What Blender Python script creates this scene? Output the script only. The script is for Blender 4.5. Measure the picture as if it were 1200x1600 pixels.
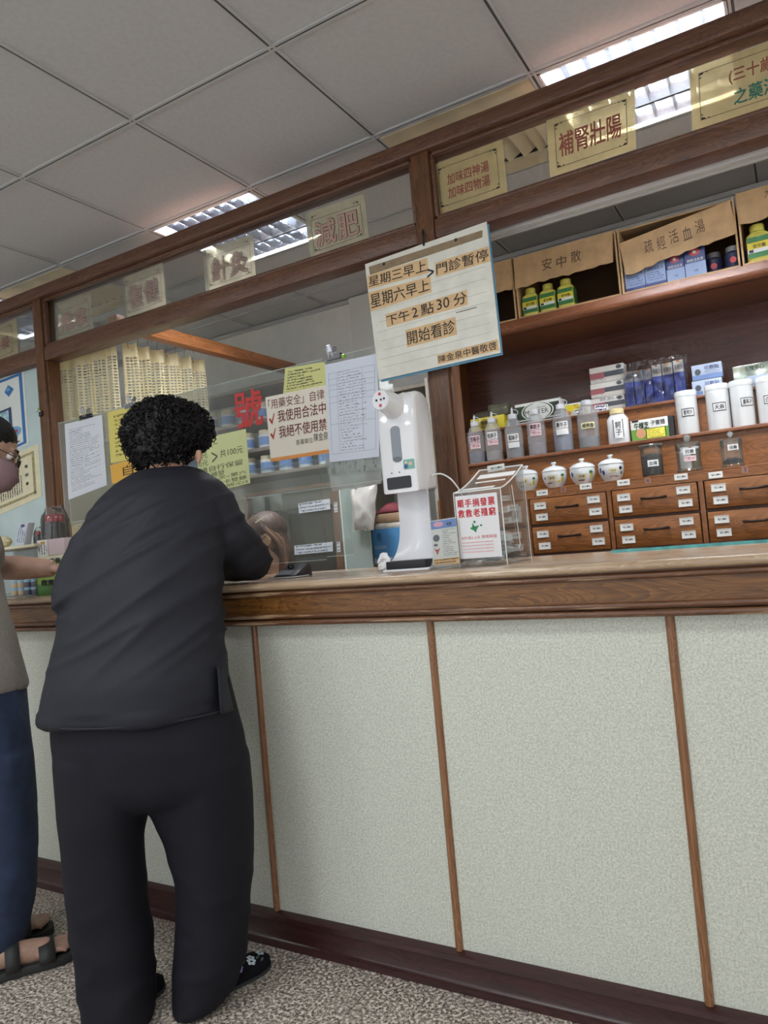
import bpy, bmesh, math, random
import numpy as np
from mathutils import Vector, Matrix, noise as mnoise

for _o in list(bpy.data.objects):
    bpy.data.objects.remove(_o)
SC = bpy.context.scene
COL = SC.collection
random.seed(7)

# ------------------------------------------------------------------ camera
# X runs along the counter, Y goes from the customer to the back wall, Z is up; metres
FPX = 1142.05
PITCH, YAW, ROLL = 0.0388, -0.5175, -0.0885
CAM = Vector((1.4796, -1.7403, 1.1747))
_f = Vector((math.sin(YAW)*math.cos(PITCH), math.cos(YAW)*math.cos(PITCH), math.sin(PITCH)))
_r0 = Vector((math.cos(YAW), -math.sin(YAW), 0))
_u0 = _r0.cross(_f)
CR = math.cos(ROLL)*_r0 + math.sin(ROLL)*_u0
CU = -math.sin(ROLL)*_r0 + math.cos(ROLL)*_u0
CF = _f
cam_data = bpy.data.cameras.new('camera')
cam_data.sensor_fit = 'VERTICAL'
cam_data.sensor_height = 24
cam_data.lens = FPX/1600*24
cam_data.clip_start = 0.02
cam = bpy.data.objects.new('camera', cam_data)
m3 = Matrix((CR, CU, -CF)).transposed()
cam.matrix_world = Matrix.Translation(CAM) @ m3.to_4x4()
COL.objects.link(cam)
SC.camera = cam

# ------------------------------------------------------------------ world: daylight of the street through the open shop front behind the camera
world = bpy.data.worlds.new('street_daylight')
SC.world = world
world.use_nodes = True
bg = world.node_tree.nodes['Background']
bg.inputs[0].default_value = (0.88, 0.94, 1.0, 1)
bg.inputs[1].default_value = 1.25
TUBE_STRENGTH = 140.0
CUSTOMER_LAMP_W = 11.0

SC.view_settings.view_transform = 'Standard'
SC.view_settings.look = 'None'
SC.view_settings.gamma = 1.0
SC.view_settings.use_curve_mapping = False
SC.view_settings.exposure = 0.2
SC.cycles.transparent_max_bounces = 48
SC.cycles.max_bounces = 10
SC.cycles.use_denoising = True

# ------------------------------------------------------------------ helpers
def at(px, py, y=None, z=None, x=None):
    d = CF + CR*((px-600)/FPX) - CU*((py-800)/FPX)
    if y is not None: t = (y-CAM.y)/d.y
    elif z is not None: t = (z-CAM.z)/d.z
    else: t = (x-CAM.x)/d.x
    return CAM + d*t
FH = Vector((math.sin(YAW), math.cos(YAW), 0))
def dep(px, py, dist):
    d = CF + CR*((px-600)/FPX) - CU*((py-800)/FPX)
    return CAM + d*(dist/d.dot(FH))

def lin(c):
    out = []
    for k in c:
        k = k/255.0
        out.append(k/12.92 if k <= 0.04045 else ((k+0.055)/1.055)**2.4)
    return (out[0], out[1], out[2], 1.0)

MATS = {}
def new_mat(name):
    m = bpy.data.materials.new(name); m.use_nodes = True
    nt = m.node_tree
    return m, nt, nt.nodes['Principled BSDF']
def nd(nt, typ, **kw):
    n = nt.nodes.new(typ)
    for k, v in kw.items():
        if k.startswith('i_'): n.inputs[int(k[2:])].default_value = v
        else: setattr(n, k, v)
    return n
def lk(nt, a, b): nt.links.new(a, b)

def plain(name, c, rough=0.6, metal=0.0, spec=0.5, noise=0.0, nscale=40.0, bump=0.0, trans=0.0, coat=0.0):
    if name in MATS: return MATS[name]
    m, nt, b = new_mat(name)
    b.inputs['Base Color'].default_value = lin(c)
    b.inputs['Roughness'].default_value = rough
    b.inputs['Metallic'].default_value = metal
    b.inputs['Specular IOR Level'].default_value = spec
    b.inputs['Transmission Weight'].default_value = trans
    b.inputs['Coat Weight'].default_value = coat
    if noise > 0 or bump > 0:
        tc = nd(nt, 'ShaderNodeTexCoord')
        n = nd(nt, 'ShaderNodeTexNoise'); n.inputs['Scale'].default_value = nscale; n.inputs['Detail'].default_value = 4
        lk(nt, tc.outputs['Object'], n.inputs['Vector'])
        if noise > 0:
            hi = lin([min(255, k*(1+noise)) for k in c]); lo = lin([k*(1-noise) for k in c])
            r = nd(nt, 'ShaderNodeValToRGB')
            r.color_ramp.elements[0].position = .3; r.color_ramp.elements[1].position = .7
            r.color_ramp.elements[0].color = lo; r.color_ramp.elements[1].color = hi
            lk(nt, n.outputs['Fac'], r.inputs['Fac']); lk(nt, r.outputs['Color'], b.inputs['Base Color'])
        if bump > 0:
            bp = nd(nt, 'ShaderNodeBump'); bp.inputs['Strength'].default_value = bump; bp.inputs['Distance'].default_value = .002
            lk(nt, n.outputs['Fac'], bp.inputs['Height']); lk(nt, bp.outputs['Normal'], b.inputs['Normal'])
    MATS[name] = m
    return m

def wood(name, dark, light, axis='x', rough=0.35, scale=1.0, wear=None, coat=0.08):
    if name in MATS: return MATS[name]
    m, nt, b = new_mat(name)
    tc = nd(nt, 'ShaderNodeTexCoord'); mp = nd(nt, 'ShaderNodeMapping')
    s = {'x': (1.2, 9, 9), 'y': (9, 1.2, 9), 'z': (9, 9, 1.2)}[axis]
    mp.inputs['Scale'].default_value = [k*scale for k in s]
    lk(nt, tc.outputs['Object'], mp.inputs['Vector'])
    n1 = nd(nt, 'ShaderNodeTexNoise'); n1.inputs['Scale'].default_value = 1.6; n1.inputs['Detail'].default_value = 3; n1.inputs['Distortion'].default_value = 1.0
    lk(nt, mp.outputs['Vector'], n1.inputs['Vector'])
    # growth rings: bands of the slow noise
    mul = nd(nt, 'ShaderNodeMath', operation='MULTIPLY'); mul.inputs[1].default_value = 24.0
    lk(nt, n1.outputs['Fac'], mul.inputs[0])
    fr = nd(nt, 'ShaderNodeMath', operation='FRACT'); lk(nt, mul.outputs[0], fr.inputs[0])
    n2 = nd(nt, 'ShaderNodeTexNoise'); n2.inputs['Scale'].default_value = 14; n2.inputs['Detail'].default_value = 5
    mp2 = nd(nt, 'ShaderNodeMapping'); s2 = {'x': (.6, 9, 9), 'y': (9, .6, 9), 'z': (9, 9, .6)}[axis]
    mp2.inputs['Scale'].default_value = [k*scale for k in s2]
    lk(nt, tc.outputs['Object'], mp2.inputs['Vector']); lk(nt, mp2.outputs['Vector'], n2.inputs['Vector'])
    mx = nd(nt, 'ShaderNodeMath', operation='MULTIPLY_ADD'); mx.inputs[1].default_value = .28; 
    lk(nt, fr.outputs[0], mx.inputs[0])
    h = nd(nt, 'ShaderNodeMath', operation='MULTIPLY'); h.inputs[1].default_value = .65; lk(nt, n2.outputs['Fac'], h.inputs[0])
    lk(nt, h.outputs[0], mx.inputs[2])
    r = nd(nt, 'ShaderNodeValToRGB')
    r.color_ramp.elements[0].position = .25; r.color_ramp.elements[1].position = .72
    r.color_ramp.elements[0].color = lin(dark); r.color_ramp.elements[1].color = lin(light)
    lk(nt, mx.outputs[0], r.inputs['Fac'])
    col = r.outputs['Color']
    if wear:
        n3 = nd(nt, 'ShaderNodeTexNoise'); n3.inputs['Scale'].default_value = 9; n3.inputs['Detail'].default_value = 6
        lk(nt, mp2.outputs['Vector'], n3.inputs['Vector'])
        r3 = nd(nt, 'ShaderNodeValToRGB'); r3.color_ramp.elements[0].position = .56; r3.color_ramp.elements[1].position = .68
        lk(nt, n3.outputs['Fac'], r3.inputs['Fac'])
        mix = nd(nt, 'ShaderNodeMix', data_type='RGBA'); lk(nt, r3.outputs['Color'], mix.inputs['Factor'])
        lk(nt, col, mix.inputs['A']); mix.inputs['B'].default_value = lin(wear)
        col = mix.outputs['Result']
    lk(nt, col, b.inputs['Base Color'])
    b.inputs['Roughness'].default_value = rough
    b.inputs['Coat Weight'].default_value = coat; b.inputs['Coat Roughness'].default_value = .25
    bp = nd(nt, 'ShaderNodeBump'); bp.inputs['Strength'].default_value = .12; bp.inputs['Distance'].default_value = .001
    lk(nt, mx.outputs[0], bp.inputs['Height']); lk(nt, bp.outputs['Normal'], b.inputs['Normal'])
    MATS[name] = m
    return m

def clear(name, tint=(252, 254, 253), refl=1.0, rough=0.03, opacity=0.0, haze=(235, 240, 238), bump=0.0):
    """thin clear sheet: see-through with mirror reflection by fresnel, optional milky share"""
    if name in MATS: return MATS[name]
    m, nt, b = new_mat(name)
    out = nt.nodes['Material Output']
    tr = nd(nt, 'ShaderNodeBsdfTransparent'); tr.inputs[0].default_value = lin(tint)
    gl = nd(nt, 'ShaderNodeBsdfGlossy'); gl.inputs['Roughness'].default_value = rough
    fr = nd(nt, 'ShaderNodeFresnel'); fr.inputs[0].default_value = 1.45
    fm = nd(nt, 'ShaderNodeMath', operation='MULTIPLY'); fm.inputs[1].default_value = refl*.7; fm.use_clamp = True
    lk(nt, fr.outputs[0], fm.inputs[0])
    if bump:
        tc = nd(nt, 'ShaderNodeTexCoord'); n = nd(nt, 'ShaderNodeTexNoise'); n.inputs['Scale'].default_value = 35
        lk(nt, tc.outputs['Object'], n.inputs['Vector'])
        bp = nd(nt, 'ShaderNodeBump'); bp.inputs['Strength'].default_value = bump; bp.inputs['Distance'].default_value = .02
        lk(nt, n.outputs['Fac'], bp.inputs['Height'])
        lk(nt, bp.outputs['Normal'], gl.inputs['Normal']); lk(nt, bp.outputs['Normal'], fr.inputs['Normal'])
    mx = nd(nt, 'ShaderNodeMixShader'); lk(nt, fm.outputs[0], mx.inputs[0]); 
    base = tr.outputs[0]
    if opacity > 0:
        df = nd(nt, 'ShaderNodeBsdfDiffuse'); df.inputs[0].default_value = lin(haze)
        m2 = nd(nt, 'ShaderNodeMixShader'); m2.inputs[0].default_value = opacity
        lk(nt, tr.outputs[0], m2.inputs[1]); lk(nt, df.outputs[0], m2.inputs[2]); base = m2.outputs[0]
    lk(nt, base, mx.inputs[1]); lk(nt, gl.outputs[0], mx.inputs[2])
    lk(nt, mx.outputs[0], out.inputs['Surface'])
    MATS[name] = m
    return m

def thin_paper(name, c, see=0.2, noise=.08):
    """aged paper thin enough for a lamp behind it to show through"""
    if name in MATS: return MATS[name]
    m, nt, b = new_mat(name)
    out = nt.nodes['Material Output']
    tc = nd(nt, 'ShaderNodeTexCoord'); n = nd(nt, 'ShaderNodeTexNoise'); n.inputs['Scale'].default_value = 22; n.inputs['Detail'].default_value = 4
    lk(nt, tc.outputs['Object'], n.inputs['Vector'])
    r = nd(nt, 'ShaderNodeValToRGB'); r.color_ramp.elements[0].position = .3; r.color_ramp.elements[1].position = .65
    r.color_ramp.elements[0].color = lin([k*(1-noise) for k in c]); r.color_ramp.elements[1].color = lin(c)
    lk(nt, n.outputs['Fac'], r.inputs['Fac'])
    df = nd(nt, 'ShaderNodeBsdfDiffuse'); lk(nt, r.outputs['Color'], df.inputs[0])
    tl = nd(nt, 'ShaderNodeBsdfTranslucent'); lk(nt, r.outputs['Color'], tl.inputs[0])
    tr = nd(nt, 'ShaderNodeBsdfTransparent'); lk(nt, r.outputs['Color'], tr.inputs[0])
    a = nd(nt, 'ShaderNodeMixShader'); a.inputs[0].default_value = .3; lk(nt, df.outputs[0], a.inputs[1]); lk(nt, tl.outputs[0], a.inputs[2])
    c2 = nd(nt, 'ShaderNodeMixShader'); c2.inputs[0].default_value = see; lk(nt, a.outputs[0], c2.inputs[1]); lk(nt, tr.outputs[0], c2.inputs[2])
    lk(nt, c2.outputs[0], out.inputs['Surface'])
    MATS[name] = m
    return m

def glow(name, c, strength):
    if name in MATS: return MATS[name]
    m, nt, b = new_mat(name)
    b.inputs['Base Color'].default_value = lin(c)
    b.inputs['Emission Color'].default_value = lin(c)
    b.inputs['Emission Strength'].default_value = strength
    MATS[name] = m
    return m

def doc(name, paper, ink=(70, 70, 75), rows=30, cols=45, mu=.1, mv=.07, dens=.5, vert=False, rough=.6, hmin=.3, hmax=.82):
    """flat small print: rows of marks too small to read, with page margins (UV)"""
    if name in MATS: return MATS[name]
    m, nt, b = new_mat(name)
    uv = nd(nt, 'ShaderNodeUVMap'); sp = nd(nt, 'ShaderNodeSeparateXYZ'); lk(nt, uv.outputs[0], sp.inputs[0])
    U, V = (sp.outputs[0], sp.outputs[1]) if not vert else (sp.outputs[1], sp.outputs[0])
    def mth(op, a, bb=None, c=None):
        n = nd(nt, 'ShaderNodeMath', operation=op)
        for i, q in enumerate((a, bb, c)):
            if q is None: continue
            if isinstance(q, (int, float)): n.inputs[i].default_value = q
            else: lk(nt, q, n.inputs[i])
        return n.outputs[0]
    vr = mth('MULTIPLY', V, rows); fr = mth('FRACT', vr); fl = mth('FLOOR', vr)
    inrow = mth('MULTIPLY', mth('GREATER_THAN', fr, hmin), mth('LESS_THAN', fr, hmax))
    cb = nd(nt, 'ShaderNodeCombineXYZ'); lk(nt, mth('MULTIPLY', U, cols), cb.inputs[0]); lk(nt, mth('MULTIPLY', fl, 7.31), cb.inputs[1]); lk(nt, mth('MULTIPLY', fr, 3.2), cb.inputs[2])
    n = nd(nt, 'ShaderNodeTexNoise'); n.inputs['Scale'].default_value = 1.0; n.inputs['Detail'].default_value = 1; lk(nt, cb.outputs[0], n.inputs['Vector'])
    mark = mth('GREATER_THAN', n.outputs['Fac'], dens)
    cb2 = nd(nt, 'ShaderNodeCombineXYZ'); lk(nt, mth('MULTIPLY', fl, 3.7), cb2.inputs[0]); 
    n2 = nd(nt, 'ShaderNodeTexWhiteNoise'); lk(nt, cb2.outputs[0], n2.inputs['Vector'])
    rowend = mth('LESS_THAN', U, mth('ADD', mth('MULTIPLY', n2.outputs['Value'], .7), .45))
    marg = mth('MULTIPLY', mth('MULTIPLY', mth('GREATER_THAN', U, mu), mth('LESS_THAN', U, 1-mu)), mth('MULTIPLY', mth('GREATER_THAN', V, mv), mth('LESS_THAN', V, 1-mv)))
    f = mth('MULTIPLY', mth('MULTIPLY', inrow, mark), mth('MULTIPLY', marg, rowend))
    mix = nd(nt, 'ShaderNodeMix', data_type='RGBA'); lk(nt, f, mix.inputs['Factor'])
    mix.inputs['A'].default_value = lin(paper); mix.inputs['B'].default_value = lin(ink)
    lk(nt, mix.outputs['Result'], b.inputs['Base Color'])
    b.inputs['Roughness'].default_value = rough
    MATS[name] = m
    return m

def granite(name):
    m, nt, b = new_mat(name)
    tc = nd(nt, 'ShaderNodeTexCoord')
    geo = nd(nt, 'ShaderNodeNewGeometry')
    n1 = nd(nt, 'ShaderNodeTexNoise'); n1.inputs['Scale'].default_value = 105; n1.inputs['Detail'].default_value = 3
    lk(nt, geo.outputs['Position'], n1.inputs['Vector'])
    r1 = nd(nt, 'ShaderNodeValToRGB'); e = r1.color_ramp.elements
    e[0].position = .36; e[0].color = lin((112, 100, 92)); e[1].position = .62; e[1].color = lin((232, 222, 210))
    x = e.new(.5); x.color = lin((172, 160, 148))
    lk(nt, n1.outputs['Fac'], r1.inputs['Fac'])
    v = nd(nt, 'ShaderNodeTexNoise'); v.inputs['Scale'].default_value = 150; v.inputs['Detail'].default_value = 1
    lk(nt, geo.outputs['Position'], v.inputs['Vector'])
    r2 = nd(nt, 'ShaderNodeValToRGB'); r2.color_ramp.elements[0].position = .60; r2.color_ramp.elements[1].position = .64
    lk(nt, v.outputs['Fac'], r2.inputs['Fac'])
    mix = nd(nt, 'ShaderNodeMix', data_type='RGBA'); lk(nt, r2.outputs['Color'], mix.inputs['Factor'])
    lk(nt, r1.outputs['Color'], mix.inputs['A']); mix.inputs['B'].default_value = lin((48, 44, 44))
    lk(nt, mix.outputs['Result'], b.inputs['Base Color'])
    b.inputs['Roughness'].default_value = .32
    MATS[name] = m
    return m

# ---- mesh collector: one build() is one Blender object
class MB:
    def __init__(s): s.v = []; s.f = []; s.uv = {}
    def add(s, vs, fs, uvs=None):
        o = len(s.v); s.v += [Vector(p) for p in vs]
        for k, f in enumerate(fs):
            if uvs and uvs[k]: s.uv[len(s.f)] = uvs[k]
            s.f.append([i+o for i in f])
        return s
    def box(s, x0, x1, y0, y1, z0, z1):
        vs = [(x0,y0,z0),(x1,y0,z0),(x1,y1,z0),(x0,y1,z0),(x0,y0,z1),(x1,y0,z1),(x1,y1,z1),(x0,y1,z1)]
        return s.add(vs, [(0,3,2,1),(4,5,6,7),(0,1,5,4),(1,2,6,5),(2,3,7,6),(3,0,4,7)])
    def obox(s, c, ax, ay, az):
        """box with half-axis vectors"""
        c = Vector(c); vs = []
        for k in (-1, 1):
            for i, j in ((-1,-1),(1,-1),(1,1),(-1,1)): vs.append(c+ax*i+ay*j+az*k)
        return s.add(vs, [(0,3,2,1),(4,5,6,7),(0,1,5,4),(1,2,6,5),(2,3,7,6),(3,0,4,7)])
    def slab(s, quad, t, back):
        """sheet from corners tl,tr,br,bl (front) with thickness t along vector back; front carries UV"""
        q = [Vector(p) for p in quad]; b = [p+back*t for p in q]
        return s.add(q+b, [(3,2,1,0),(4,5,6,7),(0,1,5,4),(1,2,6,5),(2,3,7,6),(3,0,4,7)],
                     [[(0,0),(1,0),(1,1),(0,1)], None, None, None, None, None])
    def lathe(s, c, prof, seg=20, ax=None, rx=1.0, ry=1.0):
        c = Vector(c); vs = []; fs = []; n = len(prof)
        A = ax.to_track_quat('Z', 'Y').to_matrix() if ax is not None else Matrix.Identity(3)
        for r, z in prof:
            for k in range(seg):
                a = 2*math.pi*k/seg
                vs.append(c + A @ Vector((r*math.cos(a)*rx, r*math.sin(a)*ry, z)))
        for i in range(n-1):
            for k in range(seg):
                k2 = (k+1) % seg
                fs.append((i*seg+k, i*seg+k2, (i+1)*seg+k2, (i+1)*seg+k))
        if prof[0][0] > 1e-6: fs.append(tuple(reversed(range(seg))))
        if prof[-1][0] > 1e-6: fs.append(tuple(range((n-1)*seg, n*seg)))
        return s.add(vs, fs)
    def tube(s, path, rad, seg=8, cap=True, flat=1.0):
        P = [Vector(p) for p in path]; n = len(P)
        R = rad if isinstance(rad, (list, tuple)) else [rad]*n
        vs = []; fs = []; nrm = None
        for i in range(n):
            t = (P[min(i+1, n-1)]-P[max(i-1, 0)])
            if t.length < 1e-9: t = Vector((0, 0, 1))
            t.normalize()
            if nrm is None:
                h = Vector((0, 0, 1)) if abs(t.z) < .9 else Vector((1, 0, 0))
                nrm = (h - t*h.dot(t)).normalized()
            else:
                nrm = nrm - t*nrm.dot(t)
                nrm = nrm.normalized() if nrm.length > 1e-6 else t.orthogonal().normalized()
            bi = t.cross(nrm)
            for k in range(seg):
                a = 2*math.pi*k/seg
                vs.append(P[i] + (nrm*math.cos(a)*flat + bi*math.sin(a))*R[i])
        for i in range(n-1):
            for k in range(seg):
                k2 = (k+1) % seg
                fs.append((i*seg+k, i*seg+k2, (i+1)*seg+k2, (i+1)*seg+k))
        if cap: fs.append(tuple(reversed(range(seg)))); fs.append(tuple(range((n-1)*seg, n*seg)))
        return s.add(vs, fs)
    def loft(s, rings, seg=24, pw=2.0):
        """rings: (centre, half axis u, half axis v)"""
        vs = []; fs = []; n = len(rings)
        for c, u, v in rings:
            for k in range(seg):
                a = 2*math.pi*k/seg; ca, sa = math.cos(a), math.sin(a)
                ca = math.copysign(abs(ca)**(2/pw), ca); sa = math.copysign(abs(sa)**(2/pw), sa)
                vs.append(Vector(c)+Vector(u)*ca+Vector(v)*sa)
        for i in range(n-1):
            for k in range(seg):
                k2 = (k+1) % seg
                fs.append((i*seg+k, i*seg+k2, (i+1)*seg+k2, (i+1)*seg+k))
        fs.append(tuple(reversed(range(seg)))); fs.append(tuple(range((n-1)*seg, n*seg)))
        return s.add(vs, fs)
    def ball(s, c, rx, ry=None, rz=None, seg=14, rot=None):
        ry = ry or rx; rz = rz or rx; c = Vector(c); vs = []; fs = []; n = seg//2
        R = rot if rot is not None else Matrix.Identity(3)
        for i in range(1, n):
            th = math.pi*i/n
            for k in range(seg):
                a = 2*math.pi*k/seg
                vs.append(c+R@Vector((rx*math.sin(th)*math.cos(a), ry*math.sin(th)*math.sin(a), -rz*math.cos(th))))
        b0 = len(vs); vs.append(c+R@Vector((0,0,-rz))); vs.append(c+R@Vector((0,0,rz)))
        for i in range(n-2):
            for k in range(seg):
                k2 = (k+1) % seg
                fs.append((i*seg+k, i*seg+k2, (i+1)*seg+k2, (i+1)*seg+k))
        for k in range(seg):
            k2 = (k+1) % seg
            fs.append((b0, k2, k)); fs.append((b0+1, (n-2)*seg+k, (n-2)*seg+k2))
        return s.add(vs, fs)
    def mesh(s, name, org, bevel=0, seg=2, smooth=False, ang=35):
        me = bpy.data.meshes.new(name)
        me.from_pydata([tuple(p-org) for p in s.v], [], s.f)
        if s.uv:
            ul = me.uv_layers.new(name='UVMap')
            for fi, uvs in s.uv.items():
                for li, q in zip(me.polygons[fi].loop_indices, uvs): ul.data[li].uv = q
        bm = bmesh.new(); bm.from_mesh(me)
        bmesh.ops.recalc_face_normals(bm, faces=bm.faces)
        if bevel > 0:
            es = [e for e in bm.edges if len(e.link_faces) == 2 and e.calc_face_angle(0) > .5]
            bmesh.ops.bevel(bm, geom=es, offset=bevel, segments=seg, affect='EDGES', profile=.5, clamp_overlap=True)
        bm.to_mesh(me); bm.free()
        if smooth or bevel > 0:
            me.polygons.foreach_set('use_smooth', [True]*len(me.polygons))
            me.set_sharp_from_angle(angle=math.radians(ang))
        return me
    def build(s, name, mat, parent=None, bevel=0, seg=2, smooth=False, ang=35, org=None):
        if org is None:
            xs = [p.x for p in s.v]; ys = [p.y for p in s.v]; zs = [p.z for p in s.v]
            org = Vector(((min(xs)+max(xs))/2, (min(ys)+max(ys))/2, min(zs)))
        org = Vector(org)
        me = s.mesh(name, org, bevel, seg, smooth, ang)
        return link(name, me, mat, parent, org)

WLOC = {}
def link(name, me, mat, parent, org):
    o = bpy.data.objects.new(name, me)
    if mat is not None and not me.materials: me.materials.append(mat)
    COL.objects.link(o)
    WLOC[o.name] = Vector(org)
    if parent is not None:
        o.parent = parent; o.location = Vector(org) - WLOC[parent.name]
    else: o.location = org
    return o
def thing(name, label, cat, loc, group=None, kind=None):
    o = bpy.data.objects.new(name, None); COL.objects.link(o)
    o.empty_display_size = .05
    o.location = loc; WLOC[o.name] = Vector(loc)
    return tag(o, label, cat, group, kind)
def tag(o, label=None, cat=None, group=None, kind=None):
    if label: o['label'] = label
    if cat: o['category'] = cat
    if group: o['group'] = group
    if kind: o['kind'] = kind
    return o
def share(src, loc, parent):
    """another piece with the same mesh data"""
    o = src.copy(); COL.objects.link(o); WLOC[o.name] = Vector(loc)
    o.parent = parent
    o.location = Vector(loc) - (WLOC[parent.name] if parent else Vector((0,0,0)))
    return o

# ---- lettering
_GL = {}
def glyphs(s, bold=0.0):
    k = (s, bold)
    if k in _GL: return _GL[k]
    c = bpy.data.curves.new('lettering', 'FONT'); c.body = s; c.resolution_u = 2
    o = bpy.data.objects.new('lettering', c); COL.objects.link(o)
    bpy.context.view_layer.update()
    me = bpy.data.meshes.new_from_object(o.evaluated_get(bpy.context.evaluated_depsgraph_get()))
    V = np.array([v.co[:2] for v in me.vertices]).reshape(-1, 2); F = [list(p.vertices) for p in me.polygons]
    bpy.data.objects.remove(o); bpy.data.curves.remove(c); bpy.data.meshes.remove(me)
    if len(V):
        V = V - V.min(0); V = V/np.maximum(V.max(0), 1e-6)
    if bold > 0 and len(V):
        # heavier strokes: shifted copies of the same outline
        n = len(V); A = V*(1-bold*1.2)+bold*.6; asp = max(len(s), 1); VV = []; FF = []
        for q, (dx, dy) in enumerate(((-1, -1), (1, -1), (1, 1), (-1, 1), (0, 0))):
            VV.append(A+np.array([dx*bold*.5/asp, dy*bold*.5])); FF += [[i+q*n for i in f] for f in F]
        V = np.concatenate(VV); F = FF
    _GL[k] = (V, F)
    return _GL[k]
def quadmap(q, off):
    """(u right, v down) in 0..1 on corners tl,tr,br,bl, lifted by off towards the reader"""
    q = [Vector(p) for p in q]
    n = (q[1]-q[0]).cross(q[3]-q[0]).normalized()
    if n.dot(CAM-q[0]) < 0: n = -n
    def f(u, v, e=0.0):
        return (q[0]*(1-u)+q[1]*u)*(1-v) + (q[3]*(1-u)+q[2]*u)*v + n*(off+e)
    return f
def cylmap(c, r, z0, z1, a0, a1):
    def f(u, v, e=0.0):
        a = a0+(a1-a0)*u
        return Vector((c[0]+(r+e)*math.cos(a), c[1]+(r+e)*math.sin(a), z1+(z0-z1)*v))
    return f
def letter(parent, s, fm, mat, rect=(0, 0, 1, 1), bold=0.0, name='lettering'):
    V, F = glyphs(s, bold)
    if not len(V): return None
    u0, v0, u1, v1 = rect
    k = len(V)//5 if bold > 0 else len(V)+1      # copies of a heavy letter lie a hair above one another
    b = MB(); b.add([fm(u0+(u1-u0)*x, v1+(v0-v1)*y, .00012*(i//k)) for i, (x, y) in enumerate(V)], F)
    xs = b.v[0]
    me = bpy.data.meshes.new(name); me.from_pydata([tuple(p-xs) for p in b.v], [], b.f)
    return link(name, me, mat, parent, xs)
def patch(parent, fm, mat, rect=(0, 0, 1, 1), name='print', nu=1, nv=1, t=0.0):
    """flat printed area laid on a mapped surface"""
    u0, v0, u1, v1 = rect; vs = []; fs = []; uvs = []
    for j in range(nv+1):
        for i in range(nu+1): vs.append(fm(u0+(u1-u0)*i/nu, v0+(v1-v0)*j/nv))
    for j in range(nv):
        for i in range(nu):
            a = j*(nu+1)+i
            fs.append((a+nu+1, a+nu+2, a+1, a))
            uvs.append([(i/nu, 1-(j+1)/nv), ((i+1)/nu, 1-(j+1)/nv), ((i+1)/nu, 1-j/nv), (i/nu, 1-j/nv)])
    me = bpy.data.meshes.new(name); o0 = vs[0]
    me.from_pydata([tuple(p-o0) for p in vs], [], fs)
    ul = me.uv_layers.new(name='UVMap')
    for p, q in zip(me.polygons, uvs):
        for li, c in zip(p.loop_indices, q): ul.data[li].uv = c
    return link(name, me, mat, parent, o0)
def shape(parent, fm, pts, mat, name='print'):
    """flat printed polygon, pts in (u,v)"""
    vs = [fm(u, v) for u, v in pts]; me = bpy.data.meshes.new(name); o0 = vs[0]
    me.from_pydata([tuple(p-o0) for p in vs], [], [list(range(len(vs)))])
    return link(name, me, mat, parent, o0)
def ellipse(cu, cv, ru, rv, n=18, a0=0): return [(cu+ru*math.cos(2*math.pi*k/n+a0), cv+rv*math.sin(2*math.pi*k/n+a0)) for k in range(n)]
def outline(parent, fm, rect, w, h, mat, name='printed_border'):
    """a printed rectangular line of width w (u) and h (v)"""
    u0, v0, u1, v1 = rect
    P = [(u0,v0),(u1,v0),(u1,v1),(u0,v1)]; I = [(u0+w,v0+h),(u1-w,v0+h),(u1-w,v1-h),(u0+w,v1-h)]
    vs = [fm(*p) for p in P+I]; o0 = vs[0]
    me = bpy.data.meshes.new(name)
    me.from_pydata([tuple(p-o0) for p in vs], [], [(0,1,5,4),(1,2,6,5),(2,3,7,6),(3,0,4,7)])
    return link(name, me, mat, parent, o0)
BACK = Vector((0, 1, 0))
def sheet(name, label, cat, px, y, mat, t=.001, group=None, parent=None, bevel=0):
    """a paper or board standing in the plane at depth y; px = its four corners tl,tr,br,bl"""
    q = [at(a, b, y=y) for a, b in px]
    m = MB()
    if t: m.slab(q, t, BACK)
    else: m.add(q, [(3, 2, 1, 0)], [[(0, 0), (1, 0), (1, 1), (0, 1)]])      # a single leaf of paper
    o = m.build(name, mat, parent, bevel=bevel)
    if label: tag(o, label, cat, group)
    return o, q
def crop(ox, oy, s):
    return lambda *p: [(ox+a/s, oy+b/s) for a, b in p]
# ------------------------------------------------------------------ materials of the place
TOP = 1.08          # counter top
PY = 0.42           # customer face of the partition
ZC = 2.572          # ceiling
BW = 1.84           # back wall
W_RAIL = wood('red_brown_wood_long', (74, 47, 35), (124, 85, 62), 'x', .42)
W_POST = wood('red_brown_wood_upright', (78, 50, 32), (124, 84, 54), 'z', .42)
W_APRON = wood('oak_brown_wood', (84, 52, 20), (142, 94, 44), 'x', .4, .9, wear=None)
W_EDGE = wood('worn_edge_wood', (84, 54, 36), (128, 86, 58), 'x', .3, 1.0, wear=(190, 160, 128), coat=.15)
W_TOP = wood('pale_counter_wood', (164, 136, 108), (198, 172, 142), 'x', .22, 1.0, wear=(215, 195, 170), coat=.4)
W_CAB = wood('cabinet_wood', (98, 56, 22), (150, 94, 44), 'x', .4, .8)
W_CABZ = wood('cabinet_wood_upright', (98, 56, 26), (144, 90, 46), 'z', .4, .8)
W_DARK = wood('dark_red_panel_wood', (82, 44, 34), (108, 64, 50), 'x', .22, .6, coat=.3)
W_SHELF = wood('shelf_red_wood', (96, 54, 30), (138, 84, 50), 'x', .42, .7)
W_BASE = wood('dark_plinth_wood', (46, 24, 24), (70, 38, 36), 'x', .3, .7, coat=.1)
W_BEAM = wood('orange_beam_wood', (150, 88, 48), (206, 138, 84), 'y', .35, .8)
W_STRIP = wood('bead_strip_wood', (110, 72, 46), (166, 118, 82), 'z', .35)
GRAN = granite('speckled_granite')
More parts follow.
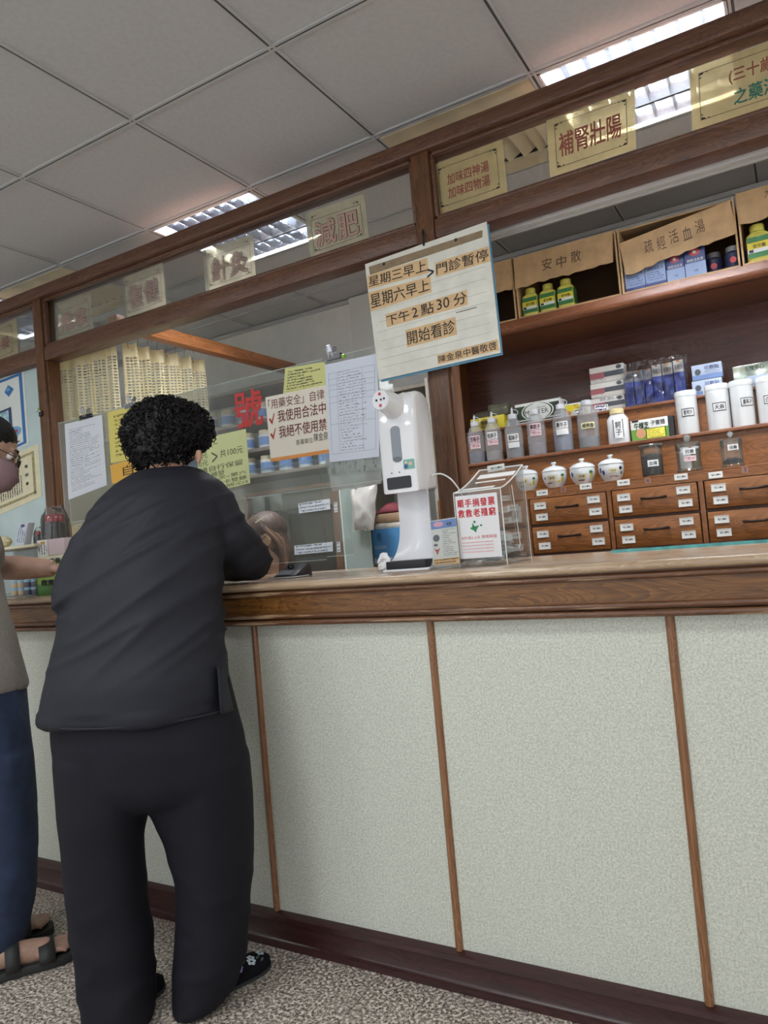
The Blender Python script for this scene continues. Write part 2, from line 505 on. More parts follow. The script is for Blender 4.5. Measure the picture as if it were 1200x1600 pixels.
GROUT = plain('floor_joint', (110, 102, 96), .8)
CEIL = plain('ceiling_board', (200, 200, 201), .85, noise=.02, nscale=60)
TBAR = plain('ceiling_grid_metal', (196, 196, 196), .4, spec=.5)
TBARD = plain('ceiling_grid_groove', (90, 90, 92), .6)
WALL = plain('white_wall_paint', (234, 234, 230), .8, noise=.02, nscale=12)
PANEL = plain('speckled_laminate', (205, 207, 194), .42, noise=.1, nscale=210)

# ------------------------------------------------------------------ floor of granite slabs
X0, X1, Y0 = -3.4, 3.3, -4.2
fl = MB().box(X0, X1, Y0, BW+.1, -.08, -.004).build('floor', GROUT)
tag(fl, kind='structure')
TS = .606; tx, ty = .371, -.506
slab0 = None
i0 = math.floor((X0-tx)/TS); j0 = math.floor((Y0-ty)/TS)
for i in range(i0, i0+13):
    for j in range(j0, j0+11):
        a, b_ = tx+i*TS, ty+j*TS
        if a+TS > X1+.3 or b_+TS > BW+.35 or a < X0-.5: continue
        if slab0 is None:
            slab0 = MB().box(a+.0012, a+TS-.0012, b_+.0012, b_+TS-.0012, -.03, 0).build('floor_slab', GRAN, fl, org=(a, b_, -.03))
        else: share(slab0, (a, b_, -.03), fl)

# ------------------------------------------------------------------ ceiling: boards in a grid of metal bars
GX, GY, OX, OY = .5635, .5689, -.8062, -.1052
ce = MB().box(X0, X1, Y0, BW+.1, ZC+.14, ZC+.2).build('ceiling', plain('dark_void', (40, 40, 40)))
tag(ce, kind='structure')
LAMPS = {(-3, 1), (0, 1), (3, 1)}
CUST = {(6, 1), (-2, -3), (1, -3), (4, -3), (-2, -6), (1, -6), (4, -6)}  # includes one unseen staff-row lamp added to light the cabinet from the right
VENTS = {(-2, 1), (2, 1)}
board0 = None
for i in range(-5, 8):
    for j in range(-8, 4):
        if (i, j) in LAMPS or (i, j) in VENTS or (i, j) in CUST: continue
        a, b_ = OX+i*GX, OY+j*GY
        if a < X0-.3 or a+GX > X1+.3: continue
        if b_+GY > BW+.15:
            MB().box(a+.004, a+GX-.004, b_+.004, BW, ZC+.006, ZC+.02).build('ceiling_board', CEIL, ce)
            continue
        if board0 is None:
            board0 = MB().box(a+.004, a+GX-.004, b_+.004, b_+GY-.004, ZC+.006, ZC+.02).build('ceiling_board', CEIL, ce, org=(a, b_, ZC+.006))
        else: share(board0, (a, b_, ZC+.006), ce)
for i in range(-5, 9):
    a = OX+i*GX
    m = MB(); m.box(a-.012, a-.004, Y0, BW, ZC, ZC+.006); m.box(a+.004, a+.012, Y0, BW, ZC, ZC+.006)
    g = m.build('grid_bar', TBAR, ce)
    MB().box(a-.004, a+.004, Y0, BW, ZC+.003, ZC+.009).build('grid_groove', TBARD, g)
for j in range(-8, 4):
    b_ = OY+j*GY
    m = MB(); m.box(X0, X1, b_-.012, b_-.004, ZC-.0006, ZC+.0054); m.box(X0, X1, b_+.004, b_+.012, ZC-.0006, ZC+.0054)
    g = m.build('grid_bar', TBAR, ce)
    MB().box(X0, X1, b_-.004, b_+.004, ZC+.0024, ZC+.0084).build('grid_groove', TBARD, g)

# ------------------------------------------------------------------ walls
tag(MB().box(X0, X1, BW, BW+.1, 0, ZC+.2).build('wall_back', WALL), kind='structure')
tag(MB().box(X0-.1, X0, Y0, BW+.1, 0, ZC+.2).build('wall_left', WALL), kind='structure')
tag(MB().box(X1, X1+.1, Y0, BW+.1, 0, ZC+.2).build('wall_right', WALL), kind='structure')
pc = at(548, 468, z=ZC)
tag(MB().box(pc.x, pc.x+.5, BW-.035, BW, 0, ZC).build('trim_1', plain('column_paint', (226, 226, 222), .8)), kind='structure')
tag(MB().box(X0, X1, BW-.02, BW, ZC-.02, ZC).build('trim_2', TBAR), kind='structure')
# shop front behind the camera: piers and a lintel, open to the street
m = MB(); m.box(X0, X0+.35, Y0-.12, Y0, 0, ZC+.2); m.box(X1-.35, X1, Y0-.12, Y0, 0, ZC+.2); m.box(X0, X1, Y0-.12, Y0, 2.45, ZC+.2)
tag(m.build('wall_front', WALL), kind='structure')

# ------------------------------------------------------------------ ceiling lamps with louvres
REFL = plain('lamp_reflector', (222, 225, 232), .22, metal=1.0)
BLADE = plain('louvre_metal', (150, 152, 160), .16, metal=1.0)
TUBE = glow('lamp_tube', (246, 250, 255), TUBE_STRENGTH)
LAMPW = plain('lamp_white_enamel', (236, 236, 234), .4)
def lamp(i, j, label, cust=False):
    a, b_ = OX+i*GX+.014, OY+j*GY+.014; w, d = GX-.028, GY-.028
    t = thing('ceiling_lamp', label, 'lamp', (a+w/2, b_+d/2, ZC-.004), 'recessed ceiling lamps')
    h = .085
    m = MB()
    m.box(a, a+w, b_, b_+d, ZC+h, ZC+h+.01)
    m.box(a, a+.008, b_, b_+d, ZC-.002, ZC+h); m.box(a+w-.008, a+w, b_, b_+d, ZC-.002, ZC+h)
    m.box(a, a+w, b_, b_+.008, ZC-.002, ZC+h); m.box(a, a+w, b_+d-.008, b_+d, ZC-.002, ZC+h)
    m.build('housing', LAMPW, t)
    n = 4
    for k in range(n):
        y = b_+d*(k+.5)/n
        MB().tube([(a+.02, y, ZC+.062), (a+w-.02, y, ZC+.062)], .013, 10).build('lamp_tube', TUBE, t, smooth=True)
        # shaped reflector trough over the tube
        mm = MB()
        pr = [(-.062, .004), (-.05, .05), (-.03, .08), (0, .083), (.03, .08), (.05, .05), (.062, .004)]
        vs = [(x, y+p, ZC+q) for p, q in pr for x in (a+.009, a+w-.009)]
        mm.add(vs, [(2*q, 2*q+1, 2*q+3, 2*q+2) for q in range(len(pr)-1)])
        mm.build('reflector', REFL, t, smooth=True, ang=60)
    b0 = None
    for k in range(1, 4):
        y = b_+d*k/4
        MB().obox((a+w/2, y, ZC+.024), Vector((w/2-.009, 0, 0)), Vector((0, .003, 0)), Vector((0, 0, .018))).build('louvre_rib', BLADE, t)
    for k in range(1, 8):
        x = a+w*k/8
        if b0 is None:
            m = MB(); pr = [(0, .004), (.006, .042), (-.006, .042)]
            vs = [(x+p, yy, ZC+q) for yy in (b_+.009, b_+d-.009) for p, q in pr]
            m.add(vs, [(0, 1, 2), (3, 5, 4), (0, 3, 4, 1), (1, 4, 5, 2), (2, 5, 3, 0)])
            b0 = m.build('louvre_blade', BLADE, t, org=(x, b_, ZC))
        else: share(b0, (x, b_, ZC), t)
    return t
lamp(0, 1, 'lit square louvre lamp above the 針灸 and 減肥 notices')
lamp(3, 1, 'lit square louvre lamp above the 補腎 notice at the upper right')
lamp(-3, 1, 'lit square louvre lamp at the far left edge above 保養 notice')
# the customers' side has the same lamps behind the camera
for k, (i, j) in enumerate(sorted(CUST)):
    a, b_ = OX+i*GX+.014, OY+j*GY+.014; w, d = GX-.028, GY-.028
    t = thing('ceiling_lamp', ('recessed ceiling lamp over the customer floor behind the viewer' if j < 0 else 'added unseen lamp continuing the staff row past the right edge'), 'lamp', (a+w/2, b_+d/2, ZC-.004), 'lamps over the customer floor' if j < 0 else 'recessed ceiling lamps')
    m = MB(); m.box(a, a+w, b_, b_+d, ZC+.085, ZC+.095); m.box(a, a+.008, b_, b_+d, ZC-.002, ZC+.085); m.box(a+w-.008, a+w, b_, b_+d, ZC-.002, ZC+.085)
    m.box(a, a+w, b_, b_+.008, ZC-.002, ZC+.085); m.box(a, a+w, b_+d-.008, b_+d, ZC-.002, ZC+.085)
    m.build('housing', LAMPW, t)
    L = bpy.data.lights.new('lamp_light', 'AREA'); L.shape = 'RECTANGLE'; L.size = w-.04; L.size_y = d-.04; L.energy = CUSTOMER_LAMP_W if j < 0 else 22
    L.color = (.95, .98, 1)
    lo = bpy.data.objects.new('lamp_light', L); COL.objects.link(lo); lo.parent = t; lo.location = (0, 0, .03)
# unseen lamp added at the row's spacing to brighten the staff side
CUST2 = [(6, 1)]
# tan air grilles
TAN = plain('tan_grille_enamel', (214, 200, 166), .55, noise=.06, nscale=8)
SLOT = plain('grille_slot', (44, 42, 40), .8)
def vent(i, j, label):
    a, b_ = OX+i*GX+.014, OY+j*GY+.014; w, d = GX-.028, GY-.028
    t = thing('ceiling_vent', label, 'vent', (a+w/2, b_+d/2, ZC-.004), 'tan ceiling grilles')
    m = MB(); m.box(a, a+w, b_, b_+.11, ZC-.003, ZC+.012); m.box(a, a+w, b_+d-.07, b_+d, ZC-.003, ZC+.012)
    m.box(a, a+.07, b_+.11, b_+d-.07, ZC-.003, ZC+.012); m.box(a+w-.07, a+w, b_+.11, b_+d-.07, ZC-.003, ZC+.012)
    m.build('grille_frame', TAN, t)
    MB().box(a+.07, a+w-.07, b_+.11, b_+d-.07, ZC+.05, ZC+.06).build('dark_backing', SLOT, t)
    s0 = None
    for k in range(7):
        x = a+.09+(w-.18)*k/6
        if s0 is None:
            s0 = MB().obox((x, b_+.02+d/2, ZC+.018), Vector((.024, 0, .012)), Vector((0, d/2-.09, 0)), Vector((-.0008, 0, .0016))).build('grille_slat', TAN, t, org=(x, b_, ZC))
        else: share(s0, (x, b_, ZC), t)
vent(-2, 1, 'tan ceiling grille above the 推拿 notice at the left')
vent(2, 1, 'tan ceiling grille above the 加味四物湯 notice in the middle')

# ------------------------------------------------------------------ the counter
ct = thing('service_counter', 'long service counter with pale speckled front panels and brown wooden edge', 'counter', (0, .25, 0))
CX0, CX1 = -3.3, 3.0
ZB, ZT = .0966, .9545
PW = .6
k = -5
pan0 = None
while -.0+k*PW < CX1-.01:
    a, b_ = k*PW, min((k+1)*PW, CX1)
    a = max(a, CX0)
    MB().box(a+.002, b_-.002, 0, .03, ZB-.02, ZT+.03).build('front_panel', PANEL, ct)
    if k*PW > CX0:
        MB().tube([(a, -.001, ZB), (a, -.001, ZT+.01)], .0105, 10).build('bead_strip', W_STRIP, ct, smooth=True)
    k += 1
def molding(name, prof, mat, parent):
    """long profile (y,z) swept along X"""
    m = MB(); n = len(prof)
    vs = [(x, p, q) for x in (CX0, CX1) for p, q in prof]
    m.add(vs, [(i, (i+1) % n, n+(i+1) % n, n+i) for i in range(n)]+[tuple(range(n)), tuple(range(n, 2*n))])
    return m.build(name, mat, parent, smooth=True, ang=40, org=(0, 0, prof[0][1]))
def arc(cy, cz, r, a0, a1, n=6): return [(cy+r*math.cos(a0+(a1-a0)*k/n), cz+r*math.sin(a0+(a1-a0)*k/n)) for k in range(n+1)]
H = math.pi/2
molding('skirting', [(.01, 0), (-.028, 0), (-.028, .018), (-.02, .022), (-.018, .026), (-.018, .074), (-.024, .078), (-.022, .09), (-.004, .0985), (.01, .0985)], W_BASE, ct)
molding('apron_board', [(.02, .972), (-.034, .972), (-.034, 1.062), (.02, 1.062)], W_APRON, ct)
molding('lower_bead', [(.02, .953)]+arc(-.032, .9615, .0085, -H, -3*H, 6)+[(.02, .970)], W_EDGE, ct)
molding('middle_bead', [(-.03, .973)]+arc(-.037, .9805, .0075, -H, -3*H, 6)+[(-.03, .988)], W_EDGE, ct)
molding('upper_bead', [(-.03, 1.039)]+arc(-.038, 1.0465, .0075, -H, -3*H, 6)+[(-.03, 1.054)], W_EDGE, ct)
molding('counter_top', [(.57, 1.058)]+arc(-.048, 1.069, .011, -H, -3*H, 8)+[(.57, TOP)], W_TOP, ct)
MB().box(CX0, CX1, .53, .555, 0, 1.058).build('back_board', W_CAB, ct)

# ------------------------------------------------------------------ wooden partition on the counter
pa = thing('partition_frame', 'tall red-brown wooden partition frame with a glazed transom standing on the counter', 'partition', (0, PY+.05, TOP))
def zat(px, py): return at(px, py, y=PY).z
ZR1, ZR2 = (zat(0, 477)+zat(550, 260)+zat(1200, 2.5))/3, (zat(0, 491)+zat(550, 281)+zat(750, 200))/3
ZR3, ZR4 = (zat(65, 543)+zat(200, 498.6)+zat(670, 342)+zat(1200, 170))/4, (zat(66, 559)+zat(200, 517)+zat(765, 350)+zat(1200, 207))/4
ZR4 -= .006
PL0, PL1 = at(52, 500, y=PY).x, at(69, 560, y=PY).x
PR0, PR1 = at(641.5, 262, y=PY).x, at(668.5, 252, y=PY).x
PDX = PR0-PL0
POSTS = [(PL0-PDX, PL0-PDX+.062), (PL0-.004, PL0+.054), (PR0, PR1), (PR0+PDX, PR0+PDX+.062)]
PB = PY+.085
for a, b_ in POSTS:
    MB().box(a, b_, PY, PB, TOP, ZR2+.002).build('post', W_POST, pa, bevel=.003)
PX0, PX1 = POSTS[0][0], POSTS[-1][1]
MB().box(PX0, PX1, PY-.012, PB+.012, ZR2, ZR1).build('top_rail', W_RAIL, pa, bevel=.005)
MB().box(PX0, PX1, PY-.004, PB+.004, ZR1-.006, ZR1+.012).build('top_rail_lip', W_RAIL, pa, bevel=.003)
GLASS = clear('window_glass', (250, 252, 252), .8)
EDGE_B = .014
for k in range(3):
    a, b_ = POSTS[k][1], POSTS[k+1][0]
    MB().box(a, b_, PY+.003, PB-.003, ZR4, ZR3).build('middle_rail', W_RAIL, pa, bevel=.006)
    # glazing beads around the transom pane
    for (x0, x1, z0, z1) in ((a, b_, ZR3, ZR3+EDGE_B), (a, b_, ZR2-EDGE_B, ZR2), (a, a+EDGE_B, ZR3, ZR2), (b_-EDGE_B, b_, ZR3, ZR2)):
        MB().box(x0, x1, PY+.012, PY+.034, z0, z1).build('glazing_bead', W_RAIL, pa, bevel=.004)
    MB().box(a, b_, PY+.034, PY+.038, ZR3, ZR2).build('transom_glass', GLASS, pa)
    # inner lining of the opening below
    MB().box(a, a+.012, PY+.012, PB-.012, TOP, ZR4).build('jamb_lining', W_POST, pa, bevel=.002)
    MB().box(b_-.012, b_, PY+.012, PB-.012, TOP, ZR4).build('jamb_lining', W_POST, pa, bevel=.002)
# pale frosted pane filling the bay on the left
FROST = plain('pale_frosted_pane', (196, 214, 214), .25, noise=.04, nscale=5)
a, b_ = POSTS[0][1], POSTS[1][0]
MB().box(a+.012, b_-.012, PY+.05, PY+.056, TOP, ZR4).build('frosted_pane', FROST, pa)

# white metal track behind the right-hand middle rail
TRK = plain('white_track_metal', (206, 206, 204), .35, spec=.6)
p0, p1 = at(770, 362, y=PB+.03), at(1196, 232, y=PB+.03)
zt = (p0.z+p1.z)/2
m = MB(); m.box(PR1-.02, 2.35, PB+.012, PB+.05, zt-.014, zt+.02); m.box(PR1-.02, 2.35, PB+.008, PB+.016, zt-.020, zt-.012); m.box(PR1-.02, 2.35, PB+.046, PB+.054, zt-.020, zt-.012)
tr = m.build('curtain_track', TRK); tag(tr, 'white metal track fixed behind the middle rail above the cardboard boxes', 'track')
# ------------------------------------------------------------------ medicine cabinet on the right
DY = 1.36     # drawer fronts
L1Y = 1.50    # front of the lower ledge
L2Y = 1.57    # front of the upper ledge
BY = 1.80     # back panel
SX0 = .035    # inner left side
CXR = 2.35
cb = thing('medicine_cabinet', 'tall brown wooden medicine cabinet with labelled drawers and stepped shelves', 'cabinet', ((SX0+CXR)/2, 1.58, 0))
zdt = at(948, 745, y=DY).z       # bottom of the strip above the drawers = top edge of upper drawers
ZDR = (at(858, 777, y=DY).z+at(955, 767, y=DY).z+at(1086, 752, y=DY).z)/3             # drawer top
ZST = at(1200, 725, y=DY).z      # top of the drawer unit
ZST = at(845, 757, y=DY).z
ZS = (at(866, 763, y=DY).z + at(1018, 743, y=DY).z + at(1162, 727, y=DY).z)/3
ZL1 = (at(728, 727, y=L1Y).z+at(960, 693, y=L1Y).z+at(1195, 660, y=L1Y).z)/3
ZL2 = (at(745, 675, y=L2Y).z+at(960, 638, y=L2Y).z)/2
ZSH = 2.05                        # underside of the top shelf
SHY = 1.395
DX = [(at(827, 785, y=DY).x, at(947.5, 770, y=DY).x), (at(955, 770, y=DY).x, at(1090, 757, y=DY).x), (at(1099, 752, y=DY).x, at(1099, 752, y=DY).x+.345)]
DX[0] = (DX[0][0]-.0, DX[0][1])
pitch = DX[1][0]-DX[0][0]
DX.append((DX[2][0]+pitch, DX[2][1]+pitch)); DX.insert(0, (DX[0][0]-pitch, DX[0][1]-pitch))
ZH = [at(960, 811, y=DY).z, at(962, 857, y=DY).z]   # between rows / bottom of the second row
ZROW = [(ZH[0]+.005, ZDR-.002), (ZH[1], ZH[0]-.005)]
hrow = ZROW[0][1]-ZROW[1][1]
for q in range(2, 8):
    z1 = ZROW[q-1][0]-.012; ZROW.append((max(z1-.135, .07), z1))
    if ZROW[-1][0] <= .08: break
# carcass: sides, rails between the drawers, top board
UX0 = SX0-.03
MB().box(UX0, SX0, DY+.004, BY, 0, ZS).build('lower_side', W_CABZ, cb)
MB().box(SX0-.032, SX0, L1Y-.03, BY+.02, ZS, 2.35).build('upper_side', W_CABZ, cb)
MB().box(SX0-.055, SX0-.004, L1Y-.052, L1Y-.028, ZS, ZSH+.02).build('face_frame', wood('cabinet_frame_light', (146, 100, 60), (186, 138, 90), 'z', .35), cb, bevel=.003)
MB().box(CXR, CXR+.03, DY, BY, 0, 2.35).build('upper_side', W_CABZ, cb)
MB().box(SX0, CXR, DY+.02, DY+.03, .05, ZS).build('drawer_backing', plain('dark_gap', (40, 24, 16)), cb)
MB().box(SX0, CXR, DY-.004, DY+.02, ZDR, ZS-.006).build('top_rail', W_CAB, cb)
MB().box(SX0, CXR, DY-.005, BY, ZS-.007, ZS).build('top_board', W_CAB, cb, bevel=.002)
for q in range(len(DX)-1):
    MB().box(DX[q][1]+.002, DX[q+1][0]-.002, DY-.003, DY+.02, .05, ZDR).build('stile', W_CABZ, cb)
for q in range(len(ZROW)-1):
    MB().box(SX0, CXR, DY, DY+.02, ZROW[q+1][1], ZROW[q][0]).build('drawer_rail', plain('drawer_gap_wood', (66, 38, 24), .5), cb)
HAND = plain('dark_bronze', (52, 40, 34), .35, metal=.7)
LAB = plain('label_paper', (232, 232, 226), .5)
LFRM = plain('label_frame', (206, 206, 200), .3, spec=.7)
INK = plain('black_ink', (28, 28, 32), .6)
SMALL = doc('label_print', (232, 232, 226), (50, 50, 55), rows=1, cols=13, mu=.16, mv=0.0, dens=.5, hmin=.36, hmax=.66)
def drawer(x0, x1, z0, z1, labels, front=True):
    x1 = min(x1, CXR); x0 = max(x0, SX0+.002)
    d = MB().box(x0+.003, x1-.003, DY-.008, DY+.016, z0+.001, z1-.001).build('drawer', W_CAB, cb, bevel=.003)
    if not labels: return
    cx, cz = (x0+x1)/2, (z0+z1)/2+.012; w = .045
    MB().tube([(cx-w, DY-.008, cz), (cx-w, DY-.026, cz), (cx-w*.5, DY-.031, cz-.003), (cx+w*.5, DY-.031, cz-.003), (cx+w, DY-.026, cz), (cx+w, DY-.008, cz)], [.0055, .005, .0045, .0045, .005, .0055], 8).build('handle', HAND, d, smooth=True)
    for (u, v) in labels:
        lx, lz = x0+(x1-x0)*u, z0+(z1-z0)*v
        q = [Vector((lx-.024, DY-.0105, lz+.013)), Vector((lx+.024, DY-.0105, lz+.013)), Vector((lx+.024, DY-.0105, lz-.013)), Vector((lx-.024, DY-.0105, lz-.013))]
        MB().slab(q, .002, BACK).build('name_label', SMALL, d)
        m = MB(); e = .0018
        for (a, b_, c, d_) in ((-.026, .026, .013, .015), (-.026, .026, -.015, -.013), (-.026, -.024, -.013, .013), (.024, .026, -.013, .013)):
            m.box(lx+a, lx+b_, DY-.012, DY-.008, lz+c, lz+d_)
        m.build('label_holder', LFRM, d)
for q, (x0, x1) in enumerate(DX):
    if x1 < SX0+.05: continue
    for r, (z0, z1) in enumerate(ZROW):
        lab = [(.15, .72), (.16, .28), (.84, .76), (.85, .3)] if r < 2 else ([(.85, .8)] if r == 2 else [])
        drawer(x0, x1, z0, z1, lab)
# labels and numbers on the strip above the drawers
STRQ = [(842, 767, ''), (910, 757, ''), (969, 751, ''), (1059, 742, ''), (1113, 739, '')]
for px, py, _ in STRQ:
    p = at(px+5, py+3, y=DY-.006)
    q = [p+Vector((-.025, 0, .012)), p+Vector((.025, 0, .012)), p+Vector((.025, 0, -.012)), p+Vector((-.025, 0, -.012))]
    MB().slab(q, .0015, BACK).build('strip_label', SMALL, cb)
NUM = plain('violet_ink', (70, 50, 120), .6)
for px, py, s in ((880, 765, '5'), (1012, 751, '4'), (1164, 734, '3')):
    p = at(px, py, y=DY-.0055)
    q = [p+Vector((-.011, 0, .012)), p+Vector((.011, 0, .012)), p+Vector((.011, 0, -.012)), p+Vector((-.011, 0, -.012))]
    st = MB().slab(q, .001, BACK).build('number_sticker', plain('number_sticker', (150, 110, 84), .5), cb)
    letter(st, s, quadmap(q, .0006), NUM, (.28, .15, .72, .85), .02)
# risers and ledges
MB().box(SX0, CXR, L1Y+.012, L1Y+.024, ZS, ZL1-.014).build('riser_board', W_CAB, cb)
MB().box(SX0, CXR, L1Y-.006, L2Y+.03, ZL1-.016, ZL1).build('ledge', W_SHELF, cb, bevel=.004)
MB().box(SX0, CXR, L2Y+.012, L2Y+.024, ZL1, ZL2-.014).build('riser_board', W_CAB, cb)
MB().box(SX0, CXR, L2Y-.004, BY, ZL2-.014, ZL2).build('ledge', W_SHELF, cb, bevel=.004)
MB().box(SX0-.03, CXR, BY, BY+.02, ZS, 2.35).build('back_panel', W_DARK, cb)
MB().box(UX0-.02, CXR+.03, SHY+.02, BY, ZSH, ZSH+.022).build('top_shelf', W_SHELF, cb)
m = MB(); prof = [(SHY+.03, ZSH)]+arc(SHY+.022, ZSH+.022, .022, -H, -2*H-.3, 8)+[(SHY+.012, ZSH+.058), (SHY+.03, ZSH+.058)]
n_ = len(prof); vs = [(x, p, q) for x in (UX0-.02, CXR+.03) for p, q in prof]
m.add(vs, [(i, (i+1) % n_, n_+(i+1) % n_, n_+i) for i in range(n_)]+[tuple(range(n_)), tuple(range(n_, 2*n_))])
m.build('shelf_nosing', W_SHELF, cb, smooth=True)
MB().box(UX0-.02, CXR+.03, SHY+.03, BY, ZSH+.022, ZSH+.062).build('shelf_board', W_SHELF, cb)
SHT = ZSH+.064

# ---- squeeze bottles on the lower ledge
FA = -math.pi/2+.25     # labels look a little to the right, towards the customers
MILK = clear('milky_plastic', (248, 248, 249), .5, .2, opacity=.26, haze=(232, 234, 238))
TIP = plain('milky_tip', (222, 224, 228), .35)
POW = {c: plain('powder_'+c, v, .9, noise=.12, nscale=160) for c, v in dict(blue=(96, 106, 124), grey=(160, 152, 146), green=(112, 120, 122), rose=(146, 136, 142), slate=(110, 120, 142)).items()}
PINK = plain('pink_label', (226, 196, 200), .5); WHL = plain('white_label', (238, 238, 236), .5); YEL = plain('yellow_label', (228, 220, 170), .5)
PINKP = doc('pink_label_print', (226, 198, 200), (170, 120, 130), rows=1, cols=10, mu=.1, mv=0, dens=.48)
def squeeze_bottle(px, pyb, pyt, r, fill, powder, txt, labs, spout, label):
    b0 = at(px, pyb, y=L1Y+.045); h = at(px, pyt, y=L1Y+.045).z-ZL1
    c = Vector((b0.x, L1Y+.045, ZL1))
    t = thing('squeeze_bottle', label, 'bottle', c, 'milky squeeze bottles on the ledge')
    prof = [(0, .001), (r*.92, .001), (r, .008), (r, h*.62), (r*.97, h*.68), (r*.62, h*.84), (r*.42, h*.87), (r*.42, h*.9), (r*.05, h*.905)]
    MB().lathe(c, prof, 16, rx=1.0, ry=.86).build('bottle_body', MILK, t, smooth=True)
    MB().lathe(c, [(0, .004), (r*.93, .004), (r*.94, .01), (r*.94, h*.62*fill), (0, h*.62*fill)], 16, rx=1.0, ry=.86).build('powder', powder, t, smooth=True)
    cap = MB().lathe(c, [(r*.46, h*.86), (r*.5, h*.87), (r*.5, h*.955), (r*.4, h*.97), (r*.1, h*.975), (0, h*.975)], 14).build('screw_cap', TIP, t, smooth=True)
    if spout:
        pts = [c+Vector((0, 0, h*.96)), c+Vector((0, 0, h*1.09)), c+Vector((.003, 0, h*1.115))]
        MB().tube(pts, [.007, .004, .003], 8).build('spout', TIP, cap, smooth=True)
        loop = [c+Vector((.004, -.01, h*1.08))]+[c+Vector((.034*math.sin(a), -.012, h*(.98)+.018*math.cos(a))) for a in np.linspace(.1, 2.4, 7)]
        MB().tube(loop, .0014, 6).build('cap_strap', TIP, cap, smooth=True)
    for (v0, v1, mt, s) in labs:
        fm = cylmap(c, r*.985, ZL1+h*v0, ZL1+h*v1, FA-.72, FA+.62)
        lb = patch(t, fm, mt, nu=6, name='label')
        if s: letter(lb, s, cylmap(c, r*.985+.0008, ZL1+h*v0, ZL1+h*v1, FA-.72, FA+.62), INK, (.08, .15, .92, .85), .03)
squeeze_bottle(747, 720, 656, .041, .42, POW['blue'], '', [(.46, .63, PINK, '五味子'), (.33, .45, PINKP, '')], True, 'squeeze bottle labelled 五味子, leftmost on the ledge by the donation box')
squeeze_bottle(774, 716, 650, .041, .36, POW['grey'], '', [(.48, .64, WHL, '蛇床子'), (.35, .47, PINKP, '')], True, 'squeeze bottle labelled 蛇床子 half filled with pale seed')
squeeze_bottle(806, 711, 644, .042, .5, POW['green'], '', [(.36, .52, WHL, '菟絲子'), (.22, .34, WHL, '')], True, 'squeeze bottle labelled 菟絲子 with its strap loop showing')
squeeze_bottle(841, 706, 637, .043, .42, POW['rose'], '', [(.52, .66, PINK, '車前子'), (.4, .51, PINKP, '')], True, 'squeeze bottle labelled 車前子 filled with pinkish grey powder')
squeeze_bottle(882, 700, 628, .044, .66, POW['slate'], '', [(.46, .6, WHL, '牽牛子'), (.33, .45, WHL, '')], True, 'squeeze bottle labelled 牽牛子 mostly filled with slate blue powder')
squeeze_bottle(922, 694, 622, .047, .36, POW['green'], '', [(.38, .5, YEL, '補骨脂')], False, 'milky bottle with a single yellow label, no spout')

# ---- white bottle, green carton, canisters on the same ledge
PORC = plain('white_enamel', (232, 234, 236), .18, coat=.5)
CREAMC = plain('cream_cap', (232, 214, 160), .4)
c = at(968, 688, y=L1Y+.045); c.z = ZL1; h = at(966, 640, y=L1Y+.045).z-ZL1
t = thing('medicine_bottle', 'white plastic bottle with cream cap, framed label reading 訶子', 'bottle', c)
MB().lathe(c, [(0, 0), (.044, 0), (.047, .006), (.046, h*.72), (.03, h*.86), (.027, h*.9), (0, h*.9)], 18, ry=.8).build('bottle_body', PORC, t, smooth=True)
MB().lathe(c, [(.03, h*.87), (.031, h*.875), (.031, h*1.0), (.027, h*1.02), (0, h*1.02)], 18).build('cap', CREAMC, t, smooth=True)
fm = cylmap(c, .0475, ZL1+h*.15, ZL1+h*.7, FA-.55, FA+.45)
lb = patch(t, fm, WHL, nu=6, name='label'); fm2 = cylmap(c, .0483, ZL1+h*.15, ZL1+h*.7, FA-.55, FA+.45)
outline(lb, fm2, (.04, .03, .96, .97), .07, .04, INK); letter(lb, '訶', fm2, INK, (.25, .14, .75, .48), .02); letter(lb, '子', fm2, INK, (.28, .55, .74, .86), .02)

GRN = plain('green_carton', (96, 146, 54), .45); BLK = plain('black_carton', (36, 36, 40), .4); WHC = plain('white_carton', (232, 234, 226), .45)
def carton(name, label, px, y, dpt, mat, side=None, group=None, zb=None, cat='box'):
    q = [at(a, b_, y=y) for a, b_ in px]
    if zb is not None:
        dz = zb-(q[2].z+q[3].z)/2; q = [p+Vector((0, 0, dz)) for p in q]; q[2].z = q[3].z = zb+.0
        zt_ = (q[0].z+q[1].z)/2; q[0].z = q[1].z = zt_
        xl, xr = (q[0].x+q[3].x)/2, (q[1].x+q[2].x)/2
        q = [Vector((xl, y, zt_)), Vector((xr, y, zt_)), Vector((xr, y, zb)), Vector((xl, y, zb))]
    base = (q[2]+q[3])/2+Vector((0, dpt/2, 0))
    t = thing(name, label, cat, base, group)
    m = MB(); m.slab(q, dpt, BACK); m.build('carton_body', mat, t, bevel=.0015)
    return t, q, quadmap(q, .0012)
K = crop(940, 540, 4.615)
t, q, fm = carton('medicine_carton', 'green and white medicine carton with a yellow table print on the ledge', K((207, 520), (470, 478), (485, 632), (215, 668)), L1Y+.03, .055, WHC, zb=ZL1)
patch(t, fm, GRN, (0, .45, 1, 1)); patch(t, fm, plain('yellow_print', (232, 222, 90), .5), (.4, .45, .93, .95))
patch(t, fm, BLK, (.04, .0, .22, .09)); letter(t, '牛樟芝', fm, plain('dark_green_ink', (30, 52, 24), .5), (.08, .12, .5, .45), .04); letter(t, '子實體', fm, INK, (.54, .1, .93, .34), .02)
patch(t, quadmap(q, .0018), doc('table_print', (232, 222, 90), (150, 140, 40), rows=6, cols=14, mu=.05, mv=.05, dens=.46), (.42, .48, .91, .93))
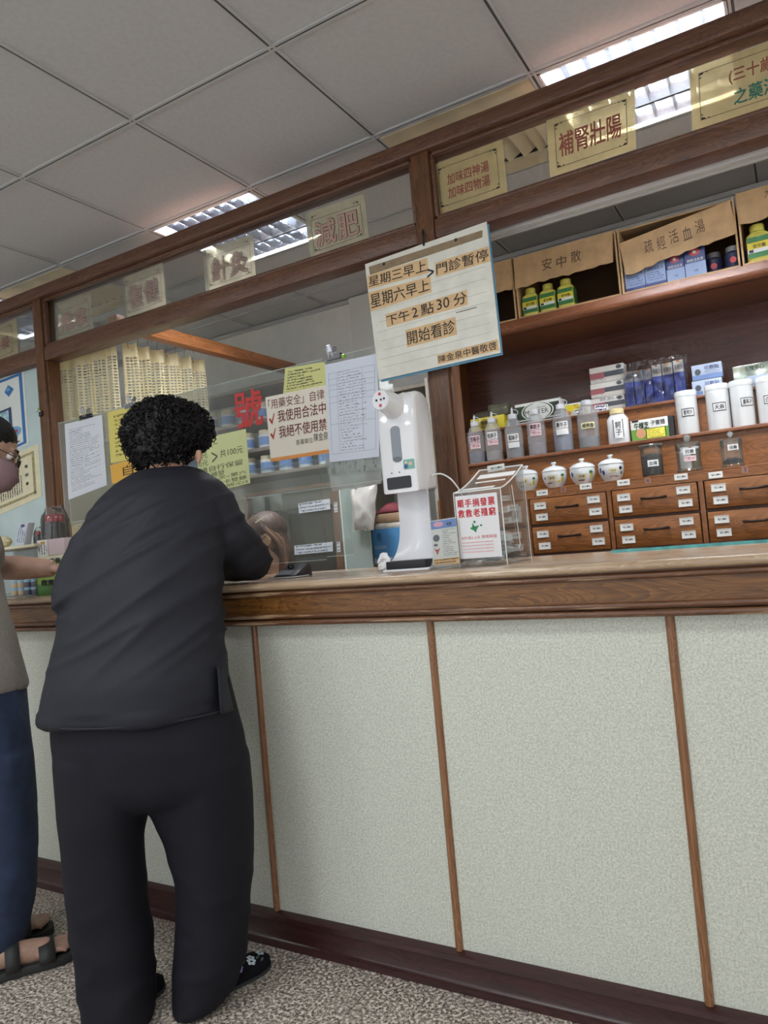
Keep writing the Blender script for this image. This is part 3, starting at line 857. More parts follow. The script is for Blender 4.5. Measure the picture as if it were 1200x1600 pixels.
shape(t, quadmap(q, .002), ellipse(.26, .66, .13, .24), plain('mushroom_print', (206, 150, 110), .5))
MB().obox(((q[1]+q[2])/2+Vector((.012, .03, 0))), Vector((.010, .0, 0)), Vector((.0, .027, 0)), Vector((.0, 0, (q[1].z-q[2].z)/2))).build('end_flap', BLK, t)
CAN = plain('white_tin', (226, 228, 228), .2, coat=.4)
def canister(pxc, wl, wr, pyt, pyb, txt, label, lc=0.0, ry=(.40, .58)):
    y = L1Y+.06
    xl, xr = at(wl, (pyt+pyb)/2, y=y).x, at(wr, (pyt+pyb)/2, y=y).x
    r = (xr-xl)/2*.90; c = Vector(((xl+xr)/2, y, ZL1)); h = at(pxc, pyt, y=y).z-ZL1
    t = thing('tea_canister', label, 'canister', c, 'white tin canisters on the ledge')
    MB().lathe(c, [(0, 0), (r*.97, 0), (r, .004), (r, h*.88), (0, h*.88)], 28).build('tin_body', CAN, t, smooth=True)
    MB().lathe(c, [(r*1.0, h*.87), (r*1.03, h*.872), (r*1.03, h*.975), (r*.98, h*.995), (0, h)], 28).build('tin_lid', CAN, t, smooth=True)
    a0, a1 = FA-.62+lc, FA+.5+lc
    fm = cylmap(c, r+.0008, ZL1+h*ry[0], ZL1+h*ry[1], a0, a1); fm2 = cylmap(c, r+.0016, ZL1+h*ry[0], ZL1+h*ry[1], a0, a1)
    lb = patch(t, fm, WHL, nu=8, name='label'); 
    # drawn frame around the name, in short runs so that it follows the tin
    for (u0, v0, u1, v1) in ((0, 0, 1, .09), (0, .91, 1, 1), (0, 0, .05, 1), (.95, 0, 1, 1)): patch(lb, fm2, INK, (u0, v0, u1, v1), 'label_frame', nu=6)
    letter(lb, txt, fm2, INK, (.14, .2, .86, .8), .02)
canister(1074, 1054, 1093, 611, 672, '香附片', 'white tin canister labelled 香附片, shortest and leftmost of the row')
canister(1120, 1101, 1143, 601, 666, '天麻', 'white tin canister labelled 天麻, second in the row')
canister(1161, 1139, 1181, 594, 661, '蔓荊子', 'white tin canister labelled 蔓荊子 between two others', .3, (.42, .6))
canister(1202, 1180, 1222, 588, 655, '白芷', 'white tin canister cut off by the right edge of the picture')

# ---- porcelain jars and glass jars on the drawer unit
PORC2 = plain('glazed_porcelain', (226, 230, 230), .12, coat=.8)
CLR = {c: plain('glaze_'+c, v, .3) for c, v in dict(yellow=(212, 186, 60), green=(60, 104, 60), blue=(60, 70, 130), red=(130, 70, 60), black=(50, 50, 56), buff=(214, 200, 150)).items()}
def porcelain(px, pyb, pyt, wl, wr, label, look, txt):
    y = DY+.05
    xl, xr = at(wl, (pyb+pyt)/2, y=y).x, at(wr, (pyb+pyt)/2, y=y).x
    r = (xr-xl)/2*1.02; c = Vector(((xl+xr)/2, y, ZS)); h = at(px, pyt, y=y).z-ZS
    t = thing('porcelain_jar', label, 'jar', c, 'painted porcelain jars on the drawer unit')
    body = [(0, 0), (r*.62, 0), (r*.66, .006), (r*.82, h*.14), (r*.97, h*.36), (r, h*.5), (r*.97, h*.62), (r*.9, h*.64)]
    MB().lathe(c, body, 28).build('jar_body', PORC2, t, smooth=True, ang=50)
    lid = MB().lathe(c, [(r*.99, h*.62), (r*1.01, h*.63), (r*1.0, h*.67), (r*.8, h*.77), (r*.4, h*.84), (r*.14, h*.86), (r*.12, h*.89), (r*.22, h*.95), (r*.2, h*.99), (0, h)], 28).build('lid', PORC2, t, smooth=True, ang=50)
    def rad(v):   # radius at relative height v
        zz = v*h
        for (r0, z0), (r1, z1) in zip(body[2:-1], body[3:]):
            if z0 <= zz <= z1: return r0+(r1-r0)*(zz-z0)/(z1-z0)
        return r
    def fm(off):
        def f(u, v, e=0.0):
            hv = .6-.5*v; a = FA-1.15+2.2*u; rr = rad(hv)+off+e
            return Vector((c.x+rr*math.cos(a), c.y+rr*math.sin(a), ZS+hv*h))
        return f
    F = fm(.0012)
    def blob(cu, cv, ru, rv, col, n=10, a0=0): shape(t, F, ellipse(cu, cv, ru, rv, n, a0), CLR[col], 'painted_motif')
    if look == 0:
        blob(.84, .62, .06, .2, 'yellow'); blob(.84, .3, .08, .12, 'green', 5); blob(.7, .75, .05, .08, 'yellow'); blob(.3, .85, .14, .05, 'red', 7); blob(.12, .45, .03, .1, 'black', 5)
        lab = (.25, .25, .62, .7)
    elif look == 1:
        blob(.86, .6, .06, .2, 'yellow'); blob(.83, .32, .09, .14, 'green', 5); blob(.08, .4, .06, .2, 'blue', 5); blob(.45, .9, .16, .05, 'red', 7); lab = (.3, .42, .66, .8)
    else:
        blob(.08, .35, .05, .25, 'blue', 5); blob(.2, .55, .06, .2, 'blue', 5); blob(.85, .3, .08, .15, 'black', 5); blob(.9, .65, .05, .15, 'green', 6); blob(.6, .88, .2, .05, 'red', 7); lab = (.42, .3, .74, .62)
    pl = patch(t, fm(.0018), plain('buff_label', (222, 212, 172), .5), lab, 'label', nu=4)
    letter(pl, txt, fm(.0026), INK, (lab[0]+.07, lab[1]+.12, lab[2]-.07, lab[3]-.12), .02)
    return t
porcelain(826, 764, 727, 806, 840, 'porcelain jar with pineapple motif half hidden behind the donation box', 0, '朱砂')
porcelain(873, 762, 721, 848, 885, 'porcelain jar with yellow pineapple motif, second from the donation box', 0, '冰片')
porcelain(911, 759, 716, 891, 930, 'porcelain jar with white and buff labels, third from the donation box', 1, '牛黃')
porcelain(955, 752, 710, 935, 975, 'porcelain jar with dark blue figures, next to the glass jars', 2, '珍珠')
CG = clear('jar_glass', (248, 250, 249), 1.2, .04, opacity=.06)
HERB = plain('dark_herb', (58, 54, 46), .9, noise=.35, nscale=120, bump=.8)
HERB2 = plain('black_herb', (38, 34, 36), .9, noise=.35, nscale=120, bump=.8)
def glassjar(px, pyb, pyt, wl, wr, label, kind):
    y = DY+.05
    xl, xr = at(wl, (pyb+pyt)/2, y=y).x, at(wr, (pyb+pyt)/2, y=y).x
    r = (xr-xl)/2*.9; c = Vector(((xl+xr)/2, y, ZS)); h = at(px, pyt, y=y).z-ZS
    t = thing('glass_jar', label, 'jar', c, 'glass herb jars on the drawer unit')
    if kind == 0:
        MB().lathe(c, [(r*.2, .002), (r*.95, .002), (r, .01), (r, h*.86), (r*.94, h*.9), (r*.94, h*.93)], 24).build('jar_wall', CG, t, smooth=True)
        MB().lathe(c, [(r*1.02, h*.92), (r*1.1, h*.93), (r*1.12, h*.96), (r*1.05, h), (0, h)], 24).build('lid', clear('lid_glass', (234, 236, 234), 1.2, .1, opacity=.5, haze=(120, 124, 116)), t, smooth=True)
        MB().lathe(c, [(0, .008), (r*.94, .008), (r*.94, h*.66), (r*.5, h*.72), (0, h*.7)], 20).build('herb_filling', HERB, t, smooth=True)
        fm = (.3, .5)
    else:
        MB().lathe(c, [(0, .002), (r*1.05, .002), (r*1.1, .006), (r*.98, .014), (r, .03), (r, h*.74), (r*.96, h*.75)], 24).build('jar_wall', CG, t, smooth=True)
        MB().lathe(c, [(r*1.03, h*.62), (r*1.04, h*.63), (r*1.04, h*.77), (r*.95, h*.8), (r*.2, h*.815), (r*.16, h*.85)], 24).build('lid', CG, t, smooth=True)
        MB().ball(c+Vector((0, 0, h*.91)), r*.33, seg=16).build('knob', clear('knob_glass', (252, 253, 252), 1.5, .02, opacity=.22), t, smooth=True)
        if kind == 2: MB().lathe(c, [(0, .016), (r*.9, .016), (r*.9, h*.2), (r*.4, h*.27), (0, h*.25)], 18).build('herb_filling', HERB2, t, smooth=True)
        fm = (.46, .62)
    z0, z1 = ZS+h*fm[0], ZS+h*fm[1]
    M_ = cylmap(c, r*1.05+.001, z0, z1, FA-.5, FA+.45)
    lb = patch(t, M_, WHL, nu=6, name='label'); letter(lb, {0: '血竭', 1: '沉香', 2: '沒藥'}[kind], cylmap(c, r*1.05+.0018, z0, z1, FA-.5, FA+.45), INK, (.14, .2, .86, .8), .02)
    if kind == 1:
        z0, z1 = ZS+h*.28, ZS+h*.42
        patch(t, cylmap(c, r*1.05+.001, z0, z1, FA-.5, FA+.45), PINKP, nu=6, name='label')
    return t, c, r, h
glassjar(1016, 744, 695, 1000, 1038, 'lidded glass jar filled with dark herb beside the porcelain jars', 0)
t, c, r, h = glassjar(1072, 737, 680, 1054, 1097, 'glass apothecary jar with knob lid holding a small white bottle', 1)
tb = thing('pill_bottle', 'small white bottle standing inside the middle glass jar', 'bottle', c+Vector((-.01, 0, .017)))
cc = c+Vector((-.012, 0, .016))
MB().lathe(cc, [(0, 0), (.02, 0), (.022, .004), (.022, h*.44), (.014, h*.5), (0, h*.5)], 16).build('bottle_body', PORC, tb, smooth=True)
MB().lathe(cc, [(.016, h*.49), (.017, h*.5), (.017, h*.57), (0, h*.58)], 16).build('cap', PORC, tb, smooth=True)
cc = c+Vector((.026, .012, .016))
tb = thing('glass_vial', 'greenish glass vial inside the middle glass jar', 'bottle', cc)
MB().lathe(cc, [(0, 0), (.015, 0), (.016, .003), (.016, h*.5), (.011, h*.52)], 14).build('vial_wall', clear('green_glass', (234, 236, 229), 1, .05, opacity=.3, haze=(130, 136, 110)), tb, smooth=True)
MB().lathe(cc, [(.012, h*.5), (.016, h*.51), (.016, h*.57), (0, h*.58)], 14).build('cap', PORC, tb, smooth=True)
glassjar(1142, 729, 674, 1124, 1162, 'glass apothecary jar with knob lid and black herb at the bottom', 2)

# ---- cartons on the upper ledge
K = crop(720, 540, 5.0); LY = L2Y+.03
YC = plain('yellow_carton', (226, 208, 58), .45)
t, q, fm = carton('medicine_carton', 'bright yellow carton with a round black logo, left end of the upper ledge', K((68, 540), (332, 490), (340, 600), (80, 640)), LY, .07, YC, zb=ZL2)
shape(t, fm, ellipse(.42, .5, .15, .4), plain('olive_print', (168, 150, 40), .5)); letter(t, '龍骰', quadmap(q, .002), INK, (.32, .25, .52, .55), .04); letter(t, '個心物', quadmap(q, .002), INK, (.32, .6, .52, .78), .02)
shape(t, fm, ellipse(.72, .45, .09, .3, 7), plain('olive_print', (168, 150, 40), .5))
p = [q[3]+Vector((.05, -.004, -.005)), q[3]+Vector((.14, -.004, -.002)), q[3]+Vector((.14, -.004, -.03)), q[3]+Vector((.05, -.004, -.03))]
t2 = thing('plastic_tub', 'clear plastic tub lying on the yellow carton', 'tub', (q[0]+q[1])/2+Vector((0, .03, 0)))
z0 = q[0].z+.001; x0, x1 = q[0].x+.01, q[1].x+.02
MB().box(x0, x1-.1, LY+.005, LY+.065, z0, z0+.03).build('tub_wall', clear('tub_plastic', (239, 240, 236), 1, .1, opacity=.3, haze=(120, 120, 100)), t2, bevel=.004)
MB().box(x1-.1, x1, LY+.005, LY+.065, z0, z0+.055).build('tub_end', clear('tub_plastic_b', (240, 241, 236), 1, .1, opacity=.45, haze=(130, 132, 110)), t2, bevel=.004)
DGR = plain('dark_green_print', (42, 60, 40), .45)
t, q, fm = carton('tissue_carton', 'white and dark green carton with MASTER in an oval on the upper ledge', K((418, 425), (768, 352), (778, 515), (430, 590)), LY-.0, .09, WHC, zb=ZL2)
patch(t, fm, DGR, (.0, .14, 1, .78)); shape(t, quadmap(q, .0018), ellipse(.5, .46, .36, .44, 28), WHC); 
F2 = quadmap(q, .0026)
for k_ in range(14):
    a0, a1 = math.radians(100+10*k_), math.radians(110+10*k_)
    w0 = .012+.02*math.sin(math.pi*k_/14)
    for s_ in (1, -1):
        P = [(.5+s_*(.33)*math.cos(a), .46+(.40)*math.sin(a)*-1) for a in (a0, a1)]; Q = [(.5+s_*(.33-w0)*math.cos(a), .46+(.40-w0)*math.sin(a)*-1) for a in (a0, a1)]
        shape(t, F2, [P[0], P[1], Q[1], Q[0]], DGR)
letter(t, 'M   STER', F2, INK, (.22, .38, .74, .6)); shape(t, F2, [(.335, .6), (.37, .36), (.405, .6)], INK); letter(t, 'SPECIAL', F2, INK, (.5, .27, .7, .33))
patch(t, fm, DGR, (.0, .84, 1, .9))
t, q, fm = carton('medicine_carton', 'small yellow and white carton between the MASTER carton and the stacked cartons', K((810, 420), (1005, 380), (1012, 490), (820, 520)), LY+.0, .05, WHC, zb=ZL2)
patch(t, fm, YC, (0, .1, .55, .6)); letter(t, 'TC', fm, plain('red_ink', (190, 40, 44), .5), (.34, .12, .5, .38), .03); patch(t, fm, doc('carton_print', (236, 230, 190), (150, 110, 60), rows=6, cols=16, mu=.05, mv=.05), (.5, .2, .96, .92))
shape(t, quadmap(q, .002), ellipse(.14, .72, .07, .16), plain('orange_print', (216, 130, 60), .5))
pp = [q[3]+(q[2]-q[3])*.35+Vector((0, -.006, .03)), q[2]+Vector((-.03, -.006, .032)), q[2]+Vector((-.03, -.006, .0)), q[3]+(q[2]-q[3])*.35+Vector((0, -.006, 0))]
m = MB(); m.slab(pp, .001, BACK); o = m.build('price_tag', doc('tag_print', (238, 238, 236), (60, 60, 70), rows=2, cols=10, mu=.08, mv=.05, dens=.45)); tag(o, 'small white tag leaning on the small yellow carton', 'tag')
GREYC = plain('pale_grey_carton', (216, 212, 204), .45); MAR = plain('maroon_print', (150, 84, 90), .5); DGY = plain('dark_grey_print', (70, 74, 80), .5)
stack = [((998, 122), (1265, 75), (1272, 205), (1006, 242)), ((1006, 250), (1268, 205), (1275, 322), (1012, 358)), ((1012, 362), (1272, 325), (1280, 440), (1018, 470))]
zz = ZL2
for k_, nm in ((2, 'lowest'), (1, 'middle'), (0, 'topmost')):
    t, q, fm = carton('medicine_carton', 'pale grey carton with maroon band, %s of the stack of three' % nm, K(*stack[k_]), LY+.0, .07, GREYC, zb=zz, group='stacked pale cartons')
    zz = q[0].z+.0012
    patch(t, fm, DGY, (0, .36, 1, .68)); patch(t, quadmap(q, .0018), MAR, (0, .38, .42, .74)); shape(t, fm, ellipse(.86, .18, .08, .13), DGY); patch(t, fm, doc('fine_print', (216, 212, 204), (120, 116, 112), rows=3, cols=16, mu=.05, mv=.05), (.05, .76, .5, .96))
    if k_ == 2: letter(t, 'EXP. 2016. 6', quadmap(q, .002), plain('blue_ink', (40, 50, 110), .5), (.28, .04, .8, .22), .01)
m = MB(); qq = [at(*p_, y=LY-.012) for p_ in K((1040, 425), (1145, 415), (1150, 465), (1040, 480))]; dz = ZL2-min(p_.z for p_ in qq); qq = [p_+Vector((0, 0, dz)) for p_ in qq]
m.slab(qq, .001, BACK); o = m.build('price_tag', doc('tag_print2', (240, 240, 238), (50, 50, 90), rows=2, cols=9, mu=.06, mv=.05, dens=.44)); tag(o, 'white handwritten tag leaning on the stack of pale cartons', 'tag')
# blue bottles' cartons in a plastic bag
K = crop(940, 540, 4.615)
BLU = plain('deep_blue_carton', (58, 74, 160), .4); GRY = plain('grey_blue_carton', (150, 152, 160), .45)
cols_ = [(158, 222, 150), (228, 296, 140), (302, 358, 128), (362, 428, 100), (434, 508, 86), (516, 588, 64)]
slope = -.17
for k_, (xa, xb, yt) in enumerate(cols_):
    yb0 = 410-(xa-158)*.17
    t, q, fm = carton('medicine_carton', 'tall deep blue carton in the clear bag, number %s from the left' % ['one', 'two', 'three', 'four', 'five', 'six'][k_], K((xa, yt), (xb, yt-8), (xb+14, yb0-10), (xa+14, yb0)), LY+.004, .05, BLU, zb=ZL2, group='deep blue cartons in the clear bag')
    patch(t, fm, GREYC if k_ > 2 else GRY, (0, 0, 1, .3)); letter(t, '香藿水', quadmap(q, .002), plain('slate_ink', (90, 92, 110), .5), (.1, .1, .9, .22))
    patch(t, quadmap(q, .0018), plain('orange_print', (216, 130, 60), .5), (.35, 0, .65, .05))
LBL = plain('light_blue_carton', (178, 190, 212), .45)
zz = ZL2
for k_, qd, nm in ((1, ((645, 215), (865, 190), (870, 300), (655, 330)), 'lower'), (0, ((640, 85), (860, 55), (865, 170), (648, 190)), 'upper')):
    t, q, fm = carton('medicine_carton', 'pale blue carton with a heart emblem, %s of the two beside the bag' % nm, K(*qd), LY+.0, .06, LBL, zb=zz, group='pale blue cartons')
    zz = q[0].z+.002
    shape(t, fm, ellipse(.2, .48, .1, .2, 12), DGY); letter(t, '可敷貼', fm, plain('slate_blue', (80, 90, 130), .5), (.42, .14, .92, .4), .02); patch(t, fm, plain('mid_blue_print', (110, 134, 180), .5), (.0, .7, 1, .98)); patch(t, fm, doc('blue_print', (178, 190, 212), (110, 120, 150), rows=3, cols=16, mu=.05, mv=.05), (.42, .45, .95, .68))
# the bag: crumpled clear film round the blue cartons
bag = MB(); nu, nv = 36, 16
p0, p1, p2, p3 = [at(*p_, y=LY-.012) for p_ in K((150, 135), (615, 60), (625, 345), (160, 420))]
p2.z = p3.z = ZL2+.001
vs = []; fs = []
for j in range(nv+1):
    for i in range(nu+1):
        u, v = i/nu, j/nv
        p = (p0*(1-u)+p1*u)*(1-v)+(p3*(1-u)+p2*u)*v
        n_ = mnoise.noise(Vector((u*14, v*7, 1.3)))+.5*mnoise.noise(Vector((u*30, v*18, 4)))
        p = p+Vector((0, -.010+.012*n_, .01*mnoise.noise(Vector((u*9, 3, 2)))*(1-v)))
        vs.append(p)
for j in range(nv):
    for i in range(nu):
        a = j*(nu+1)+i; fs.append((a, a+1, a+nu+2, a+nu+1))
bag.add(vs, fs)
FILM = clear('crinkled_film', (255, 255, 255), 2.6, .08, opacity=.0)
o = bag.build('plastic_bag', FILM, smooth=True, ang=80); tag(o, 'crinkled clear plastic bag over the deep blue cartons', 'bag')
SIL = plain('silver_foil', (200, 214, 200), .18, metal=.85, noise=.2, nscale=14, bump=.6)
t, q, fm = carton('foil_pack', 'silvery green foil pack at the right end of the upper ledge', K((940, 105), (1230, 50), (1235, 235), (950, 262)), LY+.0, .05, SIL, zb=ZL2)
patch(t, fm, LBL, (.35, .5, 1, 1)); letter(t, '生技中心', fm, DGR, (.3, .06, .8, .26), .02)
qq = [at(*p_, y=LY-.02) for p_ in K((725, 262), (812, 250), (815, 300), (730, 312))]; dz = ZL2-qq[3].z; qq = [p_+Vector((0, 0, dz)) for p_ in qq]
m = MB(); m.slab(qq, .001, BACK); o = m.build('price_tag', LAB); tag(o, 'small blank white tag behind the 天麻 canister', 'tag')

# ---- cardboard boxes on the top shelf
CARD = plain('corrugated_card', (198, 164, 120), .75, noise=.07, nscale=18)
CARDE = plain('card_edge', (150, 118, 82), .8)
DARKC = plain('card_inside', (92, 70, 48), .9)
BXY = SHY+.035
def cbox(px, label, text, flap_px, edge):
    """open-fronted carton; flap_px: hanging front flap corners tl,tr,br,bl"""
    q = [at(a, b_, y=BXY) for a, b_ in px]
    x0, x1 = (q[0].x+q[3].x)/2, (q[1].x+q[2].x)/2; z1 = (q[0].z+q[1].z)/2; z0 = SHT
    t = thing('cardboard_box', label, 'box', ((x0+x1)/2, BXY+.15, z0), 'cardboard boxes on the top shelf')
    w = .007; y1 = BY-.02
    MB().box(x0, x1, BXY, y1, z0, z0+w).build('bottom', CARD, t)
    MB().box(x0, x0+w, BXY, y1, z0+w, z1).build('side_wall', CARD, t); MB().box(x1-w, x1, BXY, y1, z0+w, z1).build('side_wall', CARD, t)
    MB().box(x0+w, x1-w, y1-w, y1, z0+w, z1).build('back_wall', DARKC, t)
    MB().box(x0+w, x1-w, BXY+.02, y1-w, z1-w, z1).build('top', CARD, t)
    if flap_px:
        fq = [at(a, b_, y=BXY-.006) for a, b_ in flap_px]
        m = MB()
        # torn lower edge: split the flap in columns with uneven ends
        n = 16; T = []; Bt = []
        rnd = random.Random(len(label))
        for k_ in range(n+1):
            u = k_/n; T.append(fq[0]*(1-u)+fq[1]*u); Bt.append(fq[3]*(1-u)+fq[2]*u+Vector((0, 0, rnd.uniform(-.006, .004)*edge)))
        vs = T+Bt+[p+Vector((0, .004, 0)) for p in T+Bt]; N = 2*(n+1); fs = []
        for k_ in range(n):
            a, b_, c_, d_ = k_, k_+1, n+2+k_, n+1+k_
            fs += [(d_, c_, b_, a), (N+a, N+b_, N+c_, N+d_), (a, b_, N+b_, N+a), (d_, N+d_, N+c_, c_)]
        fs += [(0, N, N+n+1, n+1), (n, 2*n+1, N+2*n+1, N+n)]
        m.add(vs, fs); f = m.build('front_flap', CARD, t)
        if text: 
            F = quadmap(fq, .0012)
            pen = plain('pencil_ink', (86, 66, 46), .7)
            u0, u1 = text[1]; n_ = len(text[0]); st = (u1-u0)/n_
            for k_, ch in enumerate(text[0]): letter(f, ch, F, pen, (u0+st*k_+st*.12, text[2]+(.05 if k_ % 2 else 0), u0+st*(k_+1)-st*.2, text[3]+(.05 if k_ % 2 else 0)), -.012)
    return t, x0, x1, z0, z1
K = crop(780, 260, 2.857)
cbox(K((-190, 470), (55, 412), (80, 690), (-180, 745)), 'cardboard box at the left end of the top shelf, mostly behind the hanging sign', None, K((-190, 475), (52, 414), (58, 545), (-185, 610)), 1)
_, ax0, ax1, az0, az1 = cbox(K((62, 410), (515, 285), (548, 580), (88, 685)), 'cardboard box marked 安中散 with three yellow bottles inside', ('安中散', (.28, .72), .3, .68), K((65, 410), (505, 287), (508, 428), (70, 545)), 1)
_, bx0, bx1, bz0, bz1 = cbox(K((527, 290), (1050, 125), (1072, 448), (550, 575)), 'cardboard box marked 疏經活血湯 with a tilted flap and blue cartons inside', ('疏經活血湯', (.2, .78), .22, .62), K((535, 345), (1030, 150), (1060, 295), (565, 485)), 1.6)
_, cx0, cx1, cz0, cz1 = cbox(K((1058, 122), (1500, -5), (1530, 330), (1082, 440)), 'cardboard box at the right end of the top shelf holding two yellow bottles', ('大', (.28, .36), .1, .4), K((1058, 122), (1500, -5), (1505, 140), (1072, 262)), 1)
YB = plain('yellow_plastic_bottle', (214, 206, 96), .35); GB = plain('green_band', (52, 116, 62), .45); YB2 = plain('yellow_band', (226, 208, 60), .45)
def ybottle(x, y, label, h=.128, w=.037):
    c = Vector((x, y, SHT+.0075))
    t = thing('yellow_bottle', label, 'bottle', c, 'yellow medicine bottles in the cardboard boxes')
    m = MB()
    rr = [(.96, 0), (1, .004), (1, h*.62), (.93, h*.72), (.6, h*.8), (.52, h*.82)]
    m.loft([(c+Vector((0, 0, z)), Vector((w*k_, 0, 0)), Vector((0, w*.85*k_, 0))) for k_, z in rr], 24, pw=4.5)
    m.build('bottle_body', YB, t, smooth=True, ang=50)
    MB().lathe(c, [(w*.55, h*.81), (w*.62, h*.82), (w*.62, h*.97), (w*.56, h), (0, h)], 18).build('cap', YB, t, smooth=True)
    q = [c+Vector((-w*.9, -w*.88, h*.64)), c+Vector((w*.9, -w*.88, h*.64)), c+Vector((w*.9, -w*.88, h*.1)), c+Vector((-w*.9, -w*.88, h*.1))]
    F = quadmap(q, .0); lb = patch(t, F, GB, name='label'); F2 = quadmap(q, .0008); patch(lb, F2, YB2, (0, .26, 1, .58)); patch(lb, F2, WHL, (0, .58, 1, .76)); letter(lb, '安中散', quadmap(q, .0014), INK, (.25, .36, .85, .54), .02)
    patch(lb, quadmap(q, .0014), INK, (.06, .6, .26, .74))
    F3 = quadmap([c+Vector((w*1.005, -w*.72, h*.64)), c+Vector((w*1.005, w*.72, h*.64)), c+Vector((w*1.005, w*.72, h*.1)), c+Vector((w*1.005, -w*.72, h*.1))], .0006)
    patch(t, F3, GB, name='label')
xa = ax0+.007+.043; yb = BXY+.045
ybottle(xa+.002, yb, 'yellow bottle with green band in the 安中散 box, left of three'); ybottle(xa+.082, yb, 'yellow bottle with green band in the 安中散 box, middle of three'); ybottle(xa+.164, yb-.005, 'yellow bottle with green band in the 安中散 box, right of three')
ybottle(cx0+.06, yb, 'yellow bottle in the rightmost cardboard box, left of two', .15, .042); ybottle(cx0+.154, yb, 'yellow bottle in the rightmost cardboard box, right of two', .15, .042)
# cartons and bottles in the 疏經活血湯 box
NAVY = plain('navy_carton', (44, 54, 104), .4); SKY = plain('sky_carton', (150, 170, 206), .45)
def small_carton(x0, x1, h, dark, label):
    z = SHT+.0078; y = BXY+.012
    q = [Vector((x0, y, z+h)), Vector((x1, y, z+h)), Vector((x1, y, z)), Vector((x0, y, z))]
    t = thing('herb_carton', label, 'box', ((x0+x1)/2, y+.03, z), 'cartons in the 疏經活血湯 box')
    m = MB(); m.slab(q, .055, BACK); m.build('carton_body', NAVY if dark else SKY, t, bevel=.001)
    F = quadmap(q, .001); F2 = quadmap(q, .0018)
    if dark:
        shape(t, F, ellipse(.5, .22, .26, .12), plain('red_emblem', (176, 60, 60), .5)); shape(t, F2, ellipse(.5, .22, .1, .05), WHL); patch(t, F, SKY, (0, .55, 1, 1)); letter(t, '疏經活血湯', F2, WHL, (.1, .42, .9, .52))
        letter(t, '中藥', F2, NAVY, (.4, .78, .62, .86))
    else:
        letter(t, '疏經活血湯', F2, NAVY, (.12, .2, .9, .34)); patch(t, F, doc('herb_print', (150, 170, 206), (70, 84, 130), rows=4, cols=14, mu=.1, mv=.05), (0, .4, 1, .78)); patch(t, F, NAVY, (0, .86, 1, 1))
sx = bx0+.012
for k_, (wd, h_, dk, nm) in enumerate(((.082, .1, 0, 'pale blue carton, leftmost in the 疏經活血湯 box'), (.082, .1, 0, 'pale blue carton, second in the 疏經活血湯 box'), (.072, .112, 1, 'navy carton with red emblem, left of two in the 疏經活血湯 box'), (.08, .125, 1, 'navy carton with red emblem, right of two in the 疏經活血湯 box'))):
    small_carton(sx, sx+wd-.003, h_, dk, nm); sx += wd
DB = plain('dark_blue_bottle', (36, 42, 70), .35); GC = plain('grey_cap', (126, 128, 132), .5)
for k_, nm in enumerate(('dark bottle with grey cap beside the navy carton', 'dark bottle with grey cap, middle of three in the box shade', 'dark bottle with grey cap by the right wall of the box')):
    c = Vector((sx+.022+.072*k_, BXY+(.06 if k_ else .085), SHT+.0078)); h_ = .095
    t = thing('dark_bottle', nm, 'bottle', c, 'dark bottles in the 疏經活血湯 box')
    MB().lathe(c, [(0, 0), (.03, 0), (.032, .004), (.032, h_*.68), (.022, h_*.78), (0, h_*.78)], 18).build('bottle_body', DB, t, smooth=True)
    MB().lathe(c, [(.023, h_*.76), (.026, h_*.77), (.026, h_*.97), (.022, h_), (0, h_)], 18).build('cap', GC, t, smooth=True)
    shape(t, quadmap([c+Vector((-.02, -.0325, .05)), c+Vector((.02, -.0325, .05)), c+Vector((.02, -.0325, .02)), c+Vector((-.02, -.0325, .02))], .0), ellipse(.5, .5, .3, .4), plain('red_emblem', (176, 60, 60), .5), 'emblem')
# ------------------------------------------------------------------ notices behind the transom glass
TY = PY+.041
OLDP = thin_paper('aged_notice_paper', (244, 230, 200), .22)
YELP = thin_paper('yellow_notice_paper', (252, 226, 172), .2)
FADE = plain('faded_rose_ink', (216, 170, 156), .7); LINE = plain('brown_line_ink', (104, 80, 60), .7); BRICK = plain('brick_red_ink', (168, 88, 72), .7); TEAL = plain('teal_ink', (60, 130, 110), .7)
DKIN = plain('notice_black', (60, 50, 46), .7)
def corners(parent, fm, mat):
    for cu, cv, su, sv in ((.1, .12, 1, 1), (.9, .12, -1, 1), (.9, .88, -1, -1), (.1, .88, 1, -1)):
        for r_, o_ in ((.05, 0), (.035, .055)):
            shape(parent, fm, [(cu+su*(o_), cv), (cu+su*(o_+r_), cv), (cu+su*(o_+r_*.5), cv+sv*r_*.8)], mat, 'corner_ornament')
            shape(parent, fm, [(cu, cv+sv*(o_*1.2)), (cu, cv+sv*(o_*1.2+r_)), (cu+su*r_*.6, cv+sv*(o_*1.2+r_*.5))], mat, 'corner_ornament')
def old_notice(px, text, label):
    o, q = sheet('treatment_notice', label, 'notice', px, TY, OLDP, 0, 'faded notices in the transom')
    F = quadmap(q, .0008); F2 = quadmap(q, .0014)
    outline(o, F, (.08, .2, .93, .9), .008, .010, LINE); corners(o, F, LINE)
    for k_, ch in enumerate(text):
        letter(o, ch, F, LINE, (.13+.38*k_, .27, .5+.38*k_, .85), .07, 'lettering_outline'); letter(o, ch, F2, FADE, (.14+.38*k_, .285, .485+.38*k_, .84), .03)
    MB().slab([p+Vector((0, -.0008, 0)) for p in (q[0]+(q[1]-q[0])*.0, q[0]+(q[1]-q[0])*.0+Vector((.018, 0, 0)), q[3]+Vector((.018, 0, 0)), q[3])], .0003, BACK).build('clear_tape', clear('tape', (250, 249, 244), 1, .2, opacity=.12), o)
    return o
K = crop(0, 440, 5.715)
old_notice(K((490, 225), (805, 100), (835, 420), (500, 530)), '推拿', 'faded aged notice reading 推拿, next to the left post')
K = crop(80, 400, 4.615)
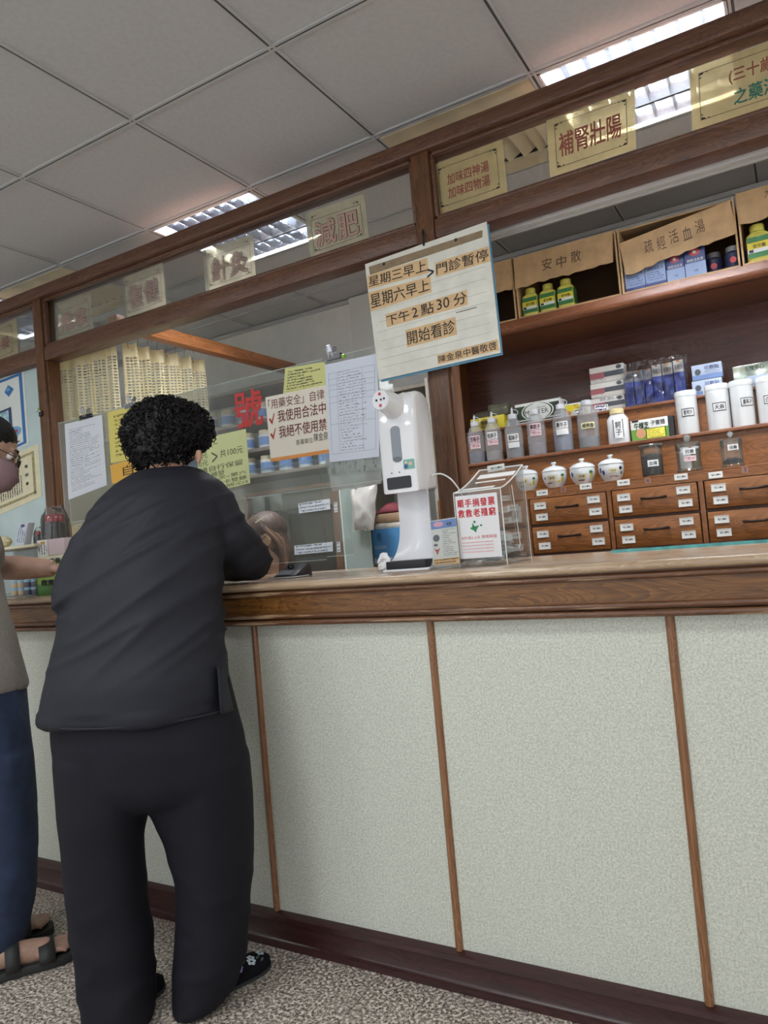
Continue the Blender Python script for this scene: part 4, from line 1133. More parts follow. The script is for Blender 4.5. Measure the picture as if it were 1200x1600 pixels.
old_notice(K((503, 160), (803, 45), (828, 350), (528, 455)), '復健', 'faded aged notice reading 復健, second in the transom')
K = crop(220, 280, 3.0)
old_notice(K((290, 335), (525, 255), (540, 455), (305, 530)), '針灸', 'faded aged notice reading 針灸 under the lit lamp')
old_notice(K((770, 160), (1045, 68), (1070, 275), (795, 372)), '減肥', 'faded aged notice reading 減肥 right of the lamp')
def yellow_notice(px, lines, label, dens=1):
    o, q = sheet('remedy_notice', label, 'notice', px, TY, YELP, 0, 'yellow notices in the transom')
    F = quadmap(q, .0008); outline(o, F, (.09, .12, .91, .88), .006, .009, DKIN); corners(o, F, DKIN)
    for s, rect, mt in lines: letter(o, s, F, mt, rect, .03)
    # plastic sleeve
    c_ = (q[0]+q[1]+q[2]+q[3])/4
    qs = [c_+(p-c_)*1.05+Vector((0, .003, 0)) for p in q]
    MB().slab(qs, .0004, BACK).build('plastic_sleeve', clear('sleeve', (252, 253, 253), 1.2, .06, opacity=.03), o)
    return o
K = crop(550, 200, 4.0)
yellow_notice(K((497, 235), (940, 72), (972, 400), (520, 550)), [('加味四神湯', (.2, .28, .8, .5), BRICK), ('加味四物湯', (.2, .55, .8, .77), BRICK)], 'yellow notice reading 加味四神湯 and 加味四物湯 right of the middle post')
K = crop(840, 0, 3.333)
yellow_notice(K((45, 628), (505, 462), (513, 775), (65, 925)), [('補腎壯陽', (.12, .3, .86, .72), BRICK)], 'yellow notice beginning 補腎 under the right lamp')
yellow_notice(K((790, 362), (1330, 168), (1340, 510), (806, 682)), [('(三十歲)', (.38, .22, .86, .48), BRICK), ('之藥湯', (.42, .56, .86, .82), TEAL)], 'yellow notice with red and teal lettering at the upper right corner')
yellow_notice([(-58, 531), (25.5, 497), (28.5, 553), (-52, 588)], [('周期保養', (.12, .36, .88, .72), BRICK)], 'yellow notice ending 保養 at the upper left edge')

# ------------------------------------------------------------------ posters on the frosted pane at the left
FY = PY+.048
o, q = sheet('clinic_poster', 'white poster with a blue border and landscape picture on the frosted pane', 'poster', [(-62, 616), (36.8, 578), (45, 693), (-52, 738)], FY, plain('poster_white', (230, 234, 230), .4), .003)
F = quadmap(q, .0008); F2 = quadmap(q, .0016); F3 = quadmap(q, .0024)
PB1 = plain('poster_blue', (62, 120, 180), .45); PB2 = plain('poster_sky', (120, 176, 216), .45)
outline(o, F, (.03, .02, .97, .98), .045, .035, PB1)
shape(o, F2, [(.76, .12), (.84, .2), (.76, .28), (.7, .2)], PB1, 'diamond_logo'); shape(o, F3, [(.76, .14), (.79, .2), (.76, .2), (.73, .2)], PB2, 'diamond_logo')
for k_ in range(3): patch(o, F2, doc('poster_lines', (230, 234, 230), (110, 116, 120), rows=1, cols=22, mu=0, mv=0, dens=.45), (.12, .2+.075*k_, .66, .25+.075*k_))
patch(o, F2, plain('picture_frame_print', (60, 70, 110), .5), (.3, .42, .78, .68)); patch(o, F3, plain('picture_print', (160, 196, 210), .5, noise=.25, nscale=40), (.34, .45, .74, .65))
shape(o, F2, ellipse(.72, .77, .19, .085, 24), PB2); letter(o, '學中國', F3, plain('rose_ink', (196, 70, 90), .5), (.56, .745, .86, .79), .03)
patch(o, F2, doc('poster_sign', (230, 234, 230), (40, 44, 50), rows=1, cols=12, mu=0, mv=0, dens=.42), (.68, .9, .9, .935))
o, q = sheet('certificate', 'cream certificate with ornamental border and vertical print below the poster', 'certificate', [(-58, 742), (60, 693), (65.5, 776), (-52, 826)], FY, plain('certificate_cream', (230, 222, 190), .5, noise=.03, nscale=20), .002)
F = quadmap(q, .0008); F2 = quadmap(q, .0016)
GOLDB = doc('border_print', (200, 188, 140), (110, 100, 70), rows=2, cols=60, mu=0, mv=0, dens=.47, hmin=.1)
for r_ in ((.06, .1, .94, .15), (.06, .85, .94, .9)): patch(o, F, GOLDB, r_)
for r_ in ((.06, .1, .09, .9), (.91, .1, .94, .9)): patch(o, F, doc('border_print_v', (200, 188, 140), (110, 100, 70), rows=2, cols=40, mu=0, mv=0, dens=.47, vert=True, hmin=.1), r_)
patch(o, F, doc('certificate_print', (230, 222, 190), (80, 76, 70), rows=16, cols=34, mu=.02, mv=.02, dens=.42, vert=True), (.3, .24, .78, .8))
letter(o, '聲', F2, INK, (.82, .3, .855, .36), .02); letter(o, '明', F2, INK, (.82, .46, .855, .52), .02); letter(o, '書', F2, INK, (.82, .62, .855, .68), .02)
letter(o, 'SP', F2, TEAL, (.5, .05, .6, .2), .0); outline(o, F2, (.34, .62, .47, .86), .012, .012, plain('stamp_red', (196, 110, 100), .6))
# padlock hook on the left post
p = at(62, 645, y=PY-.006)
t = thing('post_clip', 'small metal clip with a lime tag on the left post', 'clip', p)
MB().obox(p+Vector((.008, 0, -.006)), Vector((.010, 0, .002)), Vector((0, .005, 0)), Vector((0, 0, .011))).build('clip_body', plain('dark_steel', (70, 70, 72), .3, metal=.8), t, bevel=.002)
MB().tube([p+Vector((-.022, -.004, .006)), p+Vector((-.005, -.008, .004)), p+Vector((.006, -.006, .016)), p+Vector((.012, -.004, .002))], .0016, 6).build('wire_loop', plain('steel_wire', (150, 150, 150), .3, metal=.9), t, smooth=True)
MB().ball(p+Vector((.002, -.006, .017)), .006, seg=10).build('lime_tag', plain('lime_plastic', (160, 206, 70), .4), t, smooth=True)

# ------------------------------------------------------------------ acrylic screens
ACR = clear('acrylic_sheet', (250, 252, 251), .9, .05, opacity=.035)
ACRE = plain('acrylic_edge', (206, 222, 216), .15)
AY = PY-.008
def screen(name, label, px, y, t=.003):
    q = [at(a, b_, y=y) for a, b_ in px]
    x0, x1 = (q[0].x+q[3].x)/2, (q[1].x+q[2].x)/2; z1 = (q[0].z+q[1].z)/2; z0 = (q[2].z+q[3].z)/2
    o = MB().box(x0, x1, y-t, y, z0, z1).build(name, ACR); tag(o, label, 'screen')
    MB().box(x0, x1, y-t-.0002, y+.0002, z0-.0008, z0+.0006).build('polished_edge', ACRE, o); MB().box(x0, x1, y-t-.0002, y+.0002, z1-.0006, z1+.0008).build('polished_edge', ACRE, o)
    return o, (x0, x1, z0, z1)
up, (ux0, ux1, uz0, uz1) = screen('acrylic_screen', 'large clear acrylic screen hung between the posts, carrying the notices', [(84, 661), (604, 540), (628, 700), (112, 850)], AY)
q = [at(*p_, y=AY-.0036) for p_ in ((364, 613), (409, 605), (412, 664), (368, 672))]
letter(up, '號', quadmap(q, .0), plain('red_vinyl', (196, 48, 44), .45), (0, 0, 1, 1), .04, 'red_lettering')
lo1, (lx0, lx1, lz0, lz1) = screen('acrylic_screen', 'lower clear acrylic sheet before the receptionist, left of the seam', [(300, 752), (499, 714), (508, 871), (320, 892)], PY+.02)
lo2, _ = screen('acrylic_screen', 'narrow lower clear acrylic sheet right of the seam', [(500, 714), (541, 706), (549, 866), (509, 871)], PY+.026)
NY = AY-.0045
# papers on the acrylic screen
o, q = sheet('posted_letter', 'white printed letter clipped to the screen beside the left post', 'paper', [(101, 663), (159, 648), (167, 758), (107, 781)], NY, doc('letter_print', (226, 230, 238), (140, 144, 156), rows=36, cols=60, mu=.1, mv=.08, dens=.52), .0006)
o, q = sheet('fee_table_sheet', 'yellow printed sheet behind the woman\'s head on the screen', 'paper', [(168, 644), (262, 621), (268, 706), (173, 724)], NY, doc('yellow_table_print', (228, 214, 118), (130, 120, 60), rows=12, cols=16, mu=.1, mv=.08, dens=.48), .0006)
o, q = sheet('orange_notice', 'orange notice beginning 自 below the yellow sheet', 'notice', [(172, 727), (262, 704), (264, 738), (175, 756)], NY, plain('orange_paper', (238, 184, 78), .55), .0006)
letter(o, '自1', quadmap(q, .0008), INK, (.22, .22, .52, .72), .0)
o, q = sheet('clear_sleeve_note', 'clear sleeve hanging below the printed letter by the left post', 'sleeve', [(104, 700), (172, 690), (178, 800), (112, 822)], NY+.0018, clear('sleeve_plastic', (251, 251, 250), 1.2, .08, opacity=.3, haze=(226, 220, 196)), .0006)
K = crop(330, 560, 4.138)
o, q = sheet('charge_notice', 'pale green notice listing 收費 and 共100元 at the woman\'s shoulder', 'notice', [(276, 694), (384, 670), (391, 755), (284, 780)], NY, plain('pale_green_paper', (214, 220, 160), .55), .0006)
GI = plain('grey_green_ink', (92, 98, 74), .6); F = quadmap(q, .0008)
letter(o, '掛號收費~', F, GI, (.06, .06, .6, .2)); letter(o, '初診50元', F, GI, (.06, .25, .44, .37)); letter(o, '複診50元', F, GI, (.06, .39, .44, .51)); letter(o, '>', F, GI, (.5, .28, .58, .48), -.02); letter(o, '共100元', F, GI, (.62, .28, .94, .42))
letter(o, '收據請自行保留', F, GI, (.06, .53, .92, .63)); letter(o, '遺失恕不補發', F, GI, (.06, .645, .66, .735)); letter(o, '(第二次~第六', F, GI, (.3, .74, .96, .82)); letter(o, '需費IC卡登錄', F, GI, (.3, .83, .96, .905)); letter(o, ':請放心)', F, GI, (.5, .915, .97, .985))
o, q = sheet('yellow_table', 'pale yellow table sheet partly under the medication safety poster', 'paper', K((478, 65), (735, 20), (740, 175), (465, 232)), NY+.0008, doc('pale_yellow_print', (216, 216, 142), (96, 100, 70), rows=9, cols=20, mu=.08, mv=.08, dens=.45), .0006)
o, q = sheet('safety_poster', 'cream poster about 用藥安全 with two red ticks and orange foot', 'poster', K((350, 252), (745, 170), (765, 612), (386, 670)), NY-.001, plain('poster_cream', (236, 228, 212), .5), .0008)
F = quadmap(q, .0008); WINE = plain('wine_ink', (112, 34, 40), .55)
patch(o, F, plain('orange_foot', (226, 150, 74), .5), (0, .945, 1, 1))
letter(o, '「用藥安全」自律', F, WINE, (.04, .05, .96, .2)); letter(o, '我使用合法中', F, WINE, (.18, .24, 1.0-.02, .42), .01); letter(o, '我絕不使用禁', F, WINE, (.18, .48, 1.0-.02, .66), .01)
for v0 in (.27, .5): shape(o, F, [(.03, v0+.08), (.06, v0+.06), (.075, v0+.11), (.125, v0-.01), (.135, v0), (.08, v0+.17)], plain('red_tick', (170, 36, 40), .5), 'tick_mark')
letter(o, '簽署單位', F, GI, (.46, .73, .74, .81)); letter(o, '陳金泉', F, INK, (.76, .68, .99, .8), .0)
o, q = sheet('posted_table', 'large white printed table sheet clipped to the screen under the hanging sign', 'paper', K((735, 42), (1075, -32), (1087, 636), (766, 672)), NY-.0022, doc('table_sheet_print', (222, 228, 240), (150, 152, 168), rows=34, cols=44, mu=.24, mv=.1, dens=.53), .0006)
F = quadmap(q, .0008); GL = plain('grey_line', (140, 144, 156), .6)
for v0 in (.1, .16, .22, .27, .34, .4, .62, .92): patch(o, F, GL, (.06, v0, .94, v0+.0025), 'ruled_line')
for u0 in (.06, .22, .7, .94): patch(o, F, GL, (u0, .1, u0+.004, .92), 'ruled_line')
o, q = sheet('clear_sleeve', 'crinkled clear sleeve below the large white table sheet', 'sleeve', K((738, 640), (1100, 590), (1105, 720), (752, 745)), NY+.0006, clear('sleeve_tail', (248, 250, 249), 1.6, .1, opacity=.14, bump=.5), .0006)
# binder clips on the upper edge
STEEL = plain('clip_steel', (196, 198, 204), .18, metal=.95); BLKM = plain('clip_black', (46, 48, 52), .3, metal=.3)
def binder(px, py, w, label, mat, green):
    p = at(px, py, y=AY-.002); p.z = uz1
    t = thing('binder_clip', label, 'clip', p, 'binder clips on the acrylic screen')
    m = MB()
    # triangular spine straddling the edge, swept along X
    pr = [(-.0085, -.012), (-.009, -.011), (-.0065, .008), (.0045, .008), (.007, -.011), (.0065, -.012), (.004, .0065), (-.006, .0065)]
    n = len(pr); vs = [(p.x+s*w/2, p.y+a, p.z+b_) for s in (-1, 1) for a, b_ in pr]
    m.add(vs, [(i, (i+1) % n, n+(i+1) % n, n+i) for i in range(n)]+[tuple(range(n)), tuple(range(n, 2*n))])
    m.build('clip_spine', mat, t)
    for s, dy in ((-1, -.008), (1, .008)):
        base = p+Vector((.002*s, dy, .004)); hw = .011
        pts = [base+Vector((-hw*.6, 0, -.006)), base+Vector((-hw*.75, dy*.3, .012)), base+Vector((-hw, dy*.8, .024)), base+Vector((-hw*.5, dy, .034)), base+Vector((hw*.5, dy, .034)), base+Vector((hw, dy*.8, .024)), base+Vector((hw*.75, dy*.3, .012)), base+Vector((hw*.6, 0, -.006))]
        MB().tube(pts, .0016, 6).build('clip_handle', STEEL, t, smooth=True)
        MB().slab([base+Vector((-hw*.75, dy*.35, .013)), base+Vector((-hw*.5, dy, .033)), base+Vector((hw*.5, dy, .033)), base+Vector((hw*.75, dy*.35, .013))], .0008, BACK).build('clip_tongue', STEEL, t)
    if green: MB().lathe(p+Vector((green*(w/2+.004), -.002, -.008)), [(.004, 0), (.007, .001), (.007, .012), (.004, .013)], 10, Vector((1, 0, 0))).build('lime_peg', plain('lime_plastic', (160, 206, 70), .4), t, smooth=True)
binder(134, 645, .075, 'black binder clip holding the printed letter beside the left post', BLKM, -1)
binder(206, 634, .07, 'silver binder clip next to the woman\'s hair', STEEL, 0)
binder(519, 556, .075, 'silver binder clip with a lime peg left of the hanging sign', STEEL, 1)

# ------------------------------------------------------------------ hanging sign
SY = PY-.045
K = crop(550, 200, 4.0)
BOARD = plain('white_board_paint', (232, 230, 218), .5, noise=.04, nscale=14)
o, q = sheet('hanging_sign', 'cream hanging sign board with pasted strips giving the clinic hours', 'sign', [(570, 413), (760, 346), (782, 551), (592, 594)], SY, BOARD, .006, bevel=.0008)
sg = o
MB().slab([p_+Vector((.004, .007, -.006)) for p_ in q], .003, BACK).build('blue_backing', plain('blue_backing', (86, 150, 184), .5), sg)
KR = plain('brown_strip_paper', (146, 126, 98), .7, noise=.06, nscale=40); KT = plain('manila_strip', (226, 190, 142), .65, noise=.03, nscale=30); SI = plain('sign_ink', (44, 36, 34), .6)
def strip(px, text=None, mat=KT, rect=(.02, .12, .98, .88), bold=.006, name='paper_strip', lift=.0):
    qq = [at(a, b_, y=SY-.0008-lift) for a, b_ in px]
    s = MB(); s.slab(qq, .0006, BACK); so = s.build(name, mat, sg)
    if text:
        for s_, r_ in (text if isinstance(text, list) else [(text, rect)]): letter(so, s_, quadmap(qq, .0007), SI, r_, bold)
    return so
strip(K((105, 868), (815, 638), (815, 683), (112, 918)), None, KR, name='brown_strip')
strip(K((95, 925), (470, 810), (478, 905), (100, 1008)), '星期三早上')
strip(K((518, 842), (853, 738), (866, 832), (522, 932)), '門診暫停')
strip(K((100, 1030), (490, 928), (496, 1025), (116, 1148)), '星期六早上')
strip(K((208, 1166), (718, 1010), (724, 1103), (218, 1246)), [('下午', (.01, .12, .3, .92)), ('2', (.335, .15, .405, .85)), ('點', (.445, .08, .6, .9)), ('30', (.64, .08, .79, .82)), ('分', (.84, .08, .99, .88))])
strip(K((333, 1264), (645, 1180), (656, 1290), (345, 1372)), '開始看診')
strip(K((530, 1420), (910, 1320), (918, 1388), (537, 1478)), '陳金泉中醫敬啓')
qq = [at(a, b_, y=SY-.0008) for a, b_ in K((470, 880), (512, 868), (512, 925), (470, 938))]
letter(sg, '>', quadmap(qq, .0006), SI, (0, 0, 1, 1), .03)
F = quadmap(q, .0008); PEN = plain('ruled_pencil', (176, 176, 168), .6)
for k_, v0 in enumerate((.33, .42, .52, .6, .68, .76, .83, .9)): patch(sg, F, PEN, (.03+.02*(k_ % 3), v0, .95, v0+.0022), 'ruled_line')
patch(sg, quadmap(q, .001), SI, (.7, .615, .86, .62), 'dash')
for u_, v_ in ((.165, .055), (.76, .06)): shape(sg, quadmap(q, .002), ellipse(u_, v_, .012, .013, 12), SI, 'nail_hole')
h0 = at(662, 383, y=SY-.004); h1 = at(660, 362, y=PY-.004)
m = MB(); m.tube([h0, (h0+h1)/2+Vector((.004, -.004, 0)), h1, h1+Vector((0, .004, .006))], .0035, 8); m.build('hanging_cord', plain('black_cord', (36, 40, 46), .7), sg, smooth=True)

# ------------------------------------------------------------------ hand sanitizer dispenser
WP = plain('white_gloss_plastic', (238, 238, 240), .14, coat=.5)
SAT = plain('white_satin_plastic', (234, 234, 238), .25)
DYF = .15
pc_ = at(652, 700, y=DYF)
dxl, dxr = at(590, 690, y=DYF).x, at(651, 690, y=DYF).x
dz1, dz0 = at(640, 640, y=DYF).z, at(640, 768, y=DYF).z
dc = (dxl+dxr)/2; dw = (dxr-dxl); DD = .118
ds = thing('sanitizer_dispenser', 'white automatic hand sanitizer dispenser with thermometer head on a curved stand', 'dispenser', (dc, DYF+.06, TOP))
# body: rounded upright box with arched top, swept profile in YZ
m = MB()
prof = []
hz = dz1-dz0
rad_ = .058
top_ = dz1+.062
def bodyring(x, ins):
    P = [(DYF+ins, dz0+ins), (DYF+DD-ins, dz0+.004+ins), (DYF+DD-ins, top_-rad_)]
    for k_ in range(1, 8): 
        a = k_/7*H; P.append((DYF+DD-rad_+(rad_-ins)*math.cos(a), top_-rad_+(rad_-ins)*math.sin(a)))
    for k_ in range(0, 7): 
        a = H+k_/6*H*.75; P.append((DYF+.05+(.05-ins)*math.cos(a), top_-.05+(.05-ins)*math.sin(a)))
    P.append((DYF+ins, top_-.12))
    return [(x, a, b_) for a, b_ in P]
rings = [bodyring(dxl, .012), bodyring(dxl+.004, .004), bodyring(dxl+.012, 0), bodyring(dxr-.012, 0), bodyring(dxr-.004, .004), bodyring(dxr, .012)]
n = len(rings[0]); vs = [p_ for r_ in rings for p_ in r_]; fs = []
for i in range(len(rings)-1):
    for k_ in range(n): fs.append((i*n+k_, i*n+(k_+1) % n, (i+1)*n+(k_+1) % n, (i+1)*n+k_))
fs += [tuple(range(n)), tuple(range((len(rings)-1)*n, len(rings)*n))]
m.add(vs, fs); m.build('dispenser_body', WP, ds, smooth=True, ang=50)
# thermometer head: thick cylinder pointing at the customer
hc = at(594, 625, y=DYF-.055); ax = Vector((-.10, -1, .02)).normalized()
hr = .0295
hb = Vector((dc+.004, DYF+.06, top_-.062))
m = MB(); m.tube([hb, hc-ax*.03, hc-ax*.004, hc], [.045, hr*1.12, hr*1.02, hr*.96], 24); hd = m.build('thermometer_head', WP, ds, smooth=True, ang=60)
m = MB(); m.tube([hc-ax*.001, hc+ax*.0008], [hr*.9, hr*.88], 24); fc = m.build('sensor_face', SAT, hd, smooth=True)
ru = ax.cross(Vector((0, 0, 1))).normalized(); uu = ru.cross(ax).normalized()
if ru.x < 0: ru = -ru
RD = plain('red_lens', (196, 60, 70), .3); BK = plain('black_lens', (22, 22, 26), .25)
for a, b_, r_, mt in ((0, .6, .16, RD), (.02, -.55, .16, RD), (-.42, .02, .12, BK), (.12, .02, .11, BK), (.5, .06, .11, BK)):
    c = hc+ru*a*hr+uu*b_*hr+ax*.001
    MB().tube([c, c+ax*.0012], r_*hr, 12).build('sensor_lens', mt, fc, smooth=True)
MB().lathe((dc+.006, DYF+.06, top_-.004), [(.012, 0), (.011, .006), (.006, .008), (0, .008)], 14).build('top_button', WP, ds, smooth=True)
FD = [Vector((dxl, DYF-.0008, dz1-.002)), Vector((dxr, DYF-.0008, dz1-.002)), Vector((dxr, DYF-.0008, dz0)), Vector((dxl, DYF-.0008, dz0))]
Fd = quadmap(FD, 0.0)
def rrect(u0, v0, u1, v1, ru_, rv_, n=5):
    P = []
    for cu, cv, a0 in ((u1-ru_, v0+rv_, -H), (u1-ru_, v1-rv_, 0), (u0+ru_, v1-rv_, H), (u0+ru_, v0+rv_, 2*H)):
        for k_ in range(n+1): a = a0+H*k_/n; P.append((cu+ru_*math.cos(a), cv+rv_*math.sin(a)))
    return P
def plate(parent, pts, th, mat, name, F=Fd):
    b = [F(u, v) for u, v in pts]; f = [p_+Vector((0, -th, 0)) for p_ in b]; n = len(b)
    m = MB(); m.add(b+f, [tuple(range(n)), tuple(range(n, 2*n))]+[(i, (i+1) % n, n+(i+1) % n, n+i) for i in range(n)])
    return m.build(name, mat, parent)
w1 = plate(ds, rrect(.36, .16, .6, .62, .12, .05), .001, plain('window_grey', (140, 146, 154), .2), 'level_window')
plate(w1, rrect(.37, .55, .59, .61, .1, .025), .002, plain('window_dark_grey', (106, 112, 120), .2), 'liquid')
plate(ds, rrect(.16, .8, .78, .99-.04, .04, .02), .0012, BK, 'display')
st = plate(ds, rrect(.62, .6, .9, .72, .02, .008), .0008, plain('mint_sticker', (128, 184, 168), .5), 'sticker')
FS = quadmap(FD, .0012)
shape(st, FS, ellipse(.8, .655, .045, .022, 8), plain('sticker_pink', (236, 190, 170), .5)); shape(st, FS, ellipse(.685, .685, .05, .03, 10), plain('sticker_blue', (70, 96, 150), .5)); shape(st, FS, ellipse(.69, .635, .035, .018, 10), plain('sticker_skin', (230, 206, 186), .5))
for u_, v_ in ((.3, .745), (.5, .745)): shape(ds, quadmap(FD, .0008), ellipse(u_, v_, .018, .008, 8), BK, 'screw_hole')
# stand: curved upright plate, broad base, black drip pad
m = MB(); n = 14; rows_ = []
for k_ in range(n+1):
    z = TOP+.006+(dz0+.012-TOP-.006)*k_/n; flare = (1-k_/n)**5
    wl = dw*.36+.018*flare*2+.004; yb0 = DYF+.05
    row = []
    for i in range(9):
        u = -1+2*i/8
        row.append((dc+.012+u*wl, yb0+.035*abs(u)**1.6*(-1)+.03-.07*flare*(1-.2*abs(u)), z))
    rows_.append(row)
vs = []; fs = []
for row in rows_: vs += row
for row in rows_: vs += [(a, b_+.008, c_) for a, b_, c_ in row]
N = 9*(n+1)
for k_ in range(n):
    for i in range(8):
        a = k_*9+i; fs += [(a, a+1, a+10, a+9), (N+a+9, N+a+10, N+a+1, N+a)]
for k_ in range(n): fs += [(k_*9, k_*9+9, N+k_*9+9, N+k_*9), (k_*9+8, N+k_*9+8, N+k_*9+17, k_*9+17)]
for i in range(8): fs += [(i, N+i, N+i+1, i+1), (n*9+i, n*9+i+1, N+n*9+i+1, N+n*9+i)]
m.add(vs, fs); m.build('stand_upright', SAT, ds, smooth=True, ang=60)
MB().box(dxl-.002, dxr+.02, DYF-.035, DYF+.125, TOP+.0005, TOP+.008).build('stand_base', SAT, ds, bevel=.003)
MB().box(dxl+.008, dxr+.008, DYF-.03, DYF+.04, TOP+.008, TOP+.031).build('drip_pad', plain('black_pad', (34, 34, 38), .55), ds, bevel=.002)
# crumpled tissue beside the pad
tp = at(604, 868, y=DYF-.0); m = MB()
tb = Vector((dxl-.002, DYF-.012, TOP+.009)); vs = []; fs = []
for j in range(7):
    for i in range(7):
        u, v = i/6, j/6
        vs.append(tb+Vector((-.026+.045*u+.01*mnoise.noise(Vector((u*4, v*4, 0))), .012*mnoise.noise(Vector((u*5, v*5, 7)))-.004, .0008+v*.05*(.5+.5*math.sin(u*3))+.008*abs(mnoise.noise(Vector((u*6, v*6, 2)))))))
for j in range(6):
    for i in range(6): a = j*7+i; fs.append((a, a+1, a+8, a+7))
m.add(vs, fs); o = m.build('crumpled_tissue', plain('tissue_white', (240, 240, 240), .9), smooth=True, ang=40)
sm = o.modifiers.new('thickness', 'SOLIDIFY'); sm.thickness = .0015
tag(o, 'crumpled white tissue at the foot of the sanitizer dispenser', 'tissue')
# charging cable
c0 = Vector((dxr+.001, DYF+.075, at(672, 742, y=DYF+.07).z)); 
MB().obox(c0+Vector((.006, 0, 0)), Vector((.006, 0, 0)), Vector((0, .004, 0)), Vector((0, 0, .003))).build('cable_plug', SAT, ds, bevel=.001)
end = Vector((c0.x+.055, DYF+.27, TOP+.004))
P = [c0+Vector((.012, 0, 0)), c0+Vector((.035, .002, -.002)), c0+Vector((.065, .006, -.026)), c0+Vector((.080, .04, -.08)), c0+Vector((.075, .08, -.16)), Vector((c0.x+.07, DYF+.18, TOP+.03)), Vector((c0.x+.065, DYF+.22, TOP+.004)), end]
def smoothpath(P, n=6):
    out = []
    for i in range(len(P)-1):
        p0_, p1_, p2_, p3_ = P[max(i-1, 0)], P[i], P[i+1], P[min(i+2, len(P)-1)]
        for k_ in range(n):
            t_ = k_/n
            out.append(.5*((2*p1_)+(-p0_+p2_)*t_+(2*p0_-5*p1_+4*p2_-p3_)*t_*t_+(-p0_+3*p1_-3*p2_+p3_)*t_**3))
    return out+[P[-1]]
MB().tube(smoothpath(P), .0022, 8).build('charging_cable', plain('white_cable', (236, 236, 232), .4), ds, smooth=True)

# ------------------------------------------------------------------ flyer in its stand
fy = .135
o, q = sheet('flyer_stand', 'small blue and white flyer in a clear stand between dispenser and donation box', 'flyer', [(673, 814), (712, 808), (719, 880), (678, 884)], fy, plain('flyer_white', (228, 226, 218), .4), .0012)
F = quadmap(q, .0008); F2 = quadmap(q, .0016)
patch(o, F, plain('flyer_blue', (96, 138, 206), .4), (.0, .02, 1, .2)); letter(o, '天然', F2, INK, (.62, .08, .82, .16), .02); shape(o, F2, ellipse(.3, .1, .2, .06, 14), plain('flyer_pink', (226, 170, 190), .4))
patch(o, F, doc('flyer_print', (228, 226, 218), (120, 116, 110), rows=14, cols=34, mu=.02, mv=.02, dens=.5), (.4, .22, .98, .82)); patch(o, F, plain('flyer_peach', (238, 196, 130), .45), (0, .86, 1, 1)); patch(o, F2, doc('flyer_foot', (238, 196, 130), (90, 60, 40), rows=2, cols=34, mu=.02, mv=.02, dens=.45), (.02, .86, .98, .98))
shape(o, F2, ellipse(.18, .4, .13, .08, 9), plain('flyer_grey', (96, 100, 110), .5)); shape(o, F2, [(.06, .62), (.18, .66), (.3, .62), (.22, .7), (.18, .78), (.14, .7)], plain('flyer_red', (196, 60, 60), .5)); shape(o, F2, ellipse(.14, .55, .08, .03, 8), plain('flyer_grey', (96, 100, 110), .5))
zb_ = min(p_.z for p_ in q)
qs = [p_+Vector((0, -.002, 0)) for p_ in q]
MB().slab(qs, .0008, BACK).build('clear_cover', clear('cover_plastic', (252, 253, 253), 1.0, .05, opacity=.02), o)
x0, x1 = q[3].x-.004, q[2].x+.004
MB().box(x0, x1, fy-.012, fy+.03, TOP+.0005, max(zb_, TOP+.003)+.002).build('stand_foot', clear('cover_plastic_b', (250, 252, 251), 1.2, .05, opacity=.1), o)

# ------------------------------------------------------------------ donation box of clear acrylic
by0 = .15; bdep = .205
bx0 = at(709, 770, y=by0).x; bx0b = at(718, 882, y=by0).x; bx0 = (bx0+bx0b)/2
bx1 = (at(785, 758, y=by0).x+at(789, 879, y=by0).x)/2
hf = at(712, 766, y=by0).z-TOP-.01; hb_ = at(819, 727, y=by0+bdep).z-TOP
db = thing('donation_box', 'clear acrylic donation box with red lettering and a sloping lid full of receipts', 'box', ((bx0+bx1)/2, by0+bdep/2, TOP))
AC2 = clear('box_acrylic', (253, 254, 254), .8, .04, opacity=.04); EW = plain('white_acrylic_edge', (236, 240, 238), .2)
def lidz(u): return hf+(hb_-hf)*(u**1.35)
th = .003
MB().box(bx0, bx1, by0, by0+th, TOP+.001, TOP+hf).build('front_wall', AC2, db)
MB().box(bx0, bx1, by0+bdep-th, by0+bdep, TOP+.001, TOP+hb_).build('back_wall', AC2, db)
MB().box(bx0, bx1, by0, by0+bdep, TOP+.0005, TOP+.004).build('box_floor', AC2, db)
for x in (bx0, bx1-th):
    P = [(by0, TOP+.001), (by0+bdep, TOP+.001)]+[(by0+bdep*(1-k_/8), TOP+lidz(1-k_/8)) for k_ in range(9)]
    n = len(P); m = MB(); m.add([(x, a, b_) for a, b_ in P]+[(x+th, a, b_) for a, b_ in P], [tuple(range(n)), tuple(range(n, 2*n))]+[(i, (i+1) % n, n+(i+1) % n, n+i) for i in range(n)])
    sw = m.build('side_wall', AC2, db)
    pts = [Vector((x+th/2, by0+bdep*(k_/8), TOP+lidz(k_/8)+.002)) for k_ in range(9)]
    MB().tube(pts, .0022, 6).build('lid_edge', EW, sw, smooth=True)
MB().tube([(bx0, by0, TOP+hf+.002), (bx1, by0, TOP+hf+.002)], .0022, 6).build('lid_edge', EW, db, smooth=True)
MB().tube([(bx0, by0+bdep, TOP+hb_+.002), (bx1, by0+bdep, TOP+hb_+.002)], .0022, 6).build('lid_edge', EW, db, smooth=True)
for x, y_ in ((bx0, by0), (bx1, by0), (bx1, by0+bdep)): MB().box(x-.001, x+.001, y_-.001, y_+.001, TOP+.001, TOP+(hf if y_ == by0 else hb_)).build('corner_edge', EW, db)
m = MB(); vs = []
for k_ in range(9): vs += [(bx0, by0+bdep*k_/8, TOP+lidz(k_/8)), (bx1, by0+bdep*k_/8, TOP+lidz(k_/8))]
